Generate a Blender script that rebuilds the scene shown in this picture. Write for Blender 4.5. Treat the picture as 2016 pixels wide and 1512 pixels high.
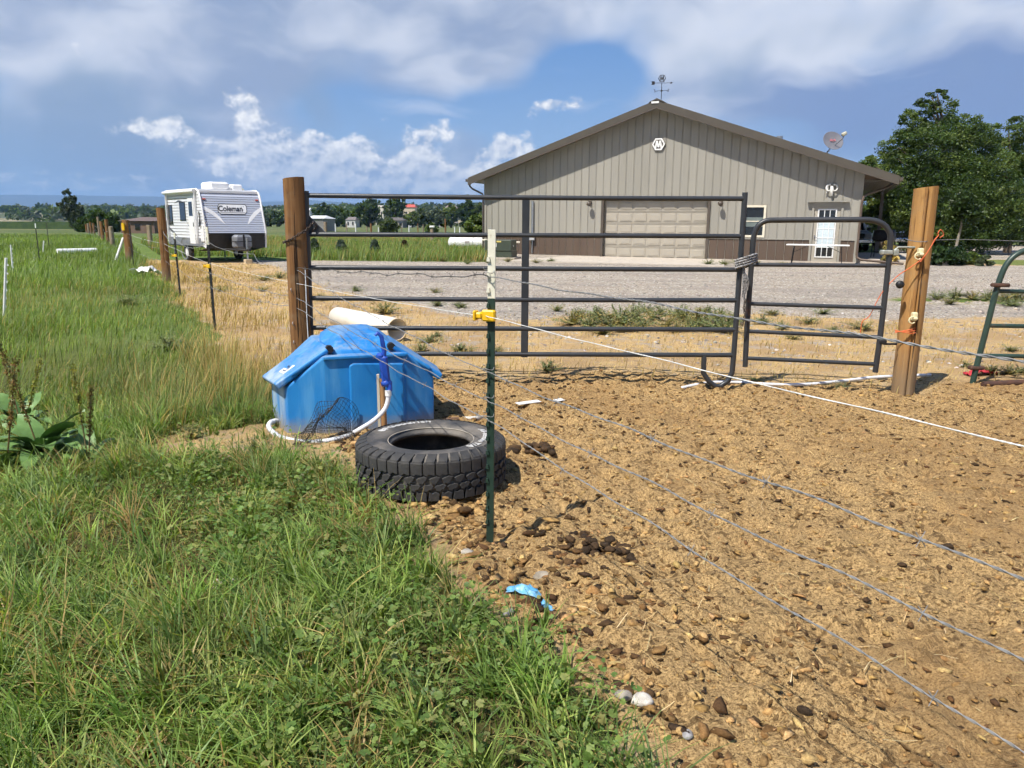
import bpy, bmesh, math, random
import numpy as np
from mathutils import Vector, Matrix, Euler
R = math.radians
random.seed(7); rng = np.random.default_rng(11)
for o in list(bpy.data.objects): bpy.data.objects.remove(o)
sc = bpy.context.scene
col = sc.collection

# ------------------------------------------------------------------ camera
EYE = 1.5; FPX = 1500.0; PITCH = 11.93; ROLL = 0.4
cam_d = bpy.data.cameras.new('camera'); cam = bpy.data.objects.new('camera', cam_d); col.objects.link(cam)
cam_d.sensor_width = 36.0; cam_d.lens = FPX / 2016 * 36.0
cam_d.clip_start = 0.05; cam_d.clip_end = 30000
cam.matrix_world = Matrix.Translation((0, 0, EYE)) @ Matrix.Rotation(R(90 - PITCH), 4, 'X') @ Matrix.Rotation(R(ROLL), 4, 'Z')
sc.camera = cam
sc.render.resolution_x = 1024; sc.render.resolution_y = 768

# ------------------------------------------------------------------ sun, sky, exposure
SUN_TO = Vector((-0.43, -0.46, 1.0)).normalized()          # direction towards the sun
SUN_EL = math.asin(SUN_TO.z); SUN_AZ = math.atan2(SUN_TO.x, SUN_TO.y)
sd = bpy.data.lights.new('sun', 'SUN'); sd.energy = 4.6; sd.angle = R(0.53); sd.color = (1.0, 0.95, 0.87)
sun = bpy.data.objects.new('sun', sd); col.objects.link(sun)
sun.rotation_euler = (-SUN_TO).to_track_quat('-Z', 'Y').to_euler(); sun.location = (-20, -20, 45)
sc.view_settings.view_transform = 'Standard'; sc.view_settings.look = 'None'
sc.view_settings.gamma = 1.0; sc.view_settings.exposure = 0.64
sc.view_settings.use_curve_mapping = False
sc.cycles.use_denoising = True
sc.cycles.use_adaptive_sampling = True; sc.cycles.adaptive_threshold = 0.045; sc.cycles.adaptive_min_samples = 12
sc.cycles.max_bounces = 6; sc.cycles.diffuse_bounces = 3; sc.cycles.glossy_bounces = 3
sc.cycles.transmission_bounces = 4; sc.cycles.transparent_max_bounces = 8; sc.cycles.volume_bounces = 0
sc.cycles.caustics_reflective = False; sc.cycles.caustics_refractive = False
sc.cycles.sample_clamp_indirect = 8.0

class NT:
    """small node-tree helper"""
    def __init__(s, tree, dim='3D'): s.t = tree; s.n = tree.nodes; s.l = tree.links; s.dim = dim
    def new(s, typ, **kw):
        nd = s.n.new(typ)
        for k, v in kw.items(): setattr(nd, k, v)
        return nd
    def link(s, a, b): s.l.new(a, b)
    def put(s, sock, v):
        if isinstance(v, bpy.types.NodeSocket): s.link(v, sock)
        elif v is not None:
            if isinstance(v, (tuple, list)) and len(v) == 3 and sock.type == 'RGBA': v = (*v, 1.0)
            sock.default_value = v
    def math(s, op, a, b=None, c=None, clamp=False):
        nd = s.new('ShaderNodeMath', operation=op, use_clamp=clamp)
        s.put(nd.inputs[0], a); s.put(nd.inputs[1], b)
        if c is not None: s.put(nd.inputs[2], c)
        return nd.outputs[0]
    def mix(s, f, a, b, blend='MIX'):
        nd = s.new('ShaderNodeMix', data_type='RGBA', blend_type=blend, clamp_factor=True)
        s.put(nd.inputs[0], f); s.put(nd.inputs[6], a); s.put(nd.inputs[7], b)
        return nd.outputs[2]
    def noise(s, vec, scale, detail=4, rough=0.55, dist=0.0, dim=None, out=0):
        dim = dim or s.dim
        nd = s.new('ShaderNodeTexNoise', noise_dimensions=dim)
        s.put(nd.inputs['Vector'], vec); s.put(nd.inputs['Scale'], scale); s.put(nd.inputs['Detail'], detail)
        s.put(nd.inputs['Roughness'], rough); s.put(nd.inputs['Distortion'], dist)
        return nd.outputs[out]
    def vor(s, vec, scale, feature='F1', out='Distance', rand=1.0):
        nd = s.new('ShaderNodeTexVoronoi', feature=feature, voronoi_dimensions=s.dim)
        s.put(nd.inputs['Vector'], vec); s.put(nd.inputs['Scale'], scale); nd.inputs['Randomness'].default_value = rand
        return nd.outputs[out]
    def ss(s, x, lo, hi):          # smoothstep map
        nd = s.new('ShaderNodeMapRange', interpolation_type='SMOOTHSTEP')
        s.put(nd.inputs[0], x); s.put(nd.inputs[1], lo); s.put(nd.inputs[2], hi)
        nd.inputs[3].default_value = 0.0; nd.inputs[4].default_value = 1.0
        return nd.outputs[0]
    def mapping(s, vec, scale=(1, 1, 1), loc=(0, 0, 0), rot=(0, 0, 0)):
        nd = s.new('ShaderNodeMapping')
        s.put(nd.inputs[0], vec); nd.inputs[1].default_value = loc; nd.inputs[2].default_value = rot; nd.inputs[3].default_value = scale
        return nd.outputs[0]
    def comb(s, x, y, z):
        nd = s.new('ShaderNodeCombineXYZ'); s.put(nd.inputs[0], x); s.put(nd.inputs[1], y); s.put(nd.inputs[2], z); return nd.outputs[0]
    def sep(s, v):
        nd = s.new('ShaderNodeSeparateXYZ'); s.put(nd.inputs[0], v); return nd.outputs

CU_LO, CU_HI = 0.655, 0.74
def build_world():
    w = bpy.data.worlds.new('World'); sc.world = w; w.use_nodes = True
    n = NT(w.node_tree, '2D'); n.n.clear()
    tc = n.new('ShaderNodeTexCoord').outputs['Generated']
    x, y, z = n.sep(tc)
    sky = n.new('ShaderNodeTexSky', sky_type='NISHITA', sun_disc=False)
    sky.sun_elevation = SUN_EL; sky.sun_rotation = SUN_AZ
    sky.altitude = 1500; sky.air_density = 1.0; sky.dust_density = 0.6; sky.ozone_density = 1.6
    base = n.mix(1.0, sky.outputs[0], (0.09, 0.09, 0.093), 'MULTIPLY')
    az = n.math('MULTIPLY', n.math('ARCTAN2', x, y), 57.2958)
    el = n.math('MULTIPLY', n.math('ARCSINE', z), 57.2958)
    ang = n.comb(n.math('MULTIPLY', az, 0.1), n.math('MULTIPLY', el, 0.1), 0.0)      # angular space, units of 10 degrees
    zz = n.math('MAXIMUM', n.math('ADD', z, 0.10), 0.03)
    pl = n.comb(n.math('DIVIDE', x, zz), n.math('DIVIDE', y, zz), 0.0)               # plane of a high cloud deck
    def blob(a0, e0, wa, we):
        ma = n.new('ShaderNodeVectorMath', operation='MULTIPLY_ADD'); n.put(ma.inputs[0], ang)
        ma.inputs[1].default_value = (10 / wa, 10 / we, 0); ma.inputs[2].default_value = (-a0 / wa, -e0 / we, 0)
        dt = n.new('ShaderNodeVectorMath', operation='DOT_PRODUCT'); n.link(ma.outputs[0], dt.inputs[0]); n.link(ma.outputs[0], dt.inputs[1])
        return n.math('POWER', 0.36788, dt.outputs['Value'])
    def add(*a):
        r = a[0]
        for b in a[1:]: r = n.math('ADD', r, b)
        return r
    def mul(a, k): return n.math('MULTIPLY', a, k)
    warp = n.new('ShaderNodeVectorMath', operation='ADD')
    n.put(warp.inputs[0], ang)
    wv = n.new('ShaderNodeVectorMath', operation='SCALE'); n.put(wv.inputs[0], n.noise(ang, 1.6, 2, 0.5, out=1)); wv.inputs['Scale'].default_value = 0.35
    n.link(wv.outputs[0], warp.inputs[1]); wang = warp.outputs[0]
    # air between the clouds: deep blue above, paler towards the horizon
    base = n.mix(0.6, base, n.mix(n.ss(el, 14.0, 0.0), n.mix(n.ss(el, 12.0, 45.0), (0.095, 0.240, 0.54), (0.04, 0.12, 0.36)), (0.25, 0.36, 0.55)))  # high sky out of view darkened further to cut fill light
    # high grey deck: broad, soft, with a few blue gaps
    nd_ = n.noise(n.mapping(wang, (0.8, 1.7, 1)), 1.0, 3, 0.45)
    deck = add(n.math('MULTIPLY_ADD', nd_, 0.8, 0.26), mul(n.ss(el, 4.0, 13.0), 0.22), mul(n.ss(el, 18.0, 45.0), -0.50),  # deck thinned above the view, also to reduce fill light
               mul(blob(5.2, 10.2, 3.3, 1.5), -0.85), mul(blob(-11.0, 7.8, 7.0, 1.7), -0.38), mul(blob(0.0, 7.6, 5.0, 1.3), -0.36), mul(blob(-22, 9.0, 8, 7), 0.16))
    deck_m = n.ss(deck, 0.48, 0.84)
    dl = n.noise(n.mapping(wang, (0.7, 1.6, 1)), 1.5, 4, 0.5)
    bright = n.ss(add(dl, mul(blob(11, 12.6, 8, 3.4), 0.36), mul(blob(23, 13.0, 11, 3.4), 0.30), mul(blob(-33, 10, 8, 4), 0.14), mul(blob(27, 6.0, 9, 3), -0.40)), 0.34, 0.86)
    dark_c = n.mix(n.ss(az, 8, 24), (0.265, 0.325, 0.460), (0.185, 0.255, 0.440))
    deck_c = n.mix(bright, dark_c, (0.60, 0.63, 0.70))
    c = n.mix(n.math('MULTIPLY', deck_m, 0.95), base, deck_c)
    # rain-grey wall on the left
    curt = n.math('MULTIPLY', n.ss(add(n.noise(n.mapping(wang, (1, .8, 1)), 1.4, 2, 0.5), mul(blob(-28, 5.2, 13, 5.2), 0.44)), 0.58, 0.95), 0.8)
    c = n.mix(curt, c, (0.225, 0.305, 0.435))
    # long thin streaks
    st = n.ss(add(n.noise(n.mapping(wang, (0.6, 3.6, 1)), 1.6, 3, 0.5), mul(blob(21, 9.4, 8, 0.8), 0.34), mul(blob(-5, 8.0, 6, 0.6), 0.24)), 0.66, 0.96)
    c = n.mix(n.math('MULTIPLY', st, 0.45), c, (0.56, 0.61, 0.72))
    # fair weather cumulus: billows with lit tops and grey-blue bases, in a band over the horizon
    def puff(v, scale):
        nd = n.new('ShaderNodeTexVoronoi', feature='F1', voronoi_dimensions='2D', normalize=True)
        n.put(nd.inputs['Vector'], v); nd.inputs['Scale'].default_value = scale; nd.inputs['Detail'].default_value = 3.0
        nd.inputs['Roughness'].default_value = 0.6; nd.inputs['Lacunarity'].default_value = 2.2
        return n.math('SUBTRACT', 1.0, nd.outputs['Distance'])
    v = n.mapping(ang, (1.0, 1.3, 1.0), (3.1, 2.2, 0))
    low_ = n.noise(v, 2.6, 4, 0.55)
    f0 = puff(v, 4.0); f1 = puff(n.mapping(v, (1, 1, 1), (-0.03, 0.05, 0)), 4.0)
    cov = add(mul(blob(-16.5, 4.3, 5.5, 2.0), 0.36), mul(blob(-8.0, 3.4, 8.0, 1.6), 0.32), mul(blob(-18.3, 7.2, 1.5, 1.5), 0.30), mul(blob(-24.5, 6.3, 3.2, 0.9), 0.26), mul(blob(2.6, 8.2, 2.8, 0.8), 0.34),
              mul(blob(-.3, 5.8, 2.4, 1.3), 0.30), mul(blob(-6.2, 6.2, 2.8, 1.4), 0.30), mul(blob(-28.5, 10.5, 1.3, 2.0), 0.22), mul(n.ss(el, 2.0, 7.5), -0.12), mul(n.ss(el, 9.5, 13.5), -0.40), mul(n.ss(az, 6, 14), -0.15))
    d = add(mul(f0, 0.34), mul(low_, 0.62), cov)
    relief = n.math('MULTIPLY_ADD', n.math('SUBTRACT', f0, f1), 3.0, n.math('MULTIPLY_ADD', low_, 0.9, 0.12), clamp=True)
    relief = n.math('MULTIPLY', relief, n.math('MULTIPLY_ADD', n.ss(d, CU_HI + 0.26, CU_HI), 0.40, 0.60))
    c = n.mix(n.math('MULTIPLY', n.ss(d, CU_LO - 0.03, CU_HI + 0.02), 0.92), c, n.mix(relief, (0.30, 0.37, 0.51), (0.92, 0.90, 0.86)))
    # small far ones along the horizon
    sm = n.noise(n.mapping(wang, (1.0, 2.2, 1.0), (8.3, 5.1, 0)), 5.0, 4, 0.55)
    m2 = n.ss(add(sm, mul(n.ss(el, 4.2, 0.8), 0.16), mul(n.ss(el, 2.6, 5.0), -0.40)), 0.54, 0.74)
    c = n.mix(n.math('MULTIPLY', m2, 0.65), c, (0.60, 0.63, 0.69))
    # soft milky band at the horizon itself
    c = n.mix(n.math('MULTIPLY', n.ss(el, 3.5, 0.0), 0.5), c, (0.28, 0.39, 0.58))
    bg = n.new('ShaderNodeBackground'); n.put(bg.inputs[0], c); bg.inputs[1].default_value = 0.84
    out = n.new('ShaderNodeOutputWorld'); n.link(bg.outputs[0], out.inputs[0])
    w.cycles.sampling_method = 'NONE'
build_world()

# ------------------------------------------------------------------ pixel -> place helpers (photo is 2016 x 1512)
def _ray(px, py):
    x = px - 1008; y = 756 - py; c, s = math.cos(R(ROLL)), math.sin(R(ROLL))
    x, y = (c * x - s * y) / FPX, (s * x + c * y) / FPX
    p = R(PITCH)
    return Vector((x, math.cos(p) + y * math.sin(p), -math.sin(p) + y * math.cos(p)))
def G(px, py, z=0.0):
    d = _ray(px, py); t = (z - EYE) / d.z
    return Vector((0, 0, EYE)) + d * t
def D(px, py, Y):
    d = _ray(px, py); return Vector((0, 0, EYE)) + d * (Y / d.y)

# ------------------------------------------------------------------ object helpers
def tag(o, label=None, cat=None, group=None, kind=None):
    if label: o['label'] = label
    if cat: o['category'] = cat
    if group: o['group'] = group
    if kind: o['kind'] = kind
    return o
def empty(name, loc=(0, 0, 0), rz=0.0, label=None, cat=None, group=None):
    o = bpy.data.objects.new(name, None); col.objects.link(o); o.location = loc; o.rotation_euler = (0, 0, rz)
    o.empty_display_size = 0.1
    return tag(o, label, cat, group)
def copy_tree(o, parent=None):
    c = o.copy(); col.objects.link(c)
    if parent is not None: c.parent = parent
    for ch in o.children: copy_tree(ch, c)
    return c

class MB:
    """mesh builder: collects shapes, links them as one mesh object"""
    def __init__(s): s.v = []; s.f = []; s.m = []; s.sm = []
    def add(s, verts, faces, mi=0, smooth=False):
        b = len(s.v); s.v.extend([tuple(q) for q in verts])
        for f in faces: s.f.append([i + b for i in f]); s.m.append(mi); s.sm.append(smooth)
        return s
    def box(s, c, size, rot=None, mi=0):
        hx, hy, hz = size[0] / 2, size[1] / 2, size[2] / 2
        vs = [Vector((sx * hx, sy * hy, sz * hz)) for sz in (-1, 1) for sy in (-1, 1) for sx in (-1, 1)]
        if rot is not None:
            M = Euler(rot).to_matrix() if not isinstance(rot, Matrix) else rot
            vs = [M @ q for q in vs]
        vs = [q + Vector(c) for q in vs]
        return s.add(vs, [(0, 2, 3, 1), (4, 5, 7, 6), (0, 1, 5, 4), (2, 6, 7, 3), (0, 4, 6, 2), (1, 3, 7, 5)], mi)
    def bb(s, x0, x1, y0, y1, z0, z1, mi=0):
        return s.box(((x0 + x1) / 2, (y0 + y1) / 2, (z0 + z1) / 2), (x1 - x0, y1 - y0, z1 - z0), None, mi)
    def cbox(s, c, size, ch, rot=None, mi=0):      # box with chamfered vertical + horizontal edges
        hx, hy, hz = [q / 2 for q in size]; ch = min(ch, hx * .9, hy * .9, hz * .9)
        ring = [(hx - ch, -hy), (hx, -hy + ch), (hx, hy - ch), (hx - ch, hy), (-hx + ch, hy), (-hx, hy - ch), (-hx, -hy + ch), (-hx + ch, -hy)]
        def sc_(k): return [(math.copysign(max(abs(a) - k, 0.0), a), math.copysign(max(abs(b) - k, 0.0), b)) for a, b in ring]
        lv = [(-hz, sc_(ch * .7)), (-hz + ch, ring), (hz - ch, ring), (hz, sc_(ch * .7))]
        vs = [Vector((a, b, zz)) for zz, rr in lv for a, b in rr]
        if rot is not None:
            M = Euler(rot).to_matrix() if not isinstance(rot, Matrix) else rot
            vs = [M @ q for q in vs]
        vs = [q + Vector(c) for q in vs]
        fs = []
        for k in range(3):
            for i in range(8): fs.append((k * 8 + i, k * 8 + (i + 1) % 8, k * 8 + 8 + (i + 1) % 8, k * 8 + 8 + i))
        fs.append(tuple(range(7, -1, -1))); fs.append(tuple(range(24, 32)))
        return s.add(vs, fs, mi)
    def tube(s, path, r, n=8, caps=True, mi=0, smooth=True, closed=False):
        path = [Vector(q) for q in path]; m = len(path)
        rs = r if hasattr(r, '__len__') else [r] * m
        rings = []; up = None
        for i in range(m):
            if closed: t = path[(i + 1) % m] - path[i - 1]
            else: t = path[min(i + 1, m - 1)] - path[max(i - 1, 0)]
            if t.length < 1e-9: t = Vector((0, 0, 1))
            t.normalize()
            if up is None:
                up = Vector((0, 0, 1)) if abs(t.z) < 0.9 else Vector((1, 0, 0))
            a = t.cross(up)
            if a.length < 1e-6: a = t.cross(Vector((0.3, 1, 0.2)))
            a.normalize(); b = a.cross(t).normalized(); up = b
            rings.append([path[i] + (a * math.cos(2 * math.pi * k / n) + b * math.sin(2 * math.pi * k / n)) * rs[i] for k in range(n)])
        vs = [q for rr in rings for q in rr]; fs = []
        for i in range(m if closed else m - 1):
            j = (i + 1) % m
            for k in range(n): fs.append((i * n + k, i * n + (k + 1) % n, j * n + (k + 1) % n, j * n + k))
        s.add(vs, fs, mi, smooth)
        if caps and not closed:
            s.add(rings[0], [tuple(range(n - 1, -1, -1))], mi); s.add(rings[-1], [tuple(range(n))], mi)
        return s
    def lathe(s, prof, n=32, c=(0, 0, 0), axis='Z', mi=0, smooth=True, close=False):
        vs = []; m = len(prof)
        for k in range(n):
            a = 2 * math.pi * k / n
            for r, z in prof:
                q = (r * math.cos(a), r * math.sin(a), z)
                if axis == 'X': q = (z, r * math.cos(a), r * math.sin(a))
                if axis == 'Y': q = (r * math.cos(a), z, r * math.sin(a))
                vs.append((q[0] + c[0], q[1] + c[1], q[2] + c[2]))
        fs = []
        for k in range(n):
            k2 = (k + 1) % n
            for i in range(m if close else m - 1):
                j = (i + 1) % m
                fs.append((k * m + i, k2 * m + i, k2 * m + j, k * m + j))
        return s.add(vs, fs, mi, smooth)
    def prism(s, poly, y0, y1, M=None, mi=0):        # polygon in local xz, extruded along y
        n = len(poly)
        vs = [Vector((a, y0, b)) for a, b in poly] + [Vector((a, y1, b)) for a, b in poly]
        if M is not None: vs = [M @ q for q in vs]
        fs = [tuple(range(n)), tuple(range(2 * n - 1, n - 1, -1))] + [(i, i + n, (i + 1) % n + n, (i + 1) % n) for i in range(n)]
        return s.add(vs, fs, mi)
    def slab(s, poly, z0, z1, mi=0):                 # polygon in xy, extruded along z
        n = len(poly)
        vs = [(a, b, z0) for a, b in poly] + [(a, b, z1) for a, b in poly]
        fs = [tuple(range(n - 1, -1, -1)), tuple(range(n, 2 * n))] + [(i, (i + 1) % n, (i + 1) % n + n, i + n) for i in range(n)]
        return s.add(vs, fs, mi)
    def build(s, name, mat, parent=None, loc=None, bevel=0.0, seg=2, fix=True, **tags):
        me = bpy.data.meshes.new(name); me.from_pydata(s.v, [], s.f)
        mats = mat if isinstance(mat, (list, tuple)) else [mat]
        for q in mats: me.materials.append(q)
        me.polygons.foreach_set('material_index', s.m); me.polygons.foreach_set('use_smooth', s.sm)
        if fix:
            bm = bmesh.new(); bm.from_mesh(me); bmesh.ops.recalc_face_normals(bm, faces=bm.faces[:]); bm.to_mesh(me); bm.free()
        me.update()
        o = bpy.data.objects.new(name, me); col.objects.link(o)
        if parent is not None: o.parent = parent
        if loc is not None: o.location = loc
        if bevel > 0:
            md = o.modifiers.new('bevel', 'BEVEL'); md.width = bevel; md.segments = seg; md.limit_method = 'ANGLE'; md.angle_limit = R(35)
        tag(o, **tags)
        return o

def np_mesh(name, v, f, mat, colr=None, smooth=False, parent=None, **tags):
    """fast mesh from numpy arrays; f is (n,3) or (n,4) or a list of both"""
    me = bpy.data.meshes.new(name)
    fl = f if isinstance(f, list) else [f]
    fl = [np.asarray(q, dtype=np.int32) for q in fl if len(q)]
    loops = np.concatenate([q.ravel() for q in fl]); cnt = np.concatenate([np.full(len(q), q.shape[1], np.int32) for q in fl])
    st = np.concatenate([[0], np.cumsum(cnt)[:-1]]).astype(np.int32)
    me.vertices.add(len(v)); me.vertices.foreach_set('co', np.asarray(v, np.float32).ravel())
    me.loops.add(len(loops)); me.loops.foreach_set('vertex_index', loops)
    me.polygons.add(len(cnt)); me.polygons.foreach_set('loop_start', st); me.polygons.foreach_set('loop_total', cnt)
    if smooth: me.polygons.foreach_set('use_smooth', np.ones(len(cnt), bool))
    me.update(calc_edges=True)
    for q in (mat if isinstance(mat, (list, tuple)) else [mat]): me.materials.append(q)
    if colr is not None:
        at = me.color_attributes.new('tint', 'FLOAT_COLOR', 'POINT')
        c4 = np.ones((len(v), 4), np.float32); c4[:, :3] = colr; at.data.foreach_set('color', c4.ravel())
    o = bpy.data.objects.new(name, me); col.objects.link(o)
    if parent is not None: o.parent = parent
    tag(o, **tags)
    return o

# ------------------------------------------------------------------ numpy noise
def _h(ix, iy, seed):
    n = (ix.astype(np.int64) * 374761393 + iy.astype(np.int64) * 668265263 + seed * 974634777) & 0xFFFFFFFF
    n = ((n ^ (n >> 13)) * 1274126177) & 0xFFFFFFFF
    return ((n ^ (n >> 16)) & 0xFFFF) / 65535.0
def vnoise(x, y, seed=0):
    x = np.asarray(x, float); y = np.asarray(y, float)
    ix = np.floor(x).astype(np.int64); iy = np.floor(y).astype(np.int64); fx = x - ix; fy = y - iy
    fx = fx * fx * (3 - 2 * fx); fy = fy * fy * (3 - 2 * fy)
    a = _h(ix, iy, seed); b = _h(ix + 1, iy, seed); c = _h(ix, iy + 1, seed); d = _h(ix + 1, iy + 1, seed)
    return (a * (1 - fx) + b * fx) * (1 - fy) + (c * (1 - fx) + d * fx) * fy
def fbm(x, y, oct=4, seed=0, gain=0.5):
    s = 0; a = 1; t = 0
    for k in range(oct):
        s = s + a * vnoise(x * 2 ** k, y * 2 ** k, seed + k * 17); t += a; a *= gain
    return s / t
def sst(x, a, b):
    t = np.clip((x - a) / (b - a), 0, 1); return t * t * (3 - 2 * t)

# ------------------------------------------------------------------ materials
MATS = {}
def pm(name, c1, c2=None, scale=6.0, rough=0.6, bump=0.0, bscale=40.0, metal=0.0, stretch=(1, 1, 1), detail=5, contrast=(0.35, 0.65),
       c3=None, scale3=2.0, lim3=(0.6, 0.75), spec=0.5, coat=0.0, rvar=0.0, bstretch=None, coord='Object', bdist=0.01):
    """procedural Principled: two-tone noise, optional third stain tone, bump"""
    m = bpy.data.materials.new(name); m.use_nodes = True; n = NT(m.node_tree); b = n.n['Principled BSDF']
    tc = n.new('ShaderNodeTexCoord').outputs[coord]
    v = n.mapping(tc, stretch)
    if c2 is None: c2 = tuple(q * 0.82 for q in c1)
    f = n.ss(n.noise(v, scale, detail, 0.6), contrast[0], contrast[1])
    c = n.mix(f, c1, c2)
    if c3 is not None: c = n.mix(n.ss(n.noise(n.mapping(tc, stretch, (3.1, 1.7, 5.5)), scale3, 6, 0.65), lim3[0], lim3[1]), c, c3)
    n.put(b.inputs['Base Color'], c)
    n.put(b.inputs['Roughness'], n.math('ADD', rough, n.math('MULTIPLY', n.math('SUBTRACT', f, 0.5), rvar)) if rvar else rough)
    b.inputs['Metallic'].default_value = metal; b.inputs['Specular IOR Level'].default_value = spec
    if coat: b.inputs['Coat Weight'].default_value = coat
    if bump:
        bp = n.new('ShaderNodeBump'); bp.inputs['Strength'].default_value = bump; bp.inputs['Distance'].default_value = bdist
        n.put(bp.inputs['Height'], n.noise(n.mapping(tc, bstretch or stretch), bscale, 6, 0.65)); n.link(bp.outputs[0], b.inputs['Normal'])
    MATS[name] = m
    return m
def leafmat(name, trans=0.35, rough=0.55, spec=0.3, vary=0.25):
    """foliage: tint attribute, translucency"""
    m = bpy.data.materials.new(name); m.use_nodes = True; n = NT(m.node_tree); b = n.n['Principled BSDF']; out = n.n['Material Output']
    at = n.new('ShaderNodeVertexColor'); at.layer_name = 'tint'
    tc = n.new('ShaderNodeTexCoord').outputs['Object']
    c = n.mix(n.math('MULTIPLY', n.noise(tc, 1.7, 3), vary), at.outputs[0], n.mix(1.0, at.outputs[0], (1.25, 1.12, 0.7), 'MULTIPLY'))
    n.put(b.inputs['Base Color'], c); b.inputs['Roughness'].default_value = rough; b.inputs['Specular IOR Level'].default_value = spec
    tr = n.new('ShaderNodeBsdfTranslucent'); n.put(tr.inputs[0], n.mix(1.0, c, (1.35, 1.45, 0.6), 'MULTIPLY'))
    mx = n.new('ShaderNodeMixShader'); mx.inputs[0].default_value = trans
    n.link(b.outputs[0], mx.inputs[1]); n.link(tr.outputs[0], mx.inputs[2]); n.link(mx.outputs[0], out.inputs[0])
    return m
# ================================================================== GROUND
TP = (-0.10, 3.39)                                            # foot of the near T-post
def fence_s(x, y): return (x - TP[0]) * 0.887 + (y - TP[1]) * 0.462      # distance from the fence line, corral side positive
def fence_pt(t): return Vector((TP[0] - 0.462 * t, TP[1] + 0.887 * t, 0))  # t metres along the fence away from the near post

def zones(x, y):
    """weights: manure, green, gravel, straw (each 0..1, sum about 1)"""
    s = fence_s(x, y)
    e = (fbm(x * 1.3, y * 1.3, 4, 3) - 0.5) * 0.9
    e2 = (fbm(x * 0.35, y * 0.35, 4, 9) - 0.5)
    e3 = (fbm(x * 3.1, y * 3.1, 4, 21) - 0.5)
    green = 1 - sst(s + e * 0.75 + e3 * 0.25 + 0.30, -0.12, 0.14)
    # dry strip along the farther fence
    dry = sst(y, 6.6, 9.5) * sst(s + e2 * 1.4, -0.7, 0.1)
    green = green * (1 - dry * 0.92)
    # bare earth beside the waterer and the tyre
    bare = 1.35 * np.exp(-(((x + 1.85) / 0.75) ** 2 + ((y - 4.95) / 0.50) ** 2)) + 1.1 * np.exp(-(((x + 1.15) / 0.5) ** 2 + ((y - 4.95) / 0.22) ** 2)) + np.exp(-(((x + 0.55) / 0.5) ** 2 + ((y - 3.62) / 0.16) ** 2))
    green = green * (1 - np.clip(sst(bare + e3 * 0.7, 0.35, 0.75), 0, 1) * 0.92)
    man = sst(s + e * 0.35 + 0.22, -0.05, 0.12) * (1 - sst(y + e * 2.2, 6.6, 8.2))
    near = 12.6 - 0.02 * x + e2 * 3.2
    far = np.where(x < -1.0, 30.0, np.where(x < 14.5, 60.0, 30.0)) + e2 * 1.5
    grav = sst(y - near, -0.5, 0.9) * sst(s + e2 * 1.5, 2.6, 3.6) * (1 - sst(y - far, -0.4, 0.5))
    road = sst(y, 34, 36.5) * (1 - sst(y, 62, 65)) * sst(x - 0.42 * y - e2, 2.0, 4.2)
    grav = np.maximum(grav, road)
    fld = sst(y, 28.6 + e2 * 2, 31.0 + e2 * 2) * (1 - grav) * np.where((x > -1.0) & (x < 20) & (y < 60), 0.35, 1.0)
    strip = np.exp(-(((y - 15.6) / 0.9) ** 2)) * sst(x, 7.0, 8.5) * sst(e3 + 0.5, 0.3, 0.5)
    green = np.maximum(np.maximum(green, fld), strip * 0.9)
    grav = grav * (1 - strip * 0.9)
    man = man * (1 - green) * (1 - grav)
    straw = np.clip(1 - man - green - grav, 0, 1)
    return man, green, grav, straw

def worley(x, y, seed):
    ix = np.floor(x).astype(np.int64); iy = np.floor(y).astype(np.int64); best = np.full(np.shape(x), 9.0)
    for a in (-1, 0, 1):
        for b in (-1, 0, 1):
            cx = ix + a + _h(ix + a, iy + b, seed); cy = iy + b + _h(ix + a, iy + b, seed + 5)
            best = np.minimum(best, np.hypot(x - cx, (y - cy) * 0.8))
    return best
def hgt(x, y):
    x = np.asarray(x, float); y = np.asarray(y, float)
    man, green, grav, straw = zones(x, y)
    nearf = np.exp(-np.maximum(np.hypot(x, y - 3) - 4, 0) / 6.0)
    h = (fbm(x * 0.8, y * 0.8, 3, 5) - 0.5) * 0.06 * (1 - sst(y, 20, 60))
    lump = fbm(x * 9, y * 9, 4, 31, 0.6); clod = np.abs(fbm(x * 22, y * 22, 3, 41, 0.55) - 0.5) * 2
    pit = worley(x * 5.5, y * 5.5, 71); h = h - man * 0.024 * (1 - sst(pit, 0.10, 0.42)) * (vnoise(x * 1.7, y * 1.7, 83) > 0.35) + man * 0.012 * np.exp(-((pit - 0.5) / 0.1) ** 2)
    clump = fbm(x * 14, y * 14, 3, 61, 0.6); h = h + man * ((lump - 0.5) * 0.038 + (0.5 - clod) * 0.026 + np.maximum(clump - 0.55, 0) * 0.09)
    h = h + straw * (lump - 0.5) * 0.03 * nearf + green * (lump - 0.5) * 0.05 * nearf + grav * (lump - .5) * 0.02
    h = h + np.exp(-(((x - 1.1) / 0.55) ** 2 + ((y - 7.5) / 0.9) ** 2)) * 0.06          # small hump behind the gate
    h = h + np.exp(-(((x + 1.9) / 0.6) ** 2 + ((y - 5.0) / 0.5) ** 2)) * 0.05           # earth banked beside the waterer
    h = h * np.where((y > 26) & (y < 60) & (x > -8) & (x < 22), 0.25, 1.0)
    return h
def hz(x, y): return float(hgt(np.array([x]), np.array([y]))[0])

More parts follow.
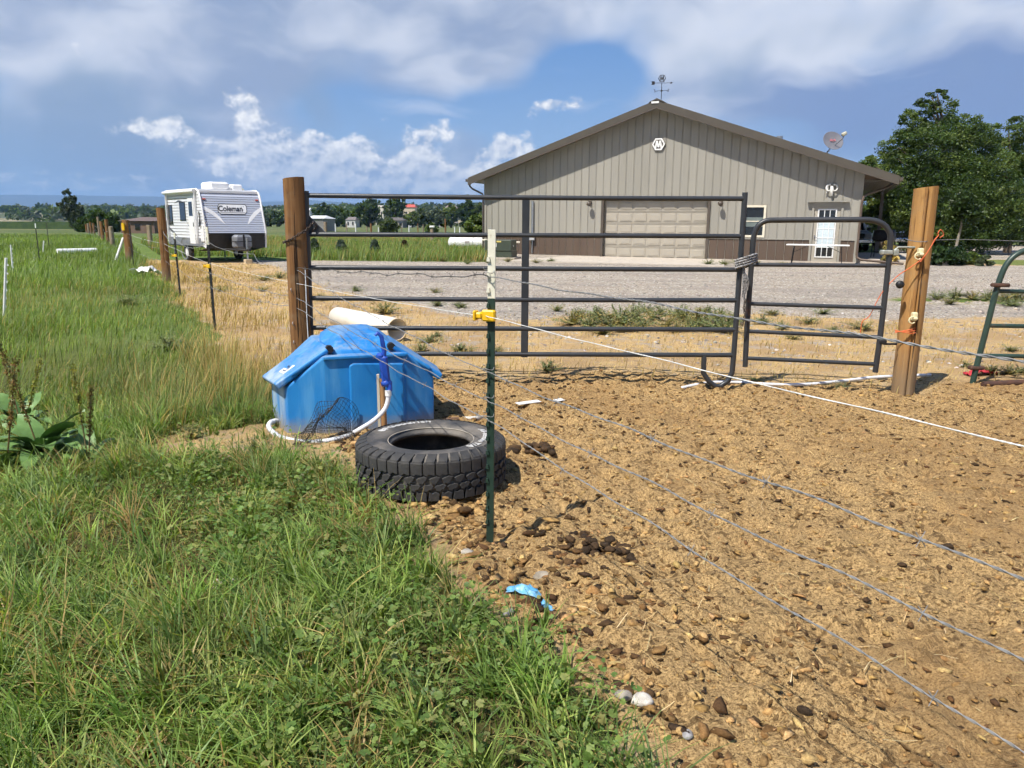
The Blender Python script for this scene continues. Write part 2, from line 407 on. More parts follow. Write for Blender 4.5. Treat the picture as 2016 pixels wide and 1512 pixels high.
def axis(lo_f, hi_f, step, lo, hi, g1, g2, lim):
    a = list(np.arange(lo_f, hi_f, step)); s = step; v = a[-1]
    while v < hi: s *= g1 if v < lim else g2; v += s; a.append(v)
    s = step; v = a[0]; b = []
    while v > lo: s *= g1 if abs(v) < lim else g2; v -= s; b.append(v)
    return np.array(b[::-1] + a)
gx = axis(-3.0, 4.4, 0.030, -7000, 7000, 1.035, 1.22, 32); gy = axis(1.25, 8.2, 0.027, -40, 8000, 1.03, 1.2, 44)
GX, GY = np.meshgrid(gx, gy); fx_, fy_ = GX.ravel(), GY.ravel()
zm, zg, zv, zs = zones(fx_, fy_)
gh = hgt(fx_, fy_)
nxg, nyg = len(gx), len(gy)
ii = (np.arange(nyg - 1)[:, None] * nxg + np.arange(nxg - 1)[None, :]).ravel()
gf = np.stack([ii, ii + 1, ii + 1 + nxg, ii + nxg], 1)

def ground_material():
    m = bpy.data.materials.new('ground_earth'); m.use_nodes = True; n = NT(m.node_tree, '2D'); b = n.n['Principled BSDF']
    pos = n.new('ShaderNodeTexCoord').outputs['Object']
    at = n.new('ShaderNodeVertexColor'); at.layer_name = 'tint'
    zr = n.new('ShaderNodeSeparateColor'); n.link(at.outputs[0], zr.inputs[0])
    man, grn, grv = zr.outputs[0], zr.outputs[1], zr.outputs[2]
    fine = n.noise(pos, 55, 6, 0.7); mid = n.noise(pos, 9, 5, 0.6); big = n.noise(pos, 0.9, 4, 0.55); vb = n.noise(pos, 0.06, 5, 0.6)
    fib = n.noise(n.mapping(pos, (1, 3.2, 1), rot=(0, 0, 0.5)), 90, 4, 0.7)
    # trampled manure: tan fibre, brown crumbs, dark damp patches
    chip = n.vor(pos, 60, out='Color'); cs = n.new('ShaderNodeSeparateColor'); n.link(chip, cs.inputs[0])
    gr = n.noise(pos, 130, 3, 0.7)
    c_m = n.mix(n.ss(fine, 0.28, 0.70), (0.245, 0.150, 0.062), (0.64, 0.425, 0.185))
    c_m = n.mix(n.math('MULTIPLY', n.ss(gr, 0.56, 0.72), 0.6), c_m, (0.74, 0.53, 0.25))
    c_m = n.mix(n.math('MULTIPLY', n.ss(gr, 0.47, 0.34), 0.85), c_m, (0.075, 0.042, 0.018))
    c_m = n.mix(n.math('MULTIPLY', n.ss(n.math('MULTIPLY', cs.outputs[0], n.noise(pos, 5, 4, 0.6)), 0.36, 0.50), 0.75), c_m, (0.10, 0.056, 0.023))
    c_m = n.mix(n.math('MULTIPLY', n.ss(big, 0.46, 0.64), 0.5), c_m, (0.30, 0.18, 0.075))
    c_m = n.mix(n.math('MULTIPLY', n.ss(fib, 0.60, 0.70), 0.6), c_m, (0.68, 0.50, 0.25))
    # straw litter on pale soil
    c_s = n.mix(n.ss(fine, 0.3, 0.7), (0.38, 0.24, 0.11), (0.62, 0.43, 0.195))
    c_s = n.mix(n.math('MULTIPLY', n.ss(fib, 0.50, 0.64), 0.75), c_s, (0.74, 0.55, 0.27))
    c_s = n.mix(n.math('MULTIPLY', n.ss(mid, 0.50, 0.68), 0.7), c_s, (0.36, 0.285, 0.20))
    c_s = n.mix(n.math('MULTIPLY', n.ss(big, 0.46, 0.60), 0.6), c_s, (0.36, 0.235, 0.12))
    c_s = n.mix(n.math('MULTIPLY', n.math('MULTIPLY', n.ss(n.noise(pos, 2.6, 4, 0.65), 0.54, 0.66), n.ss(n.sep(pos)[1], 7.0, 9.5)), 0.75), c_s, (0.40, 0.345, 0.285))
    c_s = n.mix(n.math('MULTIPLY', n.ss(gr, 0.40, 0.28), 0.7), c_s, (0.14, 0.09, 0.05))
    # gravel
    gc = n.vor(pos, 30, out='Color'); gs = n.new('ShaderNodeSeparateColor'); n.link(gc, gs.inputs[0])
    c_g = n.mix(gs.outputs[0], (0.215, 0.182, 0.142), (0.56, 0.485, 0.39))
    c_g = n.mix(n.math('MULTIPLY', n.ss(gs.outputs[1], 0.85, 0.95), 0.8), c_g, (0.66, 0.62, 0.56))
    c_g = n.mix(n.math('MULTIPLY', n.ss(big, 0.42, 0.7), 0.4), c_g, (0.38, 0.31, 0.24))
    c_g = n.mix(n.math('MULTIPLY', n.ss(n.noise(n.mapping(pos, (0.22, 1.2, 1)), 0.8, 4), 0.46, 0.60), 0.38), c_g, (0.22, 0.20, 0.185))
    # soil under the grass, turning to meadow with distance
    sy = n.sep(pos)[1]
    c_v = n.mix(n.ss(fine, 0.3, 0.7), (0.055, 0.045, 0.018), (0.115, 0.115, 0.035))
    c_v = n.mix(n.math('MULTIPLY', n.ss(mid, 0.55, 0.72), 0.6), c_v, (0.26, 0.19, 0.08))
    c_f = n.mix(n.ss(n.noise(pos, 1.4, 5, 0.65), 0.3, 0.7), (0.085, 0.135, 0.026), (0.150, 0.205, 0.050))
    c_f = n.mix(n.math('MULTIPLY', n.ss(vb, 0.5, 0.7), 0.45), c_f, (0.19, 0.18, 0.06))
    c_f = n.mix(n.ss(sy, 35, 110), c_f, n.mix(n.ss(vb, .4, .65), (0.085, 0.115, 0.040), (0.14, 0.145, 0.060))); c_v = n.mix(n.ss(sy, 4.5, 10), c_v, c_f)
    w = n.noise(pos, 7, 5, 0.65)
    def edge(z): return n.ss(n.math('ADD', z, n.math('MULTIPLY', n.math('SUBTRACT', w, 0.5), 0.7)), 0.35, 0.65)
    c = n.mix(edge(man), c_s, c_m); c = n.mix(edge(grv), c, c_g); c = n.mix(edge(grn), c, c_v)
    n.put(b.inputs['Base Color'], c); b.inputs['Roughness'].default_value = 0.93; b.inputs['Specular IOR Level'].default_value = 0.15
    hgt_ = n.math('ADD', n.math('ADD', n.math('MULTIPLY', fine, 0.8), n.math('MULTIPLY', gr, 0.6)), n.math('MULTIPLY', fib, 0.4))
    hgt_ = n.math('ADD', hgt_, n.math('MULTIPLY', n.math('MULTIPLY', n.vor(pos, 30), grv), 1.4))
    bp = n.new('ShaderNodeBump'); bp.inputs['Strength'].default_value = 0.9; bp.inputs['Distance'].default_value = 0.016
    n.put(bp.inputs['Height'], hgt_); n.link(bp.outputs[0], b.inputs['Normal'])
    return m
np_mesh('ground', np.stack([fx_, fy_, gh], 1), gf, ground_material(), np.stack([zm, zg, zv], 1), smooth=True, kind='structure',
        label='trampled earth, gravel and meadow ground of the whole yard')
# ================================================================== GRASS, CLODS, STRAW (stuff nobody could count)
GRASS_M = leafmat('grass_blade', 0.38, 0.5, 0.35)
LEAF_M = leafmat('weed_leaf', 0.35, 0.5, 0.3)
STRAW_M = leafmat('dry_stalk', 0.25, 0.7, 0.15, 0.1)

def blades(P, H, W, lean, az, colb, colt, seg=3, curl=1.0):
    """P (n,3) roots; H heights; W widths; lean 0..1; az direction; colours at base and tip -> verts, faces, colours"""
    n = len(P); ts = np.linspace(0, 1, seg + 1)
    dx = np.cos(az); dy = np.sin(az); sx = -dy; sy = dx
    tw = rng.uniform(-1.0, 1.0, n); wx = sx * np.cos(tw) + dx * np.sin(tw); wy = sy * np.cos(tw) + dy * np.sin(tw)
    V = []; C = []
    for k, t in enumerate(ts):
        b = lean * (t ** (1.0 + curl))
        r = H * b; z = H * (t - 0.45 * lean * lean * t ** 2.2)
        w = W * (1 - t ** 1.7) * 0.5 + (0.0004 if k < seg else 0)
        cx = P[:, 0] + dx * r; cy = P[:, 1] + dy * r; cz = P[:, 2] + z
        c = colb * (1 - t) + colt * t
        if k < seg:
            V.append(np.stack([cx - wx * w, cy - wy * w, cz], 1)); V.append(np.stack([cx + wx * w, cy + wy * w, cz], 1)); C += [c, c]
        else: V.append(np.stack([cx, cy, cz], 1)); C.append(c)
    per = 2 * seg + 1
    V = np.stack(V, 1).reshape(-1, 3); C = np.stack(C, 1).reshape(-1, 3)
    base = np.arange(n)[:, None] * per
    quads = np.concatenate([base + np.array([[2 * k, 2 * k + 1, 2 * k + 3, 2 * k + 2]]) for k in range(seg - 1)]) if seg > 1 else np.zeros((0, 4), int)
    tris = base + np.array([[2 * seg - 2, 2 * seg - 1, 2 * seg]])
    return V, quads, tris, C
def stuff_blades(name, parts, mat, label, cat):
    Vs, Qs, Ts, Cs = [], [], [], []; o = 0
    for V, Q, T, C in parts:
        Vs.append(V); Cs.append(C); Ts.append(T + o)
        if len(Q): Qs.append(Q + o)
        o += len(V)
    f = [np.concatenate(Qs)] if Qs else []
    f.append(np.concatenate(Ts))
    return np_mesh(name, np.concatenate(Vs), f, mat, np.concatenate(Cs), kind='stuff', label=label, cat=cat)
def pick(cols, n, jit=0.22):
    c = np.array(cols)[rng.integers(0, len(cols), n)]
    return c * rng.uniform(1 - jit, 1 + jit, (n, 1)) * rng.uniform(0.94, 1.06, (n, 3))
def scatter(n, x0, x1, y0, y1, fn, ypow=1.0):
    """n random points, kept with probability fn(x,y)"""
    x = rng.uniform(x0, x1, n); y = y0 + (y1 - y0) * rng.uniform(0, 1, n) ** ypow
    k = rng.uniform(0, 1, n) < fn(x, y)
    return x[k], y[k]
def in_view(x, y, m=0.12): return (np.abs(x) < (0.69 + m) * np.maximum(y, 0) + 1.35)
DOCKS = [(G(85, 905).x, G(85, 905).y, .26), (G(175, 915).x, G(175, 915).y, .16), (G(45, 850).x, G(45, 850).y, .2)]
# keep the grass out of solid things
def clear(x, y):
    k = np.hypot(x + 0.48, y - 4.33) > 0.455
    for dx_, dy_, dr_ in DOCKS: k = k & (np.hypot(x - dx_, y - dy_) > dr_)
    u = (x + 1.6) * 0.945 + (y - 5.25) * 0.326; v = -(x + 1.6) * 0.326 + (y - 5.25) * 0.945
    return k & ~((u > -0.06) & (u < 1.16) & (v > -0.08) & (v < 1.05))

GREEN = [(0.140, 0.222, 0.042), (0.185, 0.280, 0.060), (0.240, 0.335, 0.082), (0.165, 0.235, 0.075), (0.290, 0.350, 0.098), (0.108, 0.176, 0.042)]
GREY_G = [(0.180, 0.240, 0.080), (0.215, 0.265, 0.098), (0.250, 0.285, 0.115), (0.150, 0.215, 0.070)]
DRY = [(0.42, 0.30, 0.11), (0.52, 0.38, 0.15), (0.35, 0.26, 0.10), (0.60, 0.45, 0.20), (0.30, 0.21, 0.08)]

# --- lush clumped grass in the foreground
parts = []
tc_x, tc_y = scatter(5600, -4.2, 1.2, 0.8, 6.2, lambda x, y: zones(x, y)[1] * in_view(x, y) * clear(x, y) * (0.25 + 0.75 * sst(fbm(x * 1.6, y * 1.6, 3, 77), 0.38, 0.60)), 0.85)
mal = lambda x, y: sst(fbm(x * 1.5 + 4, y * 1.5, 3, 55) * 0.8 + 0.43 * sst(fence_s(x, y), -1.6, -0.7) - 0.15 * sst(y, 1.9, 1.3), 0.56, 0.78)   # where broad leaves take over
keep = rng.uniform(0, 1, len(tc_x)) > 0.45 * mal(tc_x, tc_y); tc_x, tc_y = tc_x[keep], tc_y[keep]
nb = rng.integers(16, 46, len(tc_x)); ci = np.repeat(np.arange(len(tc_x)), nb); n = len(ci)
csize = rng.uniform(0.02, 0.085, len(tc_x)); ch = rng.uniform(0.08, 0.23, len(tc_x)) * (0.75 + 0.6 * fbm(tc_x * .8, tc_y * .8, 2, 12))
cdir = rng.uniform(0, 6.28, len(tc_x)); ctint = pick(GREEN, len(tc_x), 0.25)
dryc = rng.uniform(0, 1, len(tc_x)) < 0.13; ctint[dryc] = pick(DRY, dryc.sum()) * 0.75
aa = rng.uniform(0, 6.28, n); rr = csize[ci] * np.sqrt(rng.uniform(0, 1, n))
px_, py_ = tc_x[ci] + rr * np.cos(aa), tc_y[ci] + rr * np.sin(aa)
P = np.stack([px_, py_, hgt(px_, py_) - 0.01], 1)
az_ = np.where(rng.uniform(0, 1, n) < 0.45, aa, cdir[ci] * 0.25 + 2.3 + rng.normal(0, 0.9, n))
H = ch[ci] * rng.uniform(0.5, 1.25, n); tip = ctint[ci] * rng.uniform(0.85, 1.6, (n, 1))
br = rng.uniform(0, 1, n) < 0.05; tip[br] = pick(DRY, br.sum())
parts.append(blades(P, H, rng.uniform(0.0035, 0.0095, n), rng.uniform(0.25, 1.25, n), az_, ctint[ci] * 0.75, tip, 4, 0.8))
# short undergrowth and brown thatch between clumps
x, y = scatter(105000, -4.2, 1.3, 0.8, 7.0, lambda x, y: zones(x, y)[1] * in_view(x, y) * clear(x, y) * 0.8, 0.8); n = len(x)
dc = rng.uniform(0, 1, n) < 0.26 + 0.3 * sst(fbm(x * 0.9, y * 0.9, 3, 15), 0.5, 0.7)
cb = pick(GREEN, n) * 0.8; cb[dc] = pick(DRY, dc.sum()) * 0.8
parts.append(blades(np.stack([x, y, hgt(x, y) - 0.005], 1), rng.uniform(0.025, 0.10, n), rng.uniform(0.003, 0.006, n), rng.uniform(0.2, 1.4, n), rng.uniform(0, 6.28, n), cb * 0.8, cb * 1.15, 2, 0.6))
stuff_blades('grass', parts, GRASS_M, 'lush green foreground grass left of the wire fence', 'grass')

# --- taller field grass further left, grey-green with dry heads
parts = []
x, y = scatter(150000, -16, 0.5, 4.2, 19, lambda x, y: np.clip(zones(x, y)[1] * (fence_s(x, y) < 0.2) * in_view(x, y) * clear(x, y) * (0.30 + 0.7 * sst(fbm(x * 0.6, y * 0.6, 3, 91), 0.3, 0.6)), 0, 1), 1.15); n = len(x)
s_ = fence_s(x, y); dryp = np.clip(0.07 + 0.45 * sst(s_, -0.9, -0.1) * sst(y, 5, 8) + 0.12 * sst(fbm(x * .45, y * .45, 3, 19), .5, .7), 0, 0.9)
cb = pick(GREY_G, n) * 0.85; fg = rng.uniform(0, 1, n) < 0.25 + 0.5 * sst(fbm(x * .3, y * .3, 3, 29), .40, .62); cb[fg] = pick(GREEN, fg.sum()); dd = rng.uniform(0, 1, n) < dryp; cb[dd] = pick(DRY, dd.sum()) * 0.9
cb = cb * (0.72 + 0.56 * fbm(x * 1.1, y * 1.1, 3, 143))[:, None]; tall = rng.uniform(0.08, 0.30, n) * (0.5 + 0.9 * fbm(x * .5, y * .5, 3, 39)) * (0.65 + 0.35 * sst(-s_, 0.4, 2.5))
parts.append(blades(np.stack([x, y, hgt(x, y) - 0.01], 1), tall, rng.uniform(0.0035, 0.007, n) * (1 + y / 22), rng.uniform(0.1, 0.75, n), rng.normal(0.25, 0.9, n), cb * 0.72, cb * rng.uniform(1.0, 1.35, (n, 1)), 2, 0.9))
x, y = scatter(120000, -60, -2, 17, 75, lambda x, y: np.clip(zones(x, y)[1] * (fence_s(x, y) < -0.3) * in_view(x, y, 0.05), 0, 1), 1.5); n = len(x)
cb = pick(GREEN, n) * (0.72 + 0.35 * sst(fbm(x * .12, y * .12, 3, 49), .35, .65))[:, None]; dd = rng.uniform(0, 1, n) < 0.25; cb[dd] = pick(GREY_G, dd.sum())
parts.append(blades(np.stack([x, y, np.full(n, -0.02)], 1), rng.uniform(0.15, 0.38, n), 0.006 + y * 0.0009, rng.uniform(0.1, 0.7, n), rng.normal(0.2, 1.0, n), cb * 0.75, cb * 1.15, 1))
stuff_blades('meadow_grass', parts, GRASS_M, 'tall grey-green meadow grass of the left field', 'grass')

# --- dry grass along the fence and behind the corral
parts = []
x, y = scatter(150000, -14, 9, 6.2, 27, lambda x, y: np.clip(zones(x, y)[3] * in_view(x, y) * (np.where(fence_s(x, y) < 2.2, 0.80, 0.45) * (0.25 + 0.75 * sst(fbm(x * .8, y * .8, 3, 59), 0.35, 0.6))), 0, 1), 1.1); n = len(x)
s_ = fence_s(x, y); hh = np.where(s_ < 0.9, rng.uniform(0.08, 0.32, n) * (0.45 + 0.8 * fbm(x * .9, y * .9, 2, 66)), rng.uniform(0.03, 0.12, n))
cb = pick(DRY, n) * 0.95
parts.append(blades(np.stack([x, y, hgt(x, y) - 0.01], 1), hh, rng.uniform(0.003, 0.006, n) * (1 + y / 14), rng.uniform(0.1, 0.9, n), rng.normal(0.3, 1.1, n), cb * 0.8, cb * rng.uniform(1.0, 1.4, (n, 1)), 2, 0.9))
# seed-head tussocks by the waterer and the corner post
for (cx, cy, ns, hh0, dry_) in [(-2.35, 6.1, 340, 0.48, .7), (-2.7, 7.0, 360, 0.48, .8), (-2.05, 6.9, 300, .46, .85), (-2.6, 5.5, 320, 0.42, .25), (-3.1, 6.3, 360, 0.40, .3), (-3.3, 8.2, 300, .42, .7), (-2.2, 5.75, 220, .38, .2), (-1.55, 4.72, 14, .26, 1.), (-1.72, 4.74, 8, .2, 1.)]:
    n = ns; a = rng.uniform(0, 6.28, n); r = 0.34 * np.sqrt(rng.uniform(0, 1, n)) * (1 if ns > 50 else .25); x = cx + r * np.cos(a); y = cy + r * np.sin(a)
    k = clear(x, y); x, y, a = x[k], y[k], a[k]; n = len(x)
    cb = pick(GREY_G, n); dd = rng.uniform(0, 1, n) < dry_; cb[dd] = pick(DRY, dd.sum())
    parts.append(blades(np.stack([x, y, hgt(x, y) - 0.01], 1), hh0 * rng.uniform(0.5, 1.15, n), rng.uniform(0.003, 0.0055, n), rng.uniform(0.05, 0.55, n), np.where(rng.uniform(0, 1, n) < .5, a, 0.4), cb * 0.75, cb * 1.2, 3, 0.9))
stuff_blades('dry_grass', parts, STRAW_M, 'straw-coloured dry grass along the fence and waterer', 'dry grass')

# --- long grass behind the gravel yard
parts = []
x, y = scatter(60000, -26, 1.0, 29.5, 62, lambda x, y: np.clip(zones(x, y)[1] * (fence_s(x, y) > 0.4), 0, 1) * ~((x > -16) & (x < -8) & (y > 25) & (y < 33)), 1.2); n = len(x)
cb = pick(GREEN + GREY_G, n) * 0.95; dd = rng.uniform(0, 1, n) < 0.12 + 0.5 * sst(fbm(x * .25, y * .25, 3, 88), .5, .7); cb[dd] = pick(DRY, dd.sum()) * .8
parts.append(blades(np.stack([x, y, np.full(n, -0.02)], 1), rng.uniform(0.25, 0.62, n), 0.008 + y * 0.0009, rng.uniform(0.1, 0.6, n), rng.normal(0.2, 1.0, n), cb * 0.75, cb * 1.15, 1))
stuff_blades('rough_grass', parts, GRASS_M, 'rough long grass beyond the gravel yard', 'grass')

# --- round-leaved ground weeds (one object of many leaves)
def leaf_disks(P, R_, az, tilt, colr, lobes=7):
    n = len(P); k = lobes * 2; a = np.linspace(0.25, 2 * np.pi - 0.25, k)
    rad = np.where(np.arange(k) % 2 == 0, 1.0, 0.80)
    cx = np.cos(a) * rad; cy = np.sin(a) * rad
    lx = np.concatenate([[0.0], cx]); ly = np.concatenate([[0.0], cy]); lz = np.concatenate([[-0.12], 0.10 * np.cos(a * 3) + 0.05])
    # tilt about local x then spin
    ct, st = np.cos(tilt)[:, None], np.sin(tilt)[:, None]
    X = lx[None] * R_[:, None]; Yy = ly[None] * R_[:, None]; Z = lz[None] * R_[:, None]
    Y2 = Yy * ct - Z * st; Z2 = Yy * st + Z * ct
    ca, sa = np.cos(az)[:, None], np.sin(az)[:, None]
    V = np.stack([P[:, 0:1] + X * ca - Y2 * sa, P[:, 1:2] + X * sa + Y2 * ca, P[:, 2:3] + Z2], 2).reshape(-1, 3)
    base = np.arange(n)[:, None] * (k + 1)
    T = np.concatenate([base + np.array([[0, i, i + 1]]) for i in range(1, k)])
    sh = np.concatenate([[0.8], np.where(np.arange(k) % 2 == 0, 1.1, 0.95)])
    C = (colr[:, None, :] * sh[None, :, None]).reshape(-1, 3)
    return V, np.zeros((0, 4), int), T, C
parts = []
x, y = scatter(32000, -2.6, 0.9, 1.05, 5.2, lambda x, y: zones(x, y)[1] * in_view(x, y) * clear(x, y) * (0.04 + 0.96 * mal(x, y)), 0.85); n = len(x)
hh = rng.uniform(0.02, 0.12, n) * (0.5 + fbm(x * 2, y * 2, 2, 71))
parts.append(leaf_disks(np.stack([x, y, hgt(x, y) + hh], 1), 0.005 + 0.013 * rng.uniform(0, 1, n) ** 1.8, rng.uniform(0, 6.28, n), rng.normal(0.4, 0.55, n), pick([(0.135, 0.225, 0.055), (0.165, 0.255, 0.070), (0.105, 0.180, 0.045), (0.205, 0.28, 0.075), (0.24, .26, .09)], n)))
x2, y2 = x[::2], y[::2]; n = len(x2)
parts.append(blades(np.stack([x2, y2, hgt(x2, y2)], 1), hh[::2], np.full(n, 0.002), rng.uniform(0, .4, n), rng.uniform(0, 6.28, n), pick(GREEN, n), pick(GREEN, n), 1))
stuff_blades('creeping_weeds', parts, LEAF_M, 'mat of round-leaved green weeds at the corral edge', 'weeds')

# --- clods, flakes and crumbs of dry manure
_ico = bmesh.new(); bmesh.ops.create_icosphere(_ico, subdivisions=1, radius=1.0)
ICO_V = np.array([v.co[:] for v in _ico.verts]); ICO_F = np.array([[v.index for v in f.verts] for f in _ico.faces]); _ico.free()
_ico = bmesh.new(); bmesh.ops.create_icosphere(_ico, subdivisions=2, radius=1.0)
ICO2_V = np.array([v.co[:] for v in _ico.verts]); ICO2_F = np.array([[v.index for v in f.verts] for f in _ico.faces]); _ico.free()
def lumps(P, S, colr, rough=0.34):
    n = len(P); m = len(ICO_V)
    V = np.repeat(ICO_V[None], n, 0) * (1 + rng.normal(0, rough, (n, m, 1)))
    V = V * S[:, None, :]
    a = rng.uniform(0, 6.28, n); ca, sa = np.cos(a)[:, None], np.sin(a)[:, None]
    b = rng.normal(0, 0.35, n); cb_, sb_ = np.cos(b)[:, None], np.sin(b)[:, None]
    X, Y, Z = V[..., 0], V[..., 1], V[..., 2]; Y, Z = Y * cb_ - Z * sb_, Y * sb_ + Z * cb_
    V = np.stack([X * ca - Y * sa + P[:, 0:1], X * sa + Y * ca + P[:, 1:2], Z + P[:, 2:3]], 2).reshape(-1, 3)
    F = (np.arange(n)[:, None, None] * m + ICO_F[None]).reshape(-1, 3)
    C = np.repeat(colr, m, 0) * rng.uniform(0.8, 1.2, (n * m, 1))
    return V, F, C
def tintmat(name, rough=0.9, bump=0.5, bscale=120):
    m = bpy.data.materials.new(name); m.use_nodes = True; n = NT(m.node_tree); b = n.n['Principled BSDF']
    at = n.new('ShaderNodeVertexColor'); at.layer_name = 'tint'; tc = n.new('ShaderNodeTexCoord').outputs['Object']
    f = n.noise(tc, bscale, 5, 0.7)
    n.put(b.inputs['Base Color'], n.mix(n.ss(f, 0.35, 0.75), n.mix(1.0, at.outputs[0], (0.62, 0.58, 0.52), 'MULTIPLY'), n.mix(1.0, at.outputs[0], (1.2, 1.2, 1.15), 'MULTIPLY')))
    b.inputs['Roughness'].default_value = rough; b.inputs['Specular IOR Level'].default_value = 0.2
    bp = n.new('ShaderNodeBump'); bp.inputs['Strength'].default_value = bump; bp.inputs['Distance'].default_value = 0.006
    n.put(bp.inputs['Height'], f); n.link(bp.outputs[0], b.inputs['Normal'])
    return m
CLOD_M = tintmat('dry_manure')
TAN = [(0.44, 0.28, 0.115), (0.52, 0.335, 0.145), (0.36, 0.22, 0.085), (0.28, 0.165, 0.063), (0.58, 0.40, 0.18)]
BRN = [(0.13, 0.072, 0.030), (0.09, 0.050, 0.023), (0.055, 0.034, 0.019), (0.19, 0.108, 0.043)]
edge_d = lambda x, y: np.exp(-np.maximum(fence_s(x, y) + 0.15, 0) / 0.55)
x, y = scatter(50000, -1.3, 4.8, 1.15, 7.6, lambda x, y: zones(x, y)[0] * in_view(x, y) * (0.40 + 0.6 * edge_d(x, y)), 0.75); n = len(x)
r = (0.0035 + 0.012 * rng.uniform(0, 1, n) ** 3.0) * (1 + 0.7 * edge_d(x, y))
S = np.stack([r * rng.uniform(0.9, 2.0, n), r * rng.uniform(0.5, 1.2, n), r * rng.uniform(0.25, 0.75, n)], 1)
cc = pick(TAN, n); dk = rng.uniform(0, 1, n) < 0.36 + 0.12 * edge_d(x, y); cc[dk] = pick(BRN, dk.sum())
V, F, C = lumps(np.stack([x, y, hgt(x, y) + r * 0.1], 1), S, cc)
np_mesh('manure_crumbs', V, F, CLOD_M, C, smooth=False, kind='stuff', label='crumbled dry manure and chaff covering the corral floor', cat='manure')
# straw bits
x, y = scatter(2600, -1.3, 6.5, 1.2, 12, lambda x, y: (zones(x, y)[0] + 0.8 * zones(x, y)[3]) * in_view(x, y), 0.9); n = len(x)
a = rng.uniform(0, 6.28, n); L = rng.uniform(0.015, 0.075, n); wd = rng.uniform(0.0006, 0.0013, n) * (1 + y * 0.05); zz = hgt(x, y) + 0.008
ex, ey = np.cos(a) * L, np.sin(a) * L; qx, qy = -np.sin(a) * wd, np.cos(a) * wd; up = rng.uniform(0.0, 0.012, n); bn = rng.normal(0, .12, n) * L
V = np.stack([np.stack([x - ex - qx, y - ey - qy, zz], 1), np.stack([x - ex + qx, y - ey + qy, zz], 1), np.stack([x - qx - np.sin(a) * bn, y - qy + np.cos(a) * bn, zz + up], 1), np.stack([x + qx - np.sin(a) * bn, y + qy + np.cos(a) * bn, zz + up], 1), np.stack([x + ex - qx, y + ey - qy, zz + 0.002], 1), np.stack([x + ex + qx, y + ey + qy, zz + 0.002], 1)], 1).reshape(-1, 3)
bs = np.arange(n)[:, None] * 6; F = np.concatenate([bs + np.array([[0, 1, 3, 2]]), bs + np.array([[2, 3, 5, 4]])])
np_mesh('straw_bits', V, F, STRAW_M, np.repeat(pick([(0.62, 0.48, 0.24), (0.72, 0.60, 0.36), (0.5, .37, .16)], n), 6, 0), kind='stuff', label='loose straw stems scattered over the corral dirt', cat='straw')
# gravel stones on the yard
x, y = scatter(12000, -8, 15, 8.0, 27, lambda x, y: np.clip(zones(x, y)[2] + 0.45 * zones(x, y)[3] * (fence_s(x, y) > 1.0) * sst(fbm(x, y, 3, 101), .4, .6), 0, 1) * in_view(x, y), 1.3); n = len(x)
r = rng.uniform(0.010, 0.024, n) * (1 + 0.4 * (rng.uniform(0, 1, n) < .08)); S = np.stack([r * 1.2, r, r * 0.6], 1)
V, F, C = lumps(np.stack([x, y, hgt(x, y) + r * 0.15], 1), S, pick([(0.36, 0.33, 0.31), (0.26, 0.245, 0.24), (0.48, 0.45, 0.42), (0.42, 0.35, 0.29), (0.62, 0.59, .55)], n), 0.15)
np_mesh('gravel', V, F, tintmat('gravel_stone', 0.85, 0.2, 60), C, kind='stuff', label='loose grey gravel stones of the yard', cat='gravel')
# ================================================================== COMMON MATERIALS
SIDING = pm('siding_tan', (0.320, 0.302, 0.258), (0.300, 0.284, 0.242), 1.2, 0.45, 0.08, 300, stretch=(1, 1, .15), spec=0.35)
def panel_vary(m, lo, hi, streak):
    n = NT(m.node_tree); b = n.n['Principled BSDF']; src = b.inputs['Base Color'].links[0].from_socket
    rnd = n.new('ShaderNodeObjectInfo').outputs['Random']; f = n.math('MULTIPLY_ADD', rnd, hi - lo, lo)
    tc = n.new('ShaderNodeTexCoord').outputs['Object']; st = n.noise(n.mapping(tc, (9, 1, .35)), 2.0, 4, .6)
    f = n.math('MULTIPLY', f, n.math('MULTIPLY_ADD', n.ss(st, .45, .75), -streak, 1.0))
    c = n.comb(f, f, f); n.put(b.inputs['Base Color'], n.mix(1.0, src, c, 'MULTIPLY'))
panel_vary(SIDING, .94, 1.04, .10)
SIDING_B = pm('siding_brown', (0.115, 0.082, 0.060), (0.100, 0.070, 0.052), 1.2, 0.45, 0.08, 300, stretch=(1, 1, .15), c3=(0.20, 0.15, 0.11), scale3=1.5, lim3=(0.66, 0.8), spec=0.35)
TRIM_B = pm('trim_brown', (0.092, 0.074, 0.057), (0.080, 0.064, 0.050), 3, 0.4)
ROOF_M = pm('roof_brown_metal', (0.088, 0.075, 0.056), (0.078, 0.066, 0.050), 1.5, 0.38, stretch=(1, .2, 1))
SOFFIT = pm('soffit_tan', (0.16, 0.135, 0.105), (0.14, 0.12, 0.09), 2, 0.6)
GDOOR = pm('garage_door_paint', (0.385, 0.350, 0.285), (0.365, 0.330, 0.270), 2, 0.4)
WHITE = pm('white_paint', (0.78, 0.78, 0.76), (0.70, 0.70, 0.68), 8, 0.4)
CREAM = pm('cream_vinyl', (0.72, 0.66, 0.52), (0.66, 0.60, 0.47), 5, 0.45)
CONC = pm('concrete', (0.50, 0.44, 0.36), (0.42, 0.37, 0.31), 3, 0.85, 0.25, 60, c3=(0.36, 0.32, 0.27), scale3=0.8)
BLACK = pm('black_plastic', (0.012, 0.012, 0.013), (0.02, 0.02, 0.021), 10, 0.5)
DARKMETAL = pm('dark_iron', (0.03, 0.03, 0.032), (0.045, 0.04, 0.038), 30, 0.5, metal=0.6)
GALV = pm('galvanised', (0.42, 0.44, 0.46), (0.30, 0.32, 0.34), 25, 0.42, metal=0.75)
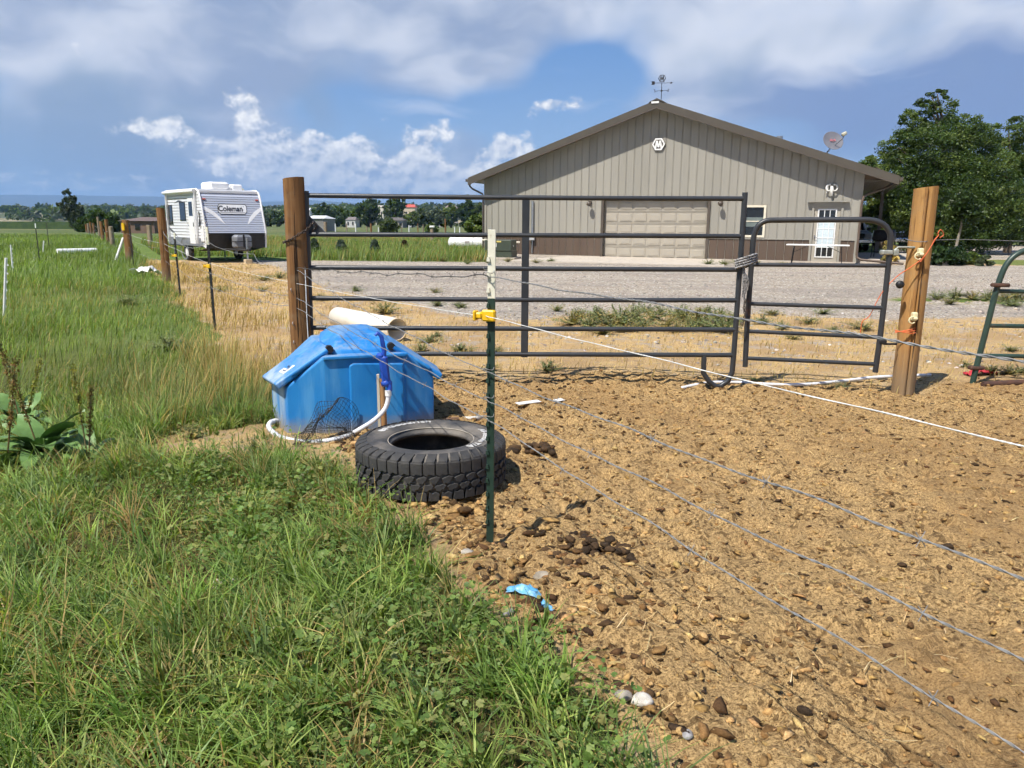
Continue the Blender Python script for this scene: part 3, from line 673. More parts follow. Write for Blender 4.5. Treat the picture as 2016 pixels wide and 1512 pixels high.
CHROME = pm('chrome', (0.6, 0.6, 0.62), (0.5, 0.5, 0.52), 10, 0.2, metal=1.0)
def glassmat(name, c=(0.012, 0.014, 0.015), rough=0.04, spec=0.6):
    m = pm(name, c, tuple(q * 1.3 for q in c), 2, rough, spec=spec); return m
GLASS_D = glassmat('dark_window_glass')
BLINDS = pm('pale_blinds', (0.62, 0.70, 0.72), (0.52, 0.61, 0.64), 1.5, 0.25, stretch=(.3, .3, 14))

def text_mesh(body, size, mat, name, parent=None, extrude=0.002, shear=0.0, bold=0.0, sx=1.0):
    cu = bpy.data.curves.new(name, 'FONT'); cu.body = body; cu.size = size; cu.extrude = extrude; cu.shear = shear; cu.offset = bold
    cu.align_x = 'CENTER'; cu.align_y = 'CENTER'; cu.resolution_u = 4
    t = bpy.data.objects.new(name, cu); col.objects.link(t)
    dg = bpy.context.evaluated_depsgraph_get(); me = bpy.data.meshes.new_from_object(t.evaluated_get(dg))
    bpy.data.objects.remove(t); bpy.data.curves.remove(cu)
    me.name = name; me.materials.clear(); me.materials.append(mat)
    if sx != 1.0:
        for v in me.vertices: v.co.x *= sx
    o = bpy.data.objects.new(name, me); col.objects.link(o)
    if parent is not None: o.parent = parent
    return o
def hex_pts(r, k=1.0): return [(r * math.cos(R(60 * i)) * k, r * math.sin(R(60 * i))) for i in range(6)]
def M_poly(w, h, t, dip):
    """outline of a letter M, width w, height h, stroke t"""
    a = w / 2; return [(-a, -h / 2), (-a + t * .9, -h / 2), (-a + t * 1.5, h * .12), (-t * .45, -h / 2), (t * .45, -h / 2), (a - t * 1.5, h * .12), (a - t * .9, -h / 2), (a, -h / 2), (a - t * .95, h / 2), (a - t * 1.75, h / 2), (0, -h / 2 + dip), (-a + t * 1.75, h / 2), (-a + t * .95, h / 2)]
def M_strokes(mb, r, y0, y1, t=0.2):
    """letter M inscribed in a hexagon of radius r, as four bars in the xz plane"""
    segs = [((-.58, -.80), (-.30, .62)), ((-.30, .62), (0, -.55)), ((0, -.55), (.30, .62)), ((.30, .62), (.58, -.80)), ((-.30, .62), (-.16, -.80)), ((.30, .62), (.16, -.80))][:4]
    for i, ((a, b), (c, d)) in enumerate(segs):
        a, b, c, d = a * r, b * r, c * r, d * r; L = math.hypot(c - a, d - b); nx, nz = -(d - b) / L * t * r / 2, (c - a) / L * t * r / 2
        e = 0.0006 * i
        mb.prism([(a - nx, b - nz), (c - nx, d - nz), (c + nx, d + nz), (a + nx, b + nz)], y0 - e, y1)

# ================================================================== METAL BUILDING
BW, BH, BA, BD = 16.42, 3.62, 6.42, 21.0      # width, eave height, apex height, depth
bx = empty('metal_building', (-1.34, 37.45, 0), -R(23), 'long tan metal building with brown wainscot and wide garage door', 'building')
SL = (BA - BH) / (BW / 2)
def roof_z(u): return BA - SL * abs(u - BW / 2)
GD0, GD1, GDH = 5.87, 10.47, 2.56
DR0, DR1, DRH = 14.72, 15.72, 2.22
WN0, WN1, WNZ0, WNZ1 = 11.98, 12.86, 0.98, 2.30
WAINS = 0.92
fw = MB()
# backing wall with openings (thin slabs between the openings)
def wall_col(mb, u0, u1, z0, top=None):
    t0, t1 = roof_z(u0) - .02, roof_z(u1) - .02
    poly = [(u0, z0), (u1, z0), (u1, t1)] + ([(BW / 2, BA - .02)] if u0 < BW / 2 < u1 else []) + [(u0, t0)]
    if top is not None: poly = [(u0, z0), (u1, z0), (u1, top), (u0, top)]
    mb.prism(poly, 0.03, 0.15)
cuts = [(0, GD0, None), (GD0, GD1, GDH), (GD1, WN0, None), (WN0, WN1, 'w'), (WN1, DR0, None), (DR0, DR1, DRH), (DR1, BW, None)]
for u0, u1, o in cuts:
    if o is None: wall_col(fw, u0, u1, 0)
    elif o == 'w': wall_col(fw, u0, u1, 0, WNZ0); wall_col(fw, u0, u1, WNZ1)
    else: wall_col(fw, u0, u1, o)
fwo = fw.build('front_wall', SIDING, bx)
# each siding panel: a shallow raised pan with two standing edges
NP = 48; pw = BW / NP
def pan(name, u0, u1, zl, zr0, zr1, mat, yo, parent):
    g = 0.007; rib = 0.016
    m = MB()
    prof = [(u0 + g, 0.0), (u0 + g + .004, -rib), (u0 + g + .020, -rib), (u0 + g + .028, -0.004), (u1 - g - .028, -0.004), (u1 - g - .020, -rib), (u1 - g - .004, -rib), (u1 - g, 0.0)]
    n = len(prof); vs = []
    for u, yy in prof: vs.append((u, yo + yy, zl))
    for u, yy in prof:
        t = (u - u0) / (u1 - u0); vs.append((u, yo + yy, zr0 + (zr1 - zr0) * t))
    m.add(vs, [(i, i + 1, i + 1 + n, i + n) for i in range(n - 1)])
    return m.build(name, mat, parent, fix=False)
for i in range(NP):
    u0, u1 = i * pw, (i + 1) * pw
    def blocked(a, b): return min(u1, b) - max(u0, a) > pw * .5
    yo = 0.026
    top0, top1 = roof_z(u0) - .03, roof_z(u1) - .03
    lo = WAINS
    if blocked(GD0, GD1): lo = GDH + .06
    elif blocked(DR0, DR1): lo = DRH + .10
    if blocked(WN0, WN1):
        pan('siding_panel', u0, u1, WAINS + .02, WNZ0, WNZ0, SIDING, yo, fwo); lo = WNZ1
    pan('siding_panel', u0, u1, lo + .02, top0, top1, SIDING, yo, fwo)
    if not blocked(GD0, GD1) and not blocked(DR0, DR1):
        pan('wainscot_panel', u0, u1, 0.06, WAINS, WAINS, SIDING_B, yo, fwo)
m = MB()
for u0, u1 in ((0, GD0 - .1), (GD1 + .1, DR0 - .08), (DR1 + .08, BW)): m.bb(u0, u1, -.012, .02, WAINS - .02, WAINS + .025)
m.build('wainscot_trim', SIDING, bx)
m = MB(); m.bb(-.05, .07, -.02, .12, .02, BH - .03); m.build('corner_trim', SIDING, bx); m = MB(); m.bb(BW - .09, BW + .04, -.02, .12, .02, BH - .03); m.build('corner_trim', SIDING, bx)
m = MB(); m.bb(-.02, GD0 - .1, -.04, .02, -.05, .05); m.bb(GD1 + .1, BW, -.04, .02, -.05, .05); m.build('footing', CONC, bx)
# side walls and back
m = MB(); m.bb(.03, .12, .15, BD, 0, BH - .03); m.build('side_wall', SIDING, bx)
m = MB(); m.bb(BW - .12, BW - .03, .15, BD, 0, BH - .03); m.build('side_wall', SIDING_B, bx)
m = MB(); m.prism([(0, 0), (BW, 0), (BW, BH), (BW / 2, BA - .03), (0, BH)], BD, BD + .1); m.build('back_wall', SIDING, bx)
# porch gable fill beyond the right wall
PO = 1.25; EO = 0.62; GO = 0.58
m = MB(); zp = roof_z(BW + PO) + .02
m.prism([(BW + .045, zp + .05), (BW + PO - .15, zp + .05), (BW + .045, roof_z(BW) - .04)], 0.0, .05); m.build('porch_gable_panel', SIDING_B, bx)
# roof
def roof_slope(sgn, u_out, name):
    m = MB(); uc = BW / 2
    a = [(uc, BA), (u_out, roof_z(u_out)), (u_out, roof_z(u_out) + .13), (uc, BA + .13)]
    m.prism(a, -GO, BD + .4); o = m.build(name, ROOF_M, bx)
    # standing seams across the slope
    s = MB(); L = abs(u_out - uc); k = int((BD + GO) / 0.41)
    for i in range(k + 1):
        yy = -GO + .04 + i * 0.41
        s.prism([(uc, BA + .128), (u_out, roof_z(u_out) + .128), (u_out, roof_z(u_out) + .155), (uc, BA + .155)], yy, yy + .03)
    s.build('roof_seams', ROOF_M, o); return o
rl = roof_slope(-1, -EO, 'roof'); rr_ = roof_slope(1, BW + PO, 'roof')
for u_out, par in ((-EO, rl), (BW + PO, rr_)):
    m = MB(); uc = BW / 2
    m.prism([(uc, BA - .13), (u_out, roof_z(u_out) - .13), (u_out, roof_z(u_out) + .165), (uc, BA + .165)], -GO - .035, -GO - .003); m.build('fascia', ROOF_M, par)
    m = MB(); m.prism([(uc, BA - .17), (u_out, roof_z(u_out) - .17), (u_out, roof_z(u_out) - .115), (uc, BA - .115)], -GO - .055, -GO + .02); m.build('rake_trim', TRIM_B, par)
    m = MB(); m.prism([(uc, BA - .05), (u_out + (0.3 if u_out < 0 else -0.3), roof_z(u_out) + .05 * 0), (u_out + (0.3 if u_out < 0 else -0.3), roof_z(u_out) + .02), (uc, BA - .02)], -GO, -.03); m.build('soffit', SOFFIT, par)
m = MB(); m.prism([(BW / 2 - .32, BA + .165 - .32 * SL), (BW / 2, BA + .175), (BW / 2 + .32, BA + .165 - .32 * SL), (BW / 2 + .32, BA + .20 - .32 * SL), (BW / 2, BA + .235), (BW / 2 - .32, BA + .20 - .32 * SL)], -GO - .06, BD + .42); m.build('ridge_cap', ROOF_M, rl)
m = MB(); m.bb(BW / 2 - .22, BW / 2 + .10, -GO - .064, -GO - .05, BA + .03, BA + .11); m.build('name_plate', WHITE, rl)
# porch ceiling, beam, post and slab
m = MB(); m.bb(BW + .045, BW + PO - .1, .06, 9.0, zp - .01, zp + .03); m.build('porch_ceiling', SOFFIT, bx)
for k in range(9):
    s = MB(); s.bb(BW + .06 + k * .2, BW + .07 + k * .2, .06, 9.0, zp - .022, zp - .008); s.build('ceiling_rib', TRIM_B, bx)
m = MB(); m.bb(BW + .0, BW + 3.3, .2, 9.5, -.02, .15); m.build('porch_slab', CONC, bx)
m = MB(); m.bb(BW + PO - .25, BW + PO - .10, 8.6, 8.75, .15, zp); m.build('porch_post', TRIM_B, bx)
# gutters and downspouts
m = MB(); zl_ = roof_z(-EO); m.bb(-EO - .13, -EO - .01, -GO - .02, BD, zl_ - .02, zl_ + .11); m.build('gutter', TRIM_B, bx)
m = MB(); m.tube([(-EO - .06, -GO + .3, zl_), (-EO - .06, -GO + .3, zl_ - .2), (-EO + .04, -GO + .35, zl_ - .32), (-.12, -.05, zl_ - .56), (-.09, -.05, zl_ - .75), (-.09, -.05, .1)], .045, 8); m.build('downspout', TRIM_B, bx)
m = MB(); zr_ = roof_z(BW + PO); m.bb(BW + PO + .01, BW + PO + .13, -GO - .02, BD, zr_ - .02, zr_ + .11); m.build('gutter', TRIM_B, bx)
m = MB(); m.tube([(BW + PO - .05, 1.6, zr_ + .02), (BW + PO - .3, 1.2, zr_ - .18), (BW + .22, -.02, zr_ - .48), (BW + .07, -.09, zr_ - .58), (BW + .03, -.09, zr_ - .8), (BW + .03, -.09, .38), (BW + .05, -.1, .24), (BW + .2, -.16, .16), (BW + 1.7, -.62, .06)], .05, 8); m.build('downspout', SIDING_B, bx)
# garage door: frame plus sections of raised panels
m = MB(); m.bb(GD0 - .11, GD0, -.022, .2, 0, GDH + .08); m.bb(GD1, GD1 + .11, -.022, .2, 0, GDH + .08); m.bb(GD0, GD1, -.022, .2, GDH, GDH + .08); m.build('garage_door_frame', TRIM_B, bx)
gd = MB(); gd.bb(GD0, GD1, .22, .26, 0, GDH + .02); gdo = gd.build('garage_door', GDOOR, bx)
rows, cols_ = 5, 7; sh_ = GDH / rows; sw = (GD1 - GD0) / cols_
for r_ in range(rows):
    for c_ in range(cols_):
        a0, a1, z0, z1 = GD0 + c_ * sw + .05, GD0 + (c_ + 1) * sw - .05, r_ * sh_ + .075, (r_ + 1) * sh_ - .075
        p = MB(); p.bb(a0, a1, .196, .222, z0, z1); p.bb(a0 + .05, a1 - .05, .186, .198, z0 + .05, z1 - .05)
        p.build('door_panel', GDOOR, gdo, bevel=.008, seg=1)
    p = MB(); p.bb(GD0 + .01, GD1 - .01, .205, .222, (r_ + 1) * sh_ - .045, (r_ + 1) * sh_ - .012); p.bb(GD0 + .01, GD1 - .01, .205, .222, r_ * sh_ + .012, r_ * sh_ + .045); p.build('door_section', GDOOR, gdo)
m = MB(); m.bb(GD0 + .02, GD1 - .02, .20, .24, -.005, .03); m.build('door_seal', BLACK, gdo)
# walk door with fifteen panes
m = MB(); m.bb(DR0 - .09, DR0, -.03, .1, .02, DRH + .09); m.bb(DR1, DR1 + .09, -.03, .1, .02, DRH + .09); m.bb(DR0, DR1, -.03, .1, DRH, DRH + .09); m.build('door_frame', SIDING, bx)
m = MB(); m.bb(DR0 - .28, DR1 + .28, -.17, .0, DRH + .19, DRH + .22); m.bb(DR0 - .05, DR1 + .05, -.06, .0, DRH + .06, DRH + .19); m.build('door_canopy', SIDING, bx)
m = MB(); m.bb(DR0 + .01, DR1 - .01, .04, .08, .03, DRH - .01); dro = m.build('door', GDOOR, bx)
l0, l1, lz0, lz1 = DR0 + .19, DR1 - .19, .25, DRH - .12
fr = MB(); fr.bb(l0 - .045, l0, .012, .045, lz0 - .045, lz1 + .045); fr.bb(l1, l1 + .045, .012, .045, lz0 - .045, lz1 + .045); fr.bb(l0, l1, .012, .045, lz1, lz1 + .045); fr.bb(l0, l1, .012, .045, lz0 - .045, lz0)
fr.build('lite_frame', WHITE, dro)
for c_ in range(3):
    for r_ in range(5):
        a0, a1 = l0 + (l1 - l0) * c_ / 3, l0 + (l1 - l0) * (c_ + 1) / 3; z0, z1 = lz0 + (lz1 - lz0) * r_ / 5, lz0 + (lz1 - lz0) * (r_ + 1) / 5
        p = MB(); p.bb(a0 + .014, a1 - .014, .030, .036, z0 + .014, z1 - .014); p.build('pane', BLINDS if r_ in (1, 2, 3) else GLASS_D, dro)
mu = MB()
for c_ in (1, 2): a = l0 + (l1 - l0) * c_ / 3; mu.bb(a - .014, a + .014, .016, .04, lz0, lz1)
for r_ in range(1, 5): z = lz0 + (lz1 - lz0) * r_ / 5; mu.bb(l0, l1, .019, .037, z - .014, z + .014)
mu.build('muntins', WHITE, dro)
m = MB(); m.box((DR0 + .09, .02, 1.02), (.03, .03, .16)); m.tube([(DR0 + .09, .0, 1.0), (DR0 + .09, -.05, 1.0), (DR0 + .2, -.05, 1.0)], .011, 6); m.build('handle', CHROME, dro)
# window
fr = MB(); fr.bb(WN0, WN0 + .09, -.035, .1, WNZ0, WNZ1); fr.bb(WN1 - .09, WN1, -.035, .1, WNZ0, WNZ1); fr.bb(WN0 + .09, WN1 - .09, -.035, .1, WNZ1 - .09, WNZ1); fr.bb(WN0 + .09, WN1 - .09, -.035, .1, WNZ0, WNZ0 + .09)
wno = fr.build('window', CREAM, bx)
m = MB(); m.bb(WN0 + .08, WN1 - .08, .04, .05, WNZ0 + .08, WNZ1 - .08); m.build('pane', GLASS_D, wno)
m = MB(); m.bb(WN0 + .09, WN1 - .09, .015, .042, (WNZ0 + WNZ1) / 2 - .02, (WNZ0 + WNZ1) / 2 + .02); m.build('meeting_rail', CREAM, wno)
m = MB(); m.bb(WN0 + .09, WN1 - .09, .033, .039, 1.42, 1.80); m.build('blind', pm('grey_blind', (.16, .19, .18), (.13, .16, .15), 3, .3), wno)
# goose-neck lamps either side of the garage door
for ul in (5.25, 11.02):
    m = MB(); zl = 2.42; m.box((ul, -.02, zl), (.12, .05, .16))
    m.tube([(ul, -.04, zl), (ul, -.16, zl + .07), (ul, -.24, zl + .03)], .018, 6); lm = m.build('wall_lamp', TRIM_B, bx)
    m = MB(); m.lathe([(.05, .03), (.10, .0), (.12, -.09), (.03, -.16)], 12, (ul, -.24, zl)); m.build('lamp_shade', TRIM_B, lm)
# hexagon emblem
EU, EZ = BW / 2 + .03, 4.86
m = MB(); m.prism(hex_pts(.30), -.045, .0); 
em = m.build('emblem', TRIM_B, bx, loc=(EU, 0, EZ))
m = MB(); ho, hi = hex_pts(.285), hex_pts(.215)
for i in range(6): m.prism([ho[i], ho[(i + 1) % 6], hi[(i + 1) % 6], hi[i]], -.052, -.02)
M_strokes(m, .235, -.054, -.02, .30); m.build('emblem_letter', WHITE, em)
# curled white ornament above the walk door
om = MB(); ou, oz = 15.30, 2.90
for sgn, x0 in ((-1, -.07), (1, .08)):
    pts = [(x0 + sgn * (.02 + .13 * math.sin(t) * (1 - .1 * t)), -.06 - .02 * t, .04 + .15 * math.cos(t) * (1 - .12 * t)) for t in np.linspace(-.3, 4.4, 18)]
    om.tube([(ou + a, b, oz + c) for a, b, c in pts], [.045 - .0019 * i for i in range(18)], 8)
om.tube([(ou, -.07, oz + .12), (ou + .01, -.12, oz - .02), (ou + .02, -.10, oz - .18), (ou + .02, -.08, oz - .25)], [.06, .075, .05, .03], 8)
om.tube([(ou - .16, -.05, oz + .2), (ou - .15, -.06, oz + .02), (ou - .19, -.06, oz - .15)], [.03, .035, .02], 8)
om.build('wall_ornament', pm('bleached_white', (.8, .79, .75), (.62, .6, .55), 15, .6), bx, label='white curled horn-like ornament')
# service conduit and meter on the wall
m = MB(); cu_ = 2.46; m.tube([(cu_, -.05, 2.5), (cu_, -.05, .95)], .06, 8); cdo = m.build('conduit', GALV, bx)
m = MB(); m.tube([(cu_, -.05, .95), (cu_, -.05, .12)], .025, 6); m.build('lower_pipe', GALV, cdo)
m = MB(); m.cbox((cu_, -.09, .84), (.26, .13, .26), .02); m.build('junction_box', pm('grey_box', (.45, .46, .46), (.4, .41, .41), 4, .5), cdo)
# flue on the far slope
m = MB(); fu = BW / 2 + 4.4; m.tube([(fu, 7.0, roof_z(fu)), (fu, 7.0, roof_z(fu) + .62)], .13, 10); m.tube([(fu, 7.0, roof_z(fu) + .66), (fu, 7.0, roof_z(fu) + .82)], .15, 10); m.build('flue', GALV, rr_)

# concrete apron
ca, sa = math.cos(-R(23)), math.sin(-R(23))
def B2W(u, v): return (-1.34 + u * ca - v * sa, 37.45 + u * sa + v * ca)
m = MB(); m.slab([B2W(4.3, .2), B2W(3.6, -5.6), B2W(12.0, -5.2), B2W(11.3, .2)], -.05, .035); m.build('concrete_apron', CONC, kind='structure', label='pale concrete apron before the garage door')

# weather vane on the ridge front
wx_, wy_ = B2W(BW / 2 + .12, -GO + .25)
wv = empty('weather_vane', (wx_, wy_, BA + .20), -R(14), 'black weather vane with arrow and hexagon letter on the roof ridge', 'weather vane')
m = MB(); m.tube([(0, 0, 0), (0, 0, .82)], .018, 6); m.lathe([(.0, .36), (.05, .40), (.05, .44), (.0, .48)], 10); m.build('rod', DARKMETAL, wv)
m = MB(); m.tube([(-.33, 0, .42), (.33, 0, .44)], .010, 6); m.tube([(0, -.3, .43), (0, .3, .43)], .010, 6)
for sx in (-1, 1):
    m.tube([(sx * .33, 0, .35), (sx * .33, 0, .51)], .010, 5); m.tube([(sx * .27, 0, .37), (sx * .37, 0, .50)], .010, 5)
m.build('compass_arms', DARKMETAL, wv)
m = MB(); m.tube([(-.42, 0, .80), (.46, 0, .78)], .012, 6); m.prism([(-.52, .72), (-.36, .72), (-.32, .80), (-.36, .88), (-.52, .88), (-.47, .80)], -.012, .012); m.prism([(.42, .73), (.54, .78), (.42, .83)], -.012, .012); m.build('arrow', DARKMETAL, wv)
m = MB(); ho, hi = hex_pts(.19), hex_pts(.155)
for i in range(6): m.prism([ho[i], ho[(i + 1) % 6], hi[(i + 1) % 6], hi[i]], -.012, .012)
M_strokes(m, .17, -.0125, .0125, .26); m.build('letter_emblem', DARKMETAL, wv, loc=(0, 0, 1.0)); wv.scale = (.85, .85, .85)

# satellite dish on the right slope
du = BW / 2 + 6.75; dxy = B2W(du, 1.6)
ds = empty('satellite_dish', (dxy[0], dxy[1], roof_z(du) + .12), -R(23), 'grey satellite dish tilted up on the brown roof', 'satellite dish')
m = MB(); m.tube([(-.12, 0, -.02), (.0, 0, .22), (.18, 0, .48)], .028, 8); m.box((-.12, 0, .0), (.22, .18, .03)); m.build('mast', GALV, ds)
dm = MB(); prof = [(0.0, 0.0)] + [(r, r * r * .34) for r in np.linspace(.06, .42, 7)] + [(.43, .062), (.42, .045)]
dm.lathe(prof, 28)
dish = dm.build('reflector', pm('dish_grey', (.17, .17, .19), (.14, .14, .16), 3, .5), ds, loc=(.18, -.06, .66)); dish.rotation_euler = (R(62), 0, R(28))
tx = text_mesh('dish', .17, pm('dish_red', (.55, .12, .14), (.5, .1, .12), 5, .5), 'dish_lettering', dish, extrude=.004); tx.location = (0, .03, .045)
m = MB(); m.tube([(.22, -.05, .45), (.56, -.42, .72), (.60, -.46, .84)], .02, 6); m.build('feed_arm', GALV, ds)
m = MB(); m.cbox((.60, -.44, .90), (.22, .13, .13), .03, (0, -.5, .5)); m.build('receiver', pm('receiver_beige', (.5, .48, .36), (.42, .4, .3), 5, .5), ds)

# white folding table before the walk door
tb = empty('folding_table', (*B2W(15.0, -1.35), 0), -R(23), 'white folding table standing in front of the glazed door', 'table')
m = MB(); m.cbox((0, 0, .735), (2.3, .76, .05), .02); m.build('table_top', WHITE, tb)
for sx in (-1, 1):
    m = MB()
    for sy in (-.28, .28): m.tube([(sx * .86, sy, .70), (sx * .92, sy, .02)], .017, 6)
    m.tube([(sx * .90, -.28, .3), (sx * .90, .28, .3)], .014, 6); m.tube([(sx * .88, 0, .45), (sx * .35, 0, .70)], .012, 6); m.build('leg', DARKMETAL, tb)

# porch furniture: a dark barbecue and chairs in the shade
gx0 = B2W(BW + 1.1, 3.2)
bq = empty('barbecue', (*gx0, .15), -R(40), 'dark barbecue grill on the porch beside the downspout', 'barbecue')
m = MB(); m.cbox((0, 0, .82), (.85, .5, .18), .03); m.build('firebox', BLACK, bq)
m = MB(); m.lathe([(.0, -.4), (.24, -.4), (.26, -.2), (.26, .2), (.24, .4), (0, .4)], 14, (0, .02, .92), 'X'); m.build('lid', BLACK, bq)
for sx in (-1, 1):
    for sy in (-1, 1):
        m = MB(); m.tube([(sx * .38, sy * .2, .75), (sx * .40, sy * .22, .0)], .02, 6); m.build('leg', DARKMETAL, bq)
m = MB(); m.bb(-.4, .4, -.22, .22, .25, .28); m.build('shelf', DARKMETAL, bq)
# ================================================================== GATES, POSTS, WIRES
PIPE = pm('gate_pipe_charcoal', (0.026, 0.029, 0.033), (0.036, 0.039, 0.043), 6, 0.38, 0.06, 200, c3=(0.075, 0.06, 0.05), scale3=14, lim3=(0.70, 0.78), spec=0.5)
PIPE_R = pm('gate_pipe_rusty', (0.028, 0.030, 0.034), (0.036, 0.038, 0.041), 6, 0.42, 0.06, 200, c3=(0.13, 0.055, 0.03), scale3=5, lim3=(0.60, 0.72), spec=0.5)
PIPE_G = pm('gate_pipe_green', (0.022, 0.045, 0.034), (0.030, 0.058, 0.043), 6, 0.42, 0.05, 200, c3=(0.10, 0.07, 0.05), scale3=7, lim3=(0.64, 0.75))
def woodmat(name, c1, c2, c3, vs=1.0):
    m = bpy.data.materials.new(name); m.use_nodes = True; n = NT(m.node_tree); b = n.n['Principled BSDF']
    tc = n.new('ShaderNodeTexCoord').outputs['Object']
    g = n.noise(n.mapping(tc, (1, 1, .05)), 60, 5, 0.65); g2 = n.noise(n.mapping(tc, (1, 1, .035)), 22, 4, 0.6); kn = n.noise(n.mapping(tc, (1, 1, .45)), 6, 4, 0.6); cr = n.noise(n.mapping(tc, (1, 1, .02)), 34, 3, 0.5); zz = n.sep(tc)[2]
    c = n.mix(n.ss(g2, .32, .66), c1, c2); c = n.mix(n.math('MULTIPLY', n.ss(g, .55, .72), .75), c, c3); c = n.mix(n.math('MULTIPLY', n.ss(kn, .56, .74), .5), c, c3)
    c = n.mix(n.math('MULTIPLY', n.ss(cr, .63, .67), .9), c, tuple(q * .25 for q in c3)); c = n.mix(n.math('MULTIPLY', n.ss(n.math('ADD', zz, n.math('MULTIPLY', kn, -.5)), .35, -.2), .75), c, (.20, .155, .10)); c = n.mix(n.math('MULTIPLY', n.ss(n.noise(tc, 3.5, 4), .52, .7), .45), c, (.26, .19, .12))
    n.put(b.inputs['Base Color'], c); b.inputs['Roughness'].default_value = .8; b.inputs['Specular IOR Level'].default_value = .25
    bp = n.new('ShaderNodeBump'); bp.inputs['Strength'].default_value = .7; bp.inputs['Distance'].default_value = .006
    n.put(bp.inputs['Height'], n.math('SUBTRACT', n.math('ADD', g, n.math('MULTIPLY', g2, .6)), n.math('MULTIPLY', n.ss(cr, .62, .68), 1.5))); n.link(bp.outputs[0], b.inputs['Normal']); return m
WOOD_R = woodmat('treated_post_red_brown', (0.150, 0.068, 0.024), (0.250, 0.125, 0.046), (0.04, 0.020, 0.010))
WOOD_Y = woodmat('treated_post_honey', (0.33, 0.165, 0.052), (0.44, 0.245, 0.085), (0.115, 0.052, 0.020))
WOOD_G = woodmat('weathered_post_grey', (0.25, 0.19, 0.12), (0.33, 0.26, 0.18), (0.11, 0.08, 0.05))

def rail(name, a, b, r, mat, parent, n=14, dent=0.0):
    m = MB(); a, b = Vector(a), Vector(b); k = 9
    pts = [a.lerp(b, i / (k - 1)) + Vector((0, 0, -dent * math.sin(math.pi * i / (k - 1)))) for i in range(k)]
    return m.tube(pts, r, n).build(name, mat, parent)

# --- long pipe panel (gate) between the corner post and the small gate
PY = 6.93; lx0, lx1 = D(608, 560, PY).x, D(1452, 560, PY).x
cg = empty('corral_gate', (0, 0, 0), 0, 'long black six-rail pipe gate chained to the round brown post', 'gate')
rr = 0.0215
zr_l = [D(640, q, PY).z for q in (385, 461.5, 527, 587, 645.5, 696)]; zr_r = [D(1440, q, PY).z for q in (391, 465, 531, 591, 649, 699)]
lx_top, lx_bot = D(601, 376, PY), D(612, 690, PY); rx_top, rx_bot = D(1467, 379, PY), D(1441, 735, PY)
m = MB(); m.tube([lx_top, lx_bot + Vector((0, 0, -.12))], .030, 14); m.build('upright', PIPE, cg)
m = MB(); fl = D(1386, 700, PY); fbz = 0.03
foot = [rx_top, Vector((rx_bot.x + .005, PY, .30)), Vector((rx_bot.x, PY, .16)), Vector((rx_bot.x - .035, PY, .075)), Vector((rx_bot.x - .10, PY, fbz)), Vector((rx_bot.x - .15, PY, fbz)), Vector((fl.x + .06, PY, .075)), Vector((fl.x + .005, PY, .15)), Vector((fl.x, PY, zr_r[5]))]
m.tube(foot, .0245, 14); m.build('upright', PIPE, cg, label='right upright bent into a foot loop')
for i in range(6):
    xl, xr = lx_top.lerp(lx_bot, i / 5).x, rx_top.lerp(rx_bot, i / 5.6).x
    rail('rail', (xl, PY, zr_l[i]), (xr, PY, zr_r[i]), rr, PIPE, cg, dent=.006 * (i % 3 == 0))
mid_x = D(1034, 540, PY).x
m = MB(); m.cbox((mid_x, PY, (zr_l[0] + zr_l[5]) / 2 - .005), (.066, .03, zr_l[0] - zr_l[5] + .03), .006); m.build('center_brace', PIPE, cg)
m = MB(); m.prism([(lx_top.x + .02, zr_l[1] + .17), (lx_top.x + .16, zr_l[1] + .02), (lx_top.x + .02, zr_l[1] - .02)], PY - .006, PY + .006); m.build('gusset', PIPE, cg)

# --- small bow-top walk gate
wg = empty('walk_gate', (0, 0, 0), 0, 'small black bow-cornered pipe gate hung on the square-cut post', 'gate')
Yl, Yr = 7.02, 6.80
def WG(px, py, t): return D(px, py, Yl + (Yr - Yl) * t)
path = [WG(1467, 722, 0), WG(1471, 640, 0), WG(1478, 540, 0), WG(1483, 475, 0), WG(1487, 456, .01), WG(1494, 443, .04), WG(1508, 435, .08), WG(1530, 433.5, .14), WG(1600, 433, .42), WG(1690, 432.5, .78), WG(1718, 434, .88), WG(1738, 441, .95), WG(1750, 455, .99), WG(1753, 475, 1), WG(1746, 550, 1), WG(1733, 660, 1), WG(1723, 733, 1)]
def smooth_path(p, k=3):
    out = []
    for i in range(len(p) - 1):
        p0, p1, p2, p3 = p[max(i - 1, 0)], p[i], p[i + 1], p[min(i + 2, len(p) - 1)]
        for j in range(k):
            t = j / k; out.append(0.5 * ((2 * p1) + (p2 - p0) * t + (2 * p0 - 5 * p1 + 4 * p2 - p3) * t * t + (3 * p1 - p0 - 3 * p2 + p3) * t ** 3))
    out.append(p[-1]); return out
m = MB(); m.tube(smooth_path(path), .0245, 14); m.build('bow_frame', PIPE_R, wg)
for a, b in (((1480, 521), (1743, 523)), ((1475, 598), (1737, 606)), ((1470, 652), (1730, 664)), ((1469, 705), (1727, 717))):
    rail('rail', WG(a[0], a[1], 0), WG(b[0], b[1], 1), .0185, PIPE_R if a[1] < 560 else PIPE, wg)
m = MB(); hp = WG(1745, 497, 1); m.cbox(hp, (.10, .07, .042), .01); m.cbox(hp + Vector((.08, 0, 0)), (.05, .06, .06), .01)
m.tube([hp + Vector((.07, 0, .02)), hp + Vector((.1, 0, .045)), hp + Vector((.27, .02, .045))], .010, 8); m.build('hinge_clamp', pm('zinc_dull', (.42, .43, .37), (.34, .35, .30), 30, .5, metal=.5), wg)
m = MB(); hp = WG(1736, 673, 1); m.cbox(hp, (.07, .06, .04), .008); m.tube([hp + Vector((.02, 0, -.02)), hp + Vector((.14, .01, -.02))], .010, 8); m.build('hinge_pin', DARKMETAL, wg)

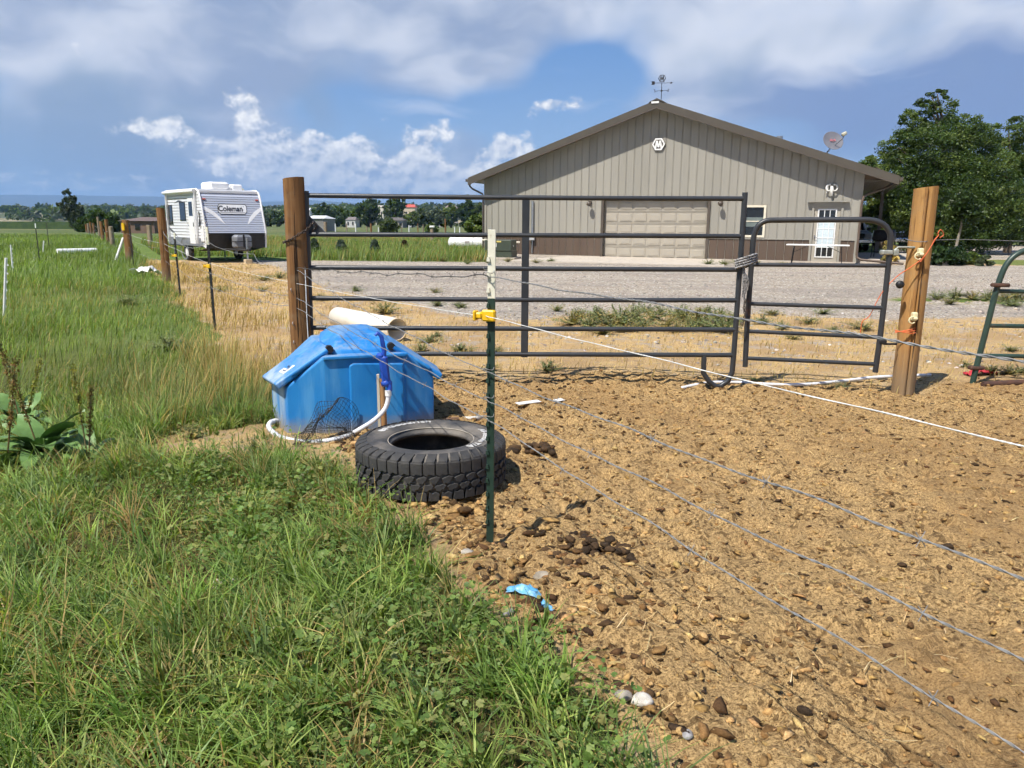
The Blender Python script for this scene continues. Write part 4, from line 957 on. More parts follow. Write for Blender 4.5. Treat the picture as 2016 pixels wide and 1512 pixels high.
# --- green gate entering at the right edge
gg = empty('bow_gate', (0, 0, 0), 0, 'dark green pipe gate leaning in at the right picture edge', 'gate')
GYY = 7.22
pth = [D(1914, 757, GYY), D(1925, 712, GYY), D(1944, 640, GYY), D(1960, 577, GYY), D(1972, 540, GYY), D(1983, 519, GYY), D(1998, 503, GYY), D(2020, 493, GYY), D(2060, 487, GYY), D(2200, 487, GYY), D(2480, 489, GYY)]
m = MB(); m.tube(smooth_path(pth), .027, 14); m.build('bow_frame', PIPE_G, gg)
for a, b in (((1960, 573), (2500, 582)), ((1945, 641), (2500, 650)), ((1929, 700), (2500, 709))): rail('rail', D(*a, GYY), D(*b, GYY), .0205, PIPE_G, gg)
RUST = pm('rust_brown', (.10, .045, .025), (.06, .03, .02), 20, .8, .3, 60)
m = MB(); q = D(1968, 561, GYY); m.cbox(q + Vector((0, -.01, 0)), (.155, .075, .035), .01); m.build('clamp', RUST, gg)
m = MB(); q = D(1922, 724, GYY); m.cbox(q, (.14, .07, .035), .01); m.build('clamp', RUST, gg)

# --- round and cut wooden posts
def wood_post(loc, r, h, mat, label, group=None, taper=.95, lean=(0, 0), n=20, split=False, octo=0):
    o = empty('wooden_post', loc, 0, label, 'post', group)
    rs_ = np.random.default_rng(int(abs(loc[0] * 97 + loc[1] * 31) * 10) + 3)
    m = MB(); lv = np.linspace(-.25, h, 12); vs = []
    ph = rs_.uniform(0, 6.28)
    for z in lv:
        t = max(z, 0) / h; rad = r * (1 + (taper - 1) * t)
        for k in range(n):
            a = 2 * math.pi * k / n
            rk = rad * (1 + .035 * math.sin(3 * a + ph) + .02 * math.sin(5 * a + z * 2 + ph))
            if octo: rk = rad * (1 / max(abs(math.cos((a + .3) % (2 * math.pi / octo) - math.pi / octo)), .8)) * .94
            if split and abs((a - 4.58 + math.pi) % (2 * math.pi) - math.pi) < .13: rk *= .62
            vs.append((rk * math.cos(a) + lean[0] * z, rk * math.sin(a) + lean[1] * z, z + (.012 * math.sin(a + ph) if z == lv[-1] else 0)))
    fs = [(i * n + k, i * n + (k + 1) % n, (i + 1) * n + (k + 1) % n, (i + 1) * n + k) for i in range(11) for k in range(n)]
    m.add(vs, fs, 0, not octo); m.add([vs[11 * n + k] for k in range(n)], [tuple(range(n))], 1)
    m.build('shaft', [mat, WOOD_G if mat is not WOOD_Y else WOOD_Y], o)
    return o
cpo = D(575, 700, 6.86); CPX = cpo.x + .0
corner = wood_post((-1.93, 6.90, 0), .094, 1.87, WOOD_R, 'thick round red-brown post carrying the long pipe gate', taper=.97)
m = MB()
for zz in (.92, .62, .45):
    m.tube([(-.04, -.098, zz), (-.04, -.112, zz - .01), (-.035, -.112, zz - .03), (-.035, -.098, zz - .04)], .003, 5)
m.build('staples', GALV, corner)
SQP = D(1777, 760, 6.86)
sq = wood_post((3.61, 6.88, 0), .098, 1.83, WOOD_Y, 'honey-coloured split wooden post right of the walk gate', taper=1.0, split=True, octo=0, n=44)
INSUL = pm('insulator_cream', (.75, .68, .42), (.68, .6, .36), 20, .5); YEL = pm('insulator_yellow', (.85, .52, .012), (.78, .45, .01), 20, .45)
def on_sq(px, py): q = D(px, py, 6.775); return (q.x - 3.61, q.y - 6.88, q.z)
for px, py in ((1812, 497), (1800, 623)):
    m = MB(); c = on_sq(px, py); m.cbox(c, (.045, .05, .075), .008); m.cbox((c[0] - .005, c[1] - .03, c[2] - .015), (.035, .04, .022), .006)
    m.tube([(c[0] - .03 + .03 * math.cos(t), c[1] - .03, c[2] - .03 + .03 * math.sin(t)) for t in np.linspace(1.0, 5.6, 9)], .006, 6); m.build('insulator', INSUL, sq)
m = MB(); c = on_sq(1773, 560); m.lathe([(.0, -.02), (.03, -.02), (.036, 0), (.03, .02), (0, .02)], 14, (c[0] - .015, c[1] - .02, c[2]), 'Y'); m.build('insulator', BLACK, sq, label='black knob insulator')
# orange twine tied on the post
TW = pm('orange_twine', (.72, .16, .05), (.62, .13, .04), 60, .7)
tw = MB()
def TWP(px, py, Y): return D(px, py, Y)
tw.tube(smooth_path([TWP(1848, 462, 6.80), TWP(1836, 480, 6.75), TWP(1818, 507, 6.73), TWP(1790, 528, 6.74), TWP(1765, 545, 6.77), TWP(1735, 578, 6.80), TWP(1712, 622, 6.83), TWP(1698, 632, 6.85), TWP(1694, 655, 6.86)]), .0042, 6)
tw.tube(smooth_path([TWP(1846, 466, 6.81), TWP(1840, 472, 6.76), TWP(1828, 494, 6.74), TWP(1812, 516, 6.73)]), .004, 6)
for off in (0, 4, 9): tw.tube(smooth_path([TWP(1762, 655 - off * .6, 6.79), TWP(1780, 651 + off * .4, 6.762), TWP(1800, 647 + off, 6.772), TWP(1810, 640 + off, 6.85)]), .004, 6)
tw.tube(smooth_path([TWP(1846, 460, 6.8), TWP(1852, 452, 6.8), TWP(1858, 462, 6.81), TWP(1850, 468, 6.81)]), .004, 6)
tw.build('twine', TW, label='orange baling twine knotted round the split wooden post', cat='twine')
tw = MB(); tw.tube(smooth_path([D(630, 650, 6.55), D(650, 652, 6.2), D(668, 648, 6.0), D(683, 652, 5.95), D(676, 662, 5.9), D(655, 668, 5.88), D(646, 676, 5.87)]), .004, 6); tw.build('twine', TW, label='orange twine lying over the top of the blue waterer', cat='twine')

# --- chain round the corner post and the tie between the two gates
def chain(name, pts, label, r=.0045, link=.034):
    pts = smooth_path([Vector(q) for q in pts], 8); ds_ = [0]
    for i in range(1, len(pts)): ds_.append(ds_[-1] + (pts[i] - pts[i - 1]).length)
    o = empty(name, pts[0], 0, label, 'chain'); n = int(ds_[-1] / (link * .72)); base = pts[0]
    for i in range(n):
        d = i * link * .72; j = min(max(np.searchsorted(ds_, d), 1), len(pts) - 1); t = (d - ds_[j - 1]) / max(ds_[j] - ds_[j - 1], 1e-6)
        c = pts[j - 1].lerp(pts[j], t); tan = (pts[j] - pts[j - 1]).normalized()
        a = tan.cross(Vector((0, .2, 1))).normalized(); b = tan.cross(a).normalized(); s_ = a if i % 2 else b
        m = MB(); m.tube([c - base + tan * math.cos(q) * link * .5 + s_ * math.sin(q) * link * .3 for q in np.linspace(0, 6.283, 10)[:-1]], r, 5, closed=True); m.build('link', CHAINM, o)
    return o
CHAINM = pm('chain_rust', (.06, .05, .045), (.10, .07, .05), 50, .5, metal=.7)
chain('chain', [D(588, 462, 6.80), D(575, 470, 6.795), D(562, 476, 6.82), D(556, 477, 6.9)], 'rusty chain looped round the round corner post')
chain('chain', [D(588, 462, 6.80), D(600, 455, 6.82), D(610, 446, 6.86), D(618, 438, 6.9), D(622, 447, 6.92), D(614, 458, 6.93), D(612, 466, 6.93)], 'short chain hanging from the gate hinge beside the corner post')
chain('chain', [D(1467, 592, 6.93), D(1465, 605, 6.93), D(1466, 620, 6.93), D(1463, 635, 6.93), D(1455, 641, 6.93)], 'small chain dangling between the two pipe gates', .004, .03)
ROPE = pm('braided_rope', (.36, .35, .34), (.07, .07, .07), 90, .9, .5, 120, contrast=(.42, .58))
rp = MB()
for k in range(4):
    off = (k - 1.5) * 5.0
    rp.tube(smooth_path([D(1447, 521 + off, 6.90 - .01 * k), D(1458, 517 + off, 6.87), D(1472, 513 + off, 6.87), D(1488, 507 + off * .9, 6.96), D(1488, 510 + off, 7.05), D(1468, 518 + off, 7.06), D(1450, 522 + off, 6.98)]), .011, 7)
for px, l in ((1462, 585), (1467, 578), (1471, 572), (1465, 590)):
    rp.tube(smooth_path([D(1466, 524, 6.92), D(1464, 535, 6.9), D(px + 2, 552, 6.9), D(px, l, 6.91)]), [.011] * 7 + [.008] * 3, 7)
rp.build('rope_tie', ROPE, label='grey frayed rope tying the two pipe gates together', cat='rope')

# --- T-posts
TG = pm('tpost_green', (.012, .030, .022), (.018, .040, .028), 12, .45, c3=(.05, .04, .03), scale3=18, lim3=(.68, .78)); TW_ = pm('tpost_white', (.62, .60, .48), (.70, .68, .56), 14, .6, c3=(.30, .16, .07), scale3=16, lim3=(.66, .76))
def t_post(loc, h, label, rz=0.0, white=.30, group=None, insul=None, studs=True, mat=None, lean=(0, 0), wmat=None, cut=None):
    o = empty('fence_post', loc, rz, label, 'fence post', group); o.rotation_euler = (lean[1], lean[0], rz)
    w, t, s = .036, .0065, .030; zs = h - white if white else h
    def tee(m, z0, z1):
        m.bb(-w / 2, w / 2, -.002, t - .002, z0, z1); m.bb(-t / 2, t / 2, t - .002, s, z0, z1)
    m = MB(); tee(m, -.2, zs); m.build('shaft', mat or TG, o, bevel=.0012, seg=1)
    if white:
        m = MB(); tee(m, zs, h); m.build('painted_top', wmat or TW_, o, bevel=.0012, seg=1)
    if studs:
        n = int((h - .15) / .068)
        st = MB(); st.prism([(-.008, -.010), (.008, -.010), (.005, .010), (-.005, .010)], -.012, -.0015)
        me0 = None
        for i in range(n):
            z = .12 + i * .068
            if me0 is None: q = st.build('stud', mat or TG, o); me0 = q.data
            else:
                q = bpy.data.objects.new('stud', me0); col.objects.link(q); q.parent = o
                if white and z > zs:
                    q.material_slots[0].link = 'OBJECT'; q.material_slots[0].material = wmat or TW_
            q.location = (-.012 if i % 1 == 0 else 0, 0, z)
    if insul is not None:
        m = MB(); m.cbox((-.005, -.018, insul), (.062, .03, .05), .006); m.cbox((-.05, -.025, insul), (.035, .035, .028), .006); m.cbox((-.064, -.03, insul), (.012, .045, .045), .004); m.build('insulator', YEL, o)
    return o
TH = D(955, 452, 3.39).z
t_post((TP[0], TP[1], 0), TH, 'dark green steel T-post with white top in the foreground', R(-18), .30, insul=D(950, 622, 3.36).z, lean=(R(.3), 0))
TB = pm('tpost_black', (.012, .013, .013), (.022, .022, .021), 12, .5)
tp1 = G(423, 650); t_post((tp1.x, tp1.y, 0), D(410, 447, tp1.y).z, 'black T-post with grey top between the waterer and trailer', R(-20), .24, insul=D(410, 524, tp1.y).z, mat=TB, lean=(R(-.6), 0))
tp2 = G(355, 586); t_post((tp2.x, tp2.y, 0), D(344, 458, tp2.y).z, 'black T-post just right of the round brown fence post', R(-20), 0.12, insul=D(345, 503, tp2.y).z, mat=TB, lean=(R(-1.0), 0))
tp3 = G(263, 524); t_post((tp3.x, tp3.y, 0), 1.45, 'thin black T-post beside the second round fence post', R(-20), 0, studs=False, mat=TB, lean=(R(-1.5), 0))
t_post((1.78, -.22, 0), 1.48, 'green T-post beside the camera holding the wire ends', R(-18), .3)
for (px, py, pt, wt, lab) in ((78, 515, 440, .16, 'dark T-post with white tip standing in the left field'), (97, 489, 438, .0, 'slim dark T-post farthest back in the left field')):
    q = G(px, py); t_post((q.x, q.y, 0), D(px - 2, pt, q.y).z, lab, 0, wt, studs=False, mat=TB, wmat=WHITE)
for (px, py, px2, pt, lab) in ((6, 622, 12, 508, 'white step-in post nearest on the left picture edge'), (25, 536, 21, 482, 'white step-in post just behind the nearest white one'), (84, 501, 86, 474, 'short white stake beside the dark field T-post')):
    q = G(px, py); tq = D(px2, pt, q.y); o = empty('step_in_post', (q.x, q.y, 0), 0, lab, 'fence post'); ln = (tq.x - q.x) / tq.z
    m = MB(); m.tube([(0, 0, -.1), (ln * tq.z, 0, tq.z)], .02 if px < 50 else .025, 6); m.build('shaft', WHITE, o)
    m = MB()
    for z in np.arange(.15, tq.z - .05, .13): m.box((ln * z + .025, 0, z), (.04, .012, .025))
    m.build('wire_clips', WHITE, o)

# --- round posts running away along the fence
fp1 = G(330, 558); wood_post((fp1.x, fp1.y, 0), .098, D(315, 410, fp1.y).z, WOOD_R, 'round red-brown fence post in front of the white trailer', lean=(-.012, 0))
fposts = [(256, 512, 242, 433, .15), (222, 486, 218, 446, .13), (214, 480, 211, 432, .12), (203, 474, 201, 436, .13), (197, 469, 193, 427, .10), (186, 462, 184, 439, .12), (180, 460, 178, 437, .12), (175, 459, 174, 440, .12), (171, 458, 170, 442, .12)]
for i, (px, py, tx_, ty_, r_) in enumerate(fposts):
    q = G(px, py); hh = D(tx_, ty_, q.y).z
    lab = 'second round fence post with a yellow insulator left of the trailer' if i == 0 else 'round brown fence post in the row running away to the dark bushes'
    o = wood_post((q.x, q.y, 0), r_, hh, WOOD_R if i % 3 != 1 else WOOD_G, lab, 'fence posts in the far row' if i else None, n=10, lean=(-.012, 0))
    if i == 0: m = MB(); m.box((-.06, -.16, hh - .25), (.09, .08, .28)); m.build('insulator', YEL, o)
q = G(297, 487); wood_post((q.x, q.y, 0), .14, D(294, 443, q.y).z, WOOD_G, 'pale weathered post between the red post and brown-roofed house', n=10)
for (px, py, ty_, lab) in ((642, 478, 437, 'pale slim post in the rough grass behind the long gate'), (731, 460, 440, 'dark round post left of the round willow bush'), (877, 458, 431, 'orange-brown post right of the round willow bush'), (1253 - 430, 462, 440, 'thin rusty post in the pasture behind the gate'), (851, 482, 448, 'post with a white cap left of the propane tank')):
    q = G(px, py); o = wood_post((q.x, q.y, 0), .13 if px != 823 else .06, D(px, ty_, q.y).z, WOOD_R if 'orange' in lab or 'dark' in lab or 'rusty' in lab else WOOD_G, lab, n=10)
    if 'cap' in lab: m = MB(); m.cbox((0, 0, D(px, ty_, q.y).z + .05), (.34, .34, .14), .04); m.build('cap', WHITE, o)

# --- wires
STEEL = pm('wire_steel', (.30, .30, .295), (.20, .20, .195), 60, .5, metal=.2); STEEL_D = pm('wire_old', (.10, .095, .09), (.17, .15, .13), 60, .5, metal=.5); ROPEW = pm('white_polyrope', (.78, .78, .75), (.66, .66, .64), 90, .6)
def wire(label, pts, r=.0016, tw=.0019, pitch=.075, mat=None, wob=.004, barbs=None, sag=.03, single=False, name='fence_wire', step=.5):
    """two twisted strands through the given posts, with sag between them"""
    pts = [Vector(q) for q in pts]; path = []
    for i in range(len(pts) - 1):
        a, b = pts[i], pts[i + 1]; L = (b - a).length; near = min(a.y, b.y) < 8
        k = max(6, int(L / (.014 if near else step)))
        for j in range(k):
            t = j / k; p = a.lerp(b, t); p.z -= 4 * t * (1 - t) * sag * L / 4
            s_ = t * L
            p.z += wob * (math.sin(s_ * 7 + i) + .6 * math.sin(s_ * 17 + 2 * i)); p.x += wob * .6 * math.sin(s_ * 11 + i)
            path.append((p, near))
    path.append((pts[-1], True))
    m = MB(); s_ = 0; c1 = []; c2 = []; last = path[0][0]
    for p, near in path:
        s_ += (p - last).length; last = p; a = s_ / pitch * 2 * math.pi
        if single or not near: c1.append(p)  # strands merge with distance
        o = Vector((math.cos(a) * .6, math.cos(a) * .3, math.sin(a))) * tw
        if not single and near: c1.append(p + o); c2.append(p - o)
    m.tube(c1, [r if q.y < 8 else r * min(1 + (q.y - 8) * .12, 2.2) for q in c1], 5, smooth=True)
    if c2: m.tube(c2, r, 5)
    if barbs:
        s_ = 0; nb_ = .3; last = path[0][0]
        for p, near in path:
            s_ += (p - last).length; last = p
            nb_ = max(nb_, s_ - barbs)
            if s_ > nb_ and near:
                nb_ += barbs * random.uniform(.8, 1.3)
                for q in ((.010, .004, .016), (-.009, .005, .014)): m.tube([p - Vector(q), p + Vector(q)], .0011, 4, caps=False)
                m.tube([p + Vector((.004 * math.cos(t), .004 * math.cos(t), .005 * math.sin(t))) for t in np.linspace(0, 6.28, 7)], .0012, 4, caps=False)
    return m.build(name, mat or STEEL, label=label, cat='wire', fix=False)
def at_T(py): return D(962, py, 3.37)
def at_C(py): q = D(585, py, 6.8); return q
END = Vector((1.76, -.20, 0))
zt = [at_T(q).z for q in (545, 622, 735, 790, 827)]
# right-hand picture-edge points fix the run towards the post beside the camera
def through(T, px, py, Yq):
    q = D(px, py, Yq); d = (q - T); t = (END.y - T.y) / d.y; e = T + d * t; return e
eY = [1.30, 1.33, 1.30, 1.26, 1.24]
edge = [(2016, 702), (2016, 862), (2016, 1105), (2016, 1270), (2016, 1452)]
ends = [through(at_T(p), e[0], e[1], y_) for p, e, y_ in zip((545, 622, 735, 790, 827), edge, eY)]
F = [Vector((fp1.x, fp1.y, 0)), Vector((tp2.x, tp2.y, 0)), Vector((tp1.x, tp1.y, 0))]
F2 = Vector((G(256, 512).x, G(256, 512).y, 0)); FAR = Vector((G(186, 462).x, G(186, 462).y, 0))
def up(v, z): return Vector((v.x, v.y - .02, z))
wire('top barbed wire from the T-post to the corner post', [at_C(528), at_T(545)], barbs=.28, wob=.006, sag=.01, mat=STEEL_D)
wire('topmost twisted wire running from the T-post to the right edge', [at_T(545), ends[0]], wob=.003, sag=.01, r=.0016, tw=.0019)
wire('white electric rope running across the whole fence', [up(FAR, 1.0), up(F2, 1.0), up(F[0], .96), up(F[1], .96), up(F[2], .93), at_C(558), at_T(622) + Vector((0, -.03, 0)), ends[1] + Vector((0, -.03, 0))], r=.0014, tw=.0009, pitch=.03, mat=ROPEW, wob=.0012, sag=.012, name='electric_rope')
wire('twisted wire from the corner post to the third height on the T-post', [at_C(532), at_T(735), ends[2]], barbs=.5, r=.0016, tw=.0019)
wire('twisted wire at the fourth height on the foreground T-post', [up(FAR, .82), up(F2, .85), up(F[0], .85), up(F[1], .82), up(F[2], .80), at_C(586), at_T(790), ends[3]], barbs=.6, r=.0016, tw=.0019)
wire('lowest twisted wire on the foreground T-post', [up(FAR, .5), up(F2, .5), up(F[0], .55), up(F[1], .58), up(F[2], .60), at_C(605), at_T(827), ends[4]], barbs=.7, r=.0016, tw=.0019)
wire('slack wire bowed over from the brown post past the black T-posts', [up(F[0], 1.25), up(F[1], 1.16), up(F[2], 1.22), D(500, 500, 9.0), D(514, 521, 8.5)], r=.0026, single=True, wob=.004, sag=.10, mat=STEEL, step=.06)
m = MB(); m.tube([D(601, 531, 6.72), D(604, 620, 6.70), D(607, 672, 6.68)], .004, 6); m.build('rope_end', ROPEW, label='white rope end hanging down beside the corner post', cat='rope')
m = MB()
q0 = [D(1786, 472, 6.77), D(1800, 475, 6.765), D(1818, 476, 6.77), D(1834, 473, 6.82)]; m.tube(smooth_path(q0), .004, 6)
m.tube(smooth_path([D(1834, 473, 6.85), D(1900, 471.5, 6.9), D(2016, 475, 7.0), D(2150, 480, 7.0)]), .0025, 6); m.build('fence_wire', STEEL, label='wire tied round the split post and running right', cat='wire')
for T_, py in ((0, 545), (0, 735), (0, 790), (0, 827)):
    q = at_T(py); m = MB(); m.tube([q + Vector((.024 * math.cos(t), .022 * math.sin(t) + .012, .006 * math.sin(2 * t) + .004 * t)) for t in np.linspace(0, 9.5, 22)], .0018, 5); m.build('wire_tie', STEEL, label={545: 'topmost', 735: 'second', 790: 'third', 827: 'lowest'}[py] + ' wire clip wrapped round the foreground T-post', cat='wire clip')
# ================================================================== BLUE WATERER
def bluemat():
    m = bpy.data.materials.new('waterer_blue'); m.use_nodes = True; n = NT(m.node_tree); b = n.n['Principled BSDF']
    tc = n.new('ShaderNodeTexCoord').outputs['Object']
    st = n.noise(n.mapping(tc, (1, 1, .12)), 9, 5, .6); sp = n.noise(tc, 30, 5, .7); bg = n.noise(tc, 2.2, 3)
    c = n.mix(n.ss(bg, .35, .65), (0.008, 0.175, 0.49), (0.016, 0.220, 0.56))
    c = n.mix(n.math('MULTIPLY', n.ss(st, .50, .72), .5), c, (.13, .38, .64)); sx_ = n.sep(tc)[0]; c = n.mix(n.math('MULTIPLY', n.ss(sx_, .02, -.03), n.math('MULTIPLY', n.ss(st, .35, .6), .8)), c, (.42, .50, .55)); c = n.mix(n.math('MULTIPLY', n.ss(n.noise(n.mapping(tc, (1, 1, .5)), 5, 6, .7), .58, .74), .22), c, (.02, .10, .26))
    nz = n.sep(n.new('ShaderNodeNewGeometry').outputs['Normal'])[2]
    dust = n.math('MULTIPLY', n.ss(nz, .55, .95), n.ss(n.math('ADD', sp, bg), .8, 1.2))
    c = n.mix(n.math('MULTIPLY', dust, .6), c, (.30, .33, .33))
    z = n.sep(tc)[2]; dirt = n.math('MULTIPLY', n.ss(n.math('ADD', z, n.math('MULTIPLY', sp, -.12)), .10, -.06), .8)
    c = n.mix(dirt, c, (.28, .24, .18))
    n.put(b.inputs['Base Color'], c); b.inputs['Roughness'].default_value = .52; b.inputs['Specular IOR Level'].default_value = .45
    bp = n.new('ShaderNodeBump'); bp.inputs['Strength'].default_value = .12; n.put(bp.inputs['Height'], n.noise(tc, 70, 5, .6)); n.link(bp.outputs[0], b.inputs['Normal']); return m
BLUE = bluemat(); BLUE_D = pm('hydrant_blue', (.012, .06, .36), (.016, .075, .42), 10, .4, c3=(.25, .25, .25), scale3=20, lim3=(.7, .8))
wt = empty('livestock_waterer', (-1.6, 5.25, 0), R(19), 'blue plastic livestock waterer with sloping lids beside the gate post', 'waterer')
PLAN = [(0, 0, .35), (.27, -.07, .575), (.85, -.07, .575), (1.07, 0, .37), (1.15, .48, .30), (1.07, .96, .37), (.85, 1.03, .575), (.27, 1.03, .575), (0, .96, .35), (-.08, .48, .29)]
m = MB(); n_ = 10
vs = [(x * 1.0, y, -.04) for x, y, z in PLAN] + [(x, y, z) for x, y, z in PLAN]
fs = [tuple(range(9, -1, -1))] + [(i, (i + 1) % 10, (i + 1) % 10 + 10, i + 10) for i in range(10)] + [(11, 12, 16, 17), (10, 11, 17, 18, 19), (12, 13, 14, 15, 16)]
m.add(vs, fs); m.build('tank_body', BLUE, wt, bevel=.016, seg=3)
m = MB(); m.prism([(.44, .0), (.83, .0), (.83, .50), (.47, .52), (.44, .50)], -.088, -.05); m.build('front_panel', BLUE, wt, bevel=.012)
m = MB(); m.prism([(.26, .548), (.86, .548), (.86, .575), (.26, .575)], -.092, -.06); m.build('front_lip', BLUE, wt, bevel=.008)
m = MB()
b0 = [(.33, .0), (.80, .0), (.84, .48), (.80, .96), (.33, .96), (.29, .48)]; b1 = [(.40, .20), (.70, .20), (.74, .48), (.70, .76), (.40, .76), (.36, .48)]
vs = [(x, y, .570) for x, y in b0] + [(x, y, .605) for x, y in [(a * .97 + .015, b * .97 + .015) for a, b in b0]] + [(x, y, .680) for x, y in b1] + [((x - .55) * .6 + .55, (y - .48) * .6 + .48, .70) for x, y in b1]
fs = [(k * 6 + i, k * 6 + (i + 1) % 6, k * 6 + 6 + (i + 1) % 6, k * 6 + 6 + i) for k in range(3) for i in range(6)] + [tuple(range(18, 24))]
m.add(vs, fs); m.build('dome', BLUE, wt, bevel=.014, seg=3)
def lid(mir, name='lid'):
    f = (lambda x: x) if not mir else (lambda x: 1.07 - x)
    top = [(f(-.07), -.02, .385), (f(-.15), .50, .350), (f(.25), .53, .625), (f(.315), .03, .630)]
    nrm = Vector((-.55 if not mir else .55, 0, .83)) * .05
    m = MB(); vs = [Vector(q) for q in top] + [Vector(q) - nrm for q in top]
    m.add(vs, [(0, 1, 2, 3), (7, 6, 5, 4), (0, 4, 5, 1), (1, 5, 6, 2), (2, 6, 7, 3), (3, 7, 4, 0)])
    lo = m.build(name, BLUE, wt, bevel=.014, seg=3)
    h = MB(); hx = f(.315); h.tube([(hx, -.03, .615), (hx, .02, .615)], .028, 12); h.build('hinge_bolt', DARKMETAL, lo)
    h = MB(); h.tube([(f(.30), -.015, .61), (f(.04), -.015, .44)], .02, 8); h.build('lid_rim', BLUE, lo)
    return lo
l1_ = lid(False); lid(True)
m = MB(); a, b, c = Vector((-.07, -.02, .385)), Vector((-.15, .50, .350)), Vector((.315, .03, .630)); e1 = (c - a).normalized(); e2 = (b - a).normalized(); nn = e1.cross(e2).normalized(); nn = nn if nn.z > 0 else -nn
p0 = a + e1 * .10 + e2 * .10 + nn * .003
m.add([p0, p0 + e1 * .10, p0 + e1 * .10 + e2 * .16, p0 + e2 * .16, p0 + nn * .002, p0 + e1 * .10 + nn * .002, p0 + e1 * .10 + e2 * .16 + nn * .002, p0 + e2 * .16 + nn * .002], [(0, 1, 2, 3), (4, 5, 6, 7), (0, 1, 5, 4), (1, 2, 6, 5), (2, 3, 7, 6), (3, 0, 4, 7)]); sk = m.build('sticker', WHITE, l1_)
m = MB()
for (s0, s1, t0, t1) in ((.02, .03, .04, .12), (.03, .07, .04, .055), (.06, .08, .07, .13)):
    q = p0 + nn * .0035; m.add([q + e1 * s0 + e2 * t0, q + e1 * s1 + e2 * t0, q + e1 * s1 + e2 * t1, q + e1 * s0 + e2 * t1], [(0, 1, 2, 3)])
m.build('sticker_mark', pm('mark_navy', (.02, .05, .12), None, 5, .5), l1_)

# yard hydrant in front of it, and its white hose
HY = 5.27; hb = D(757, 842, HY); 
hd = empty('yard_hydrant', (hb.x, HY, 0), R(10), 'blue-headed yard hydrant on a brown standpipe before the waterer', 'hydrant')
def HD(px, py, dy=0): q = D(px, py, HY); return (q.x - hb.x, dy, q.z)
m = MB(); m.tube([(0, 0, -.05), HD(752, 745)], .021, 12); m.build('standpipe', pm('rusty_pipe', (.36, .20, .08), (.26, .13, .05), 12, .7, .3, 60, stretch=(1, 1, .2)), hd)
m = MB(); z0 = HD(750, 745)[2]; m.bb(-.045, -.027, -.012, .012, .0, z0 + .03); m.build('splint', pm('pale_stake', (.60, .55, .42), (.5, .44, .33), 12, .7, stretch=(1, 1, .1)), hd)
m = MB(); t = HD(748, 700); z1 = HD(760, 752)[2]; xm = HD(757, 752)[0]
m.cbox((xm + .002, 0, (t[2] + z1) / 2), (.062, .062, t[2] - z1), .014, (0, -.10, 0)); m.lathe([(.03, 0), (.042, .01), (.042, .03), (.03, .045)], 14, (xm + .012, 0, z1 - .03)); m.build('hydrant_head', BLUE_D, hd)
m = MB(); nz_ = HD(765, 758); m.tube([(xm + .01, -.0, z1 + .02), (nz_[0] + .005, -.02, nz_[2]), (nz_[0] + .006, -.02, nz_[2] - .04)], .02, 10); m.build('nozzle', BLUE_D, hd)
m = MB(); a = HD(752, 700); b = HD(748, 662); c = HD(743, 655); m.tube([(a[0] + .01, 0, a[2] + .0), (a[0] + .016, 0, a[2] + .03), (b[0] + .01, 0, b[2]), (c[0], 0, c[2]), (c[0] - .012, 0, c[2] - .02)], [.02, .018, .015, .013, .012], 10); m.build('handle', BLUE_D, hd)
m = MB(); m.cbox(HD(748, 702, -.005), (.05, .05, .05), .012); m.build('linkage', BLUE_D, hd)
HOSE = pm('hose_white', (.72, .73, .75), (.60, .61, .63), 40, .45, c3=(.30, .25, .18), scale3=18, lim3=(.66, .78))
hp_ = [D(764, 768, 5.25), D(764, 786, 5.24), D(757, 806, 5.22), D(738, 826, 5.18), D(712, 843, 5.13), G(684, 858, .03), G(650, 867, .025), G(615, 870, .022), G(580, 868, .022), G(551, 860, .03), G(534, 848, .045), G(529, 839, .05), G(534, 831, .05), G(545, 828, .04)]
sp_ = smooth_path(hp_, 10)
ho_ = empty('garden_hose', hp_[0], 0, 'white hose hanging from the hydrant and curling round the waterer', 'hose')
m = MB(); m.tube([q - hp_[0] for q in sp_[6:50]], .0165, 12); m.build('smooth_hose', HOSE, ho_)
m = MB(); tail = sp_[49:]; pts_ = []
for i in range(len(tail) - 1):
    for j in range(3): pts_.append(tail[i].lerp(tail[i + 1], j / 3))
m.tube([q - hp_[0] for q in pts_], [.0185 if i % 4 < 2 else .0150 for i in range(len(pts_))], 10); m.build('ribbed_hose', HOSE, ho_)
m = MB(); m.tube([q - hp_[0] for q in sp_[0:8]], .023, 12); m.build('coupling', pm('coupling_white', (.78, .77, .74), (.66, .64, .6), 30, .5), ho_)

# tangle of black netting at the foot of the waterer
NETM = pm('net_black', (.014, .014, .014), (.025, .024, .022), 20, .7)
m = MB(); gu, gv = 34, 22
def net_pt(i, j):
    u, v = i / (gu - 1), j / (gv - 1); c = G(585, 880).lerp(G(705, 858), u)
    hgt2 = .30 * math.sin(math.pi * min(u * 1.05, 1)) ** .8 * (1 - v) ** 1.2 + .02
    return Vector((c.x + .06 * math.sin(5 * v + 3 * u) + .02 * math.sin(17 * u), c.y + .06 - .20 * v + .04 * math.sin(9 * u + 2 * v), hgt2 + .025 * math.sin(11 * u + 6 * v) + .012 * math.sin(23 * v + 9 * u)))
for i in range(gu): m.tube([net_pt(i, j) for j in range(gv)], .0016, 3, caps=False)
for j in range(gv): m.tube([net_pt(i, j) for i in range(gu)], .0016, 3, caps=False)
m.build('plastic_netting', NETM, label='crumpled black netting leaning on the blue waterer', cat='netting', fix=False)

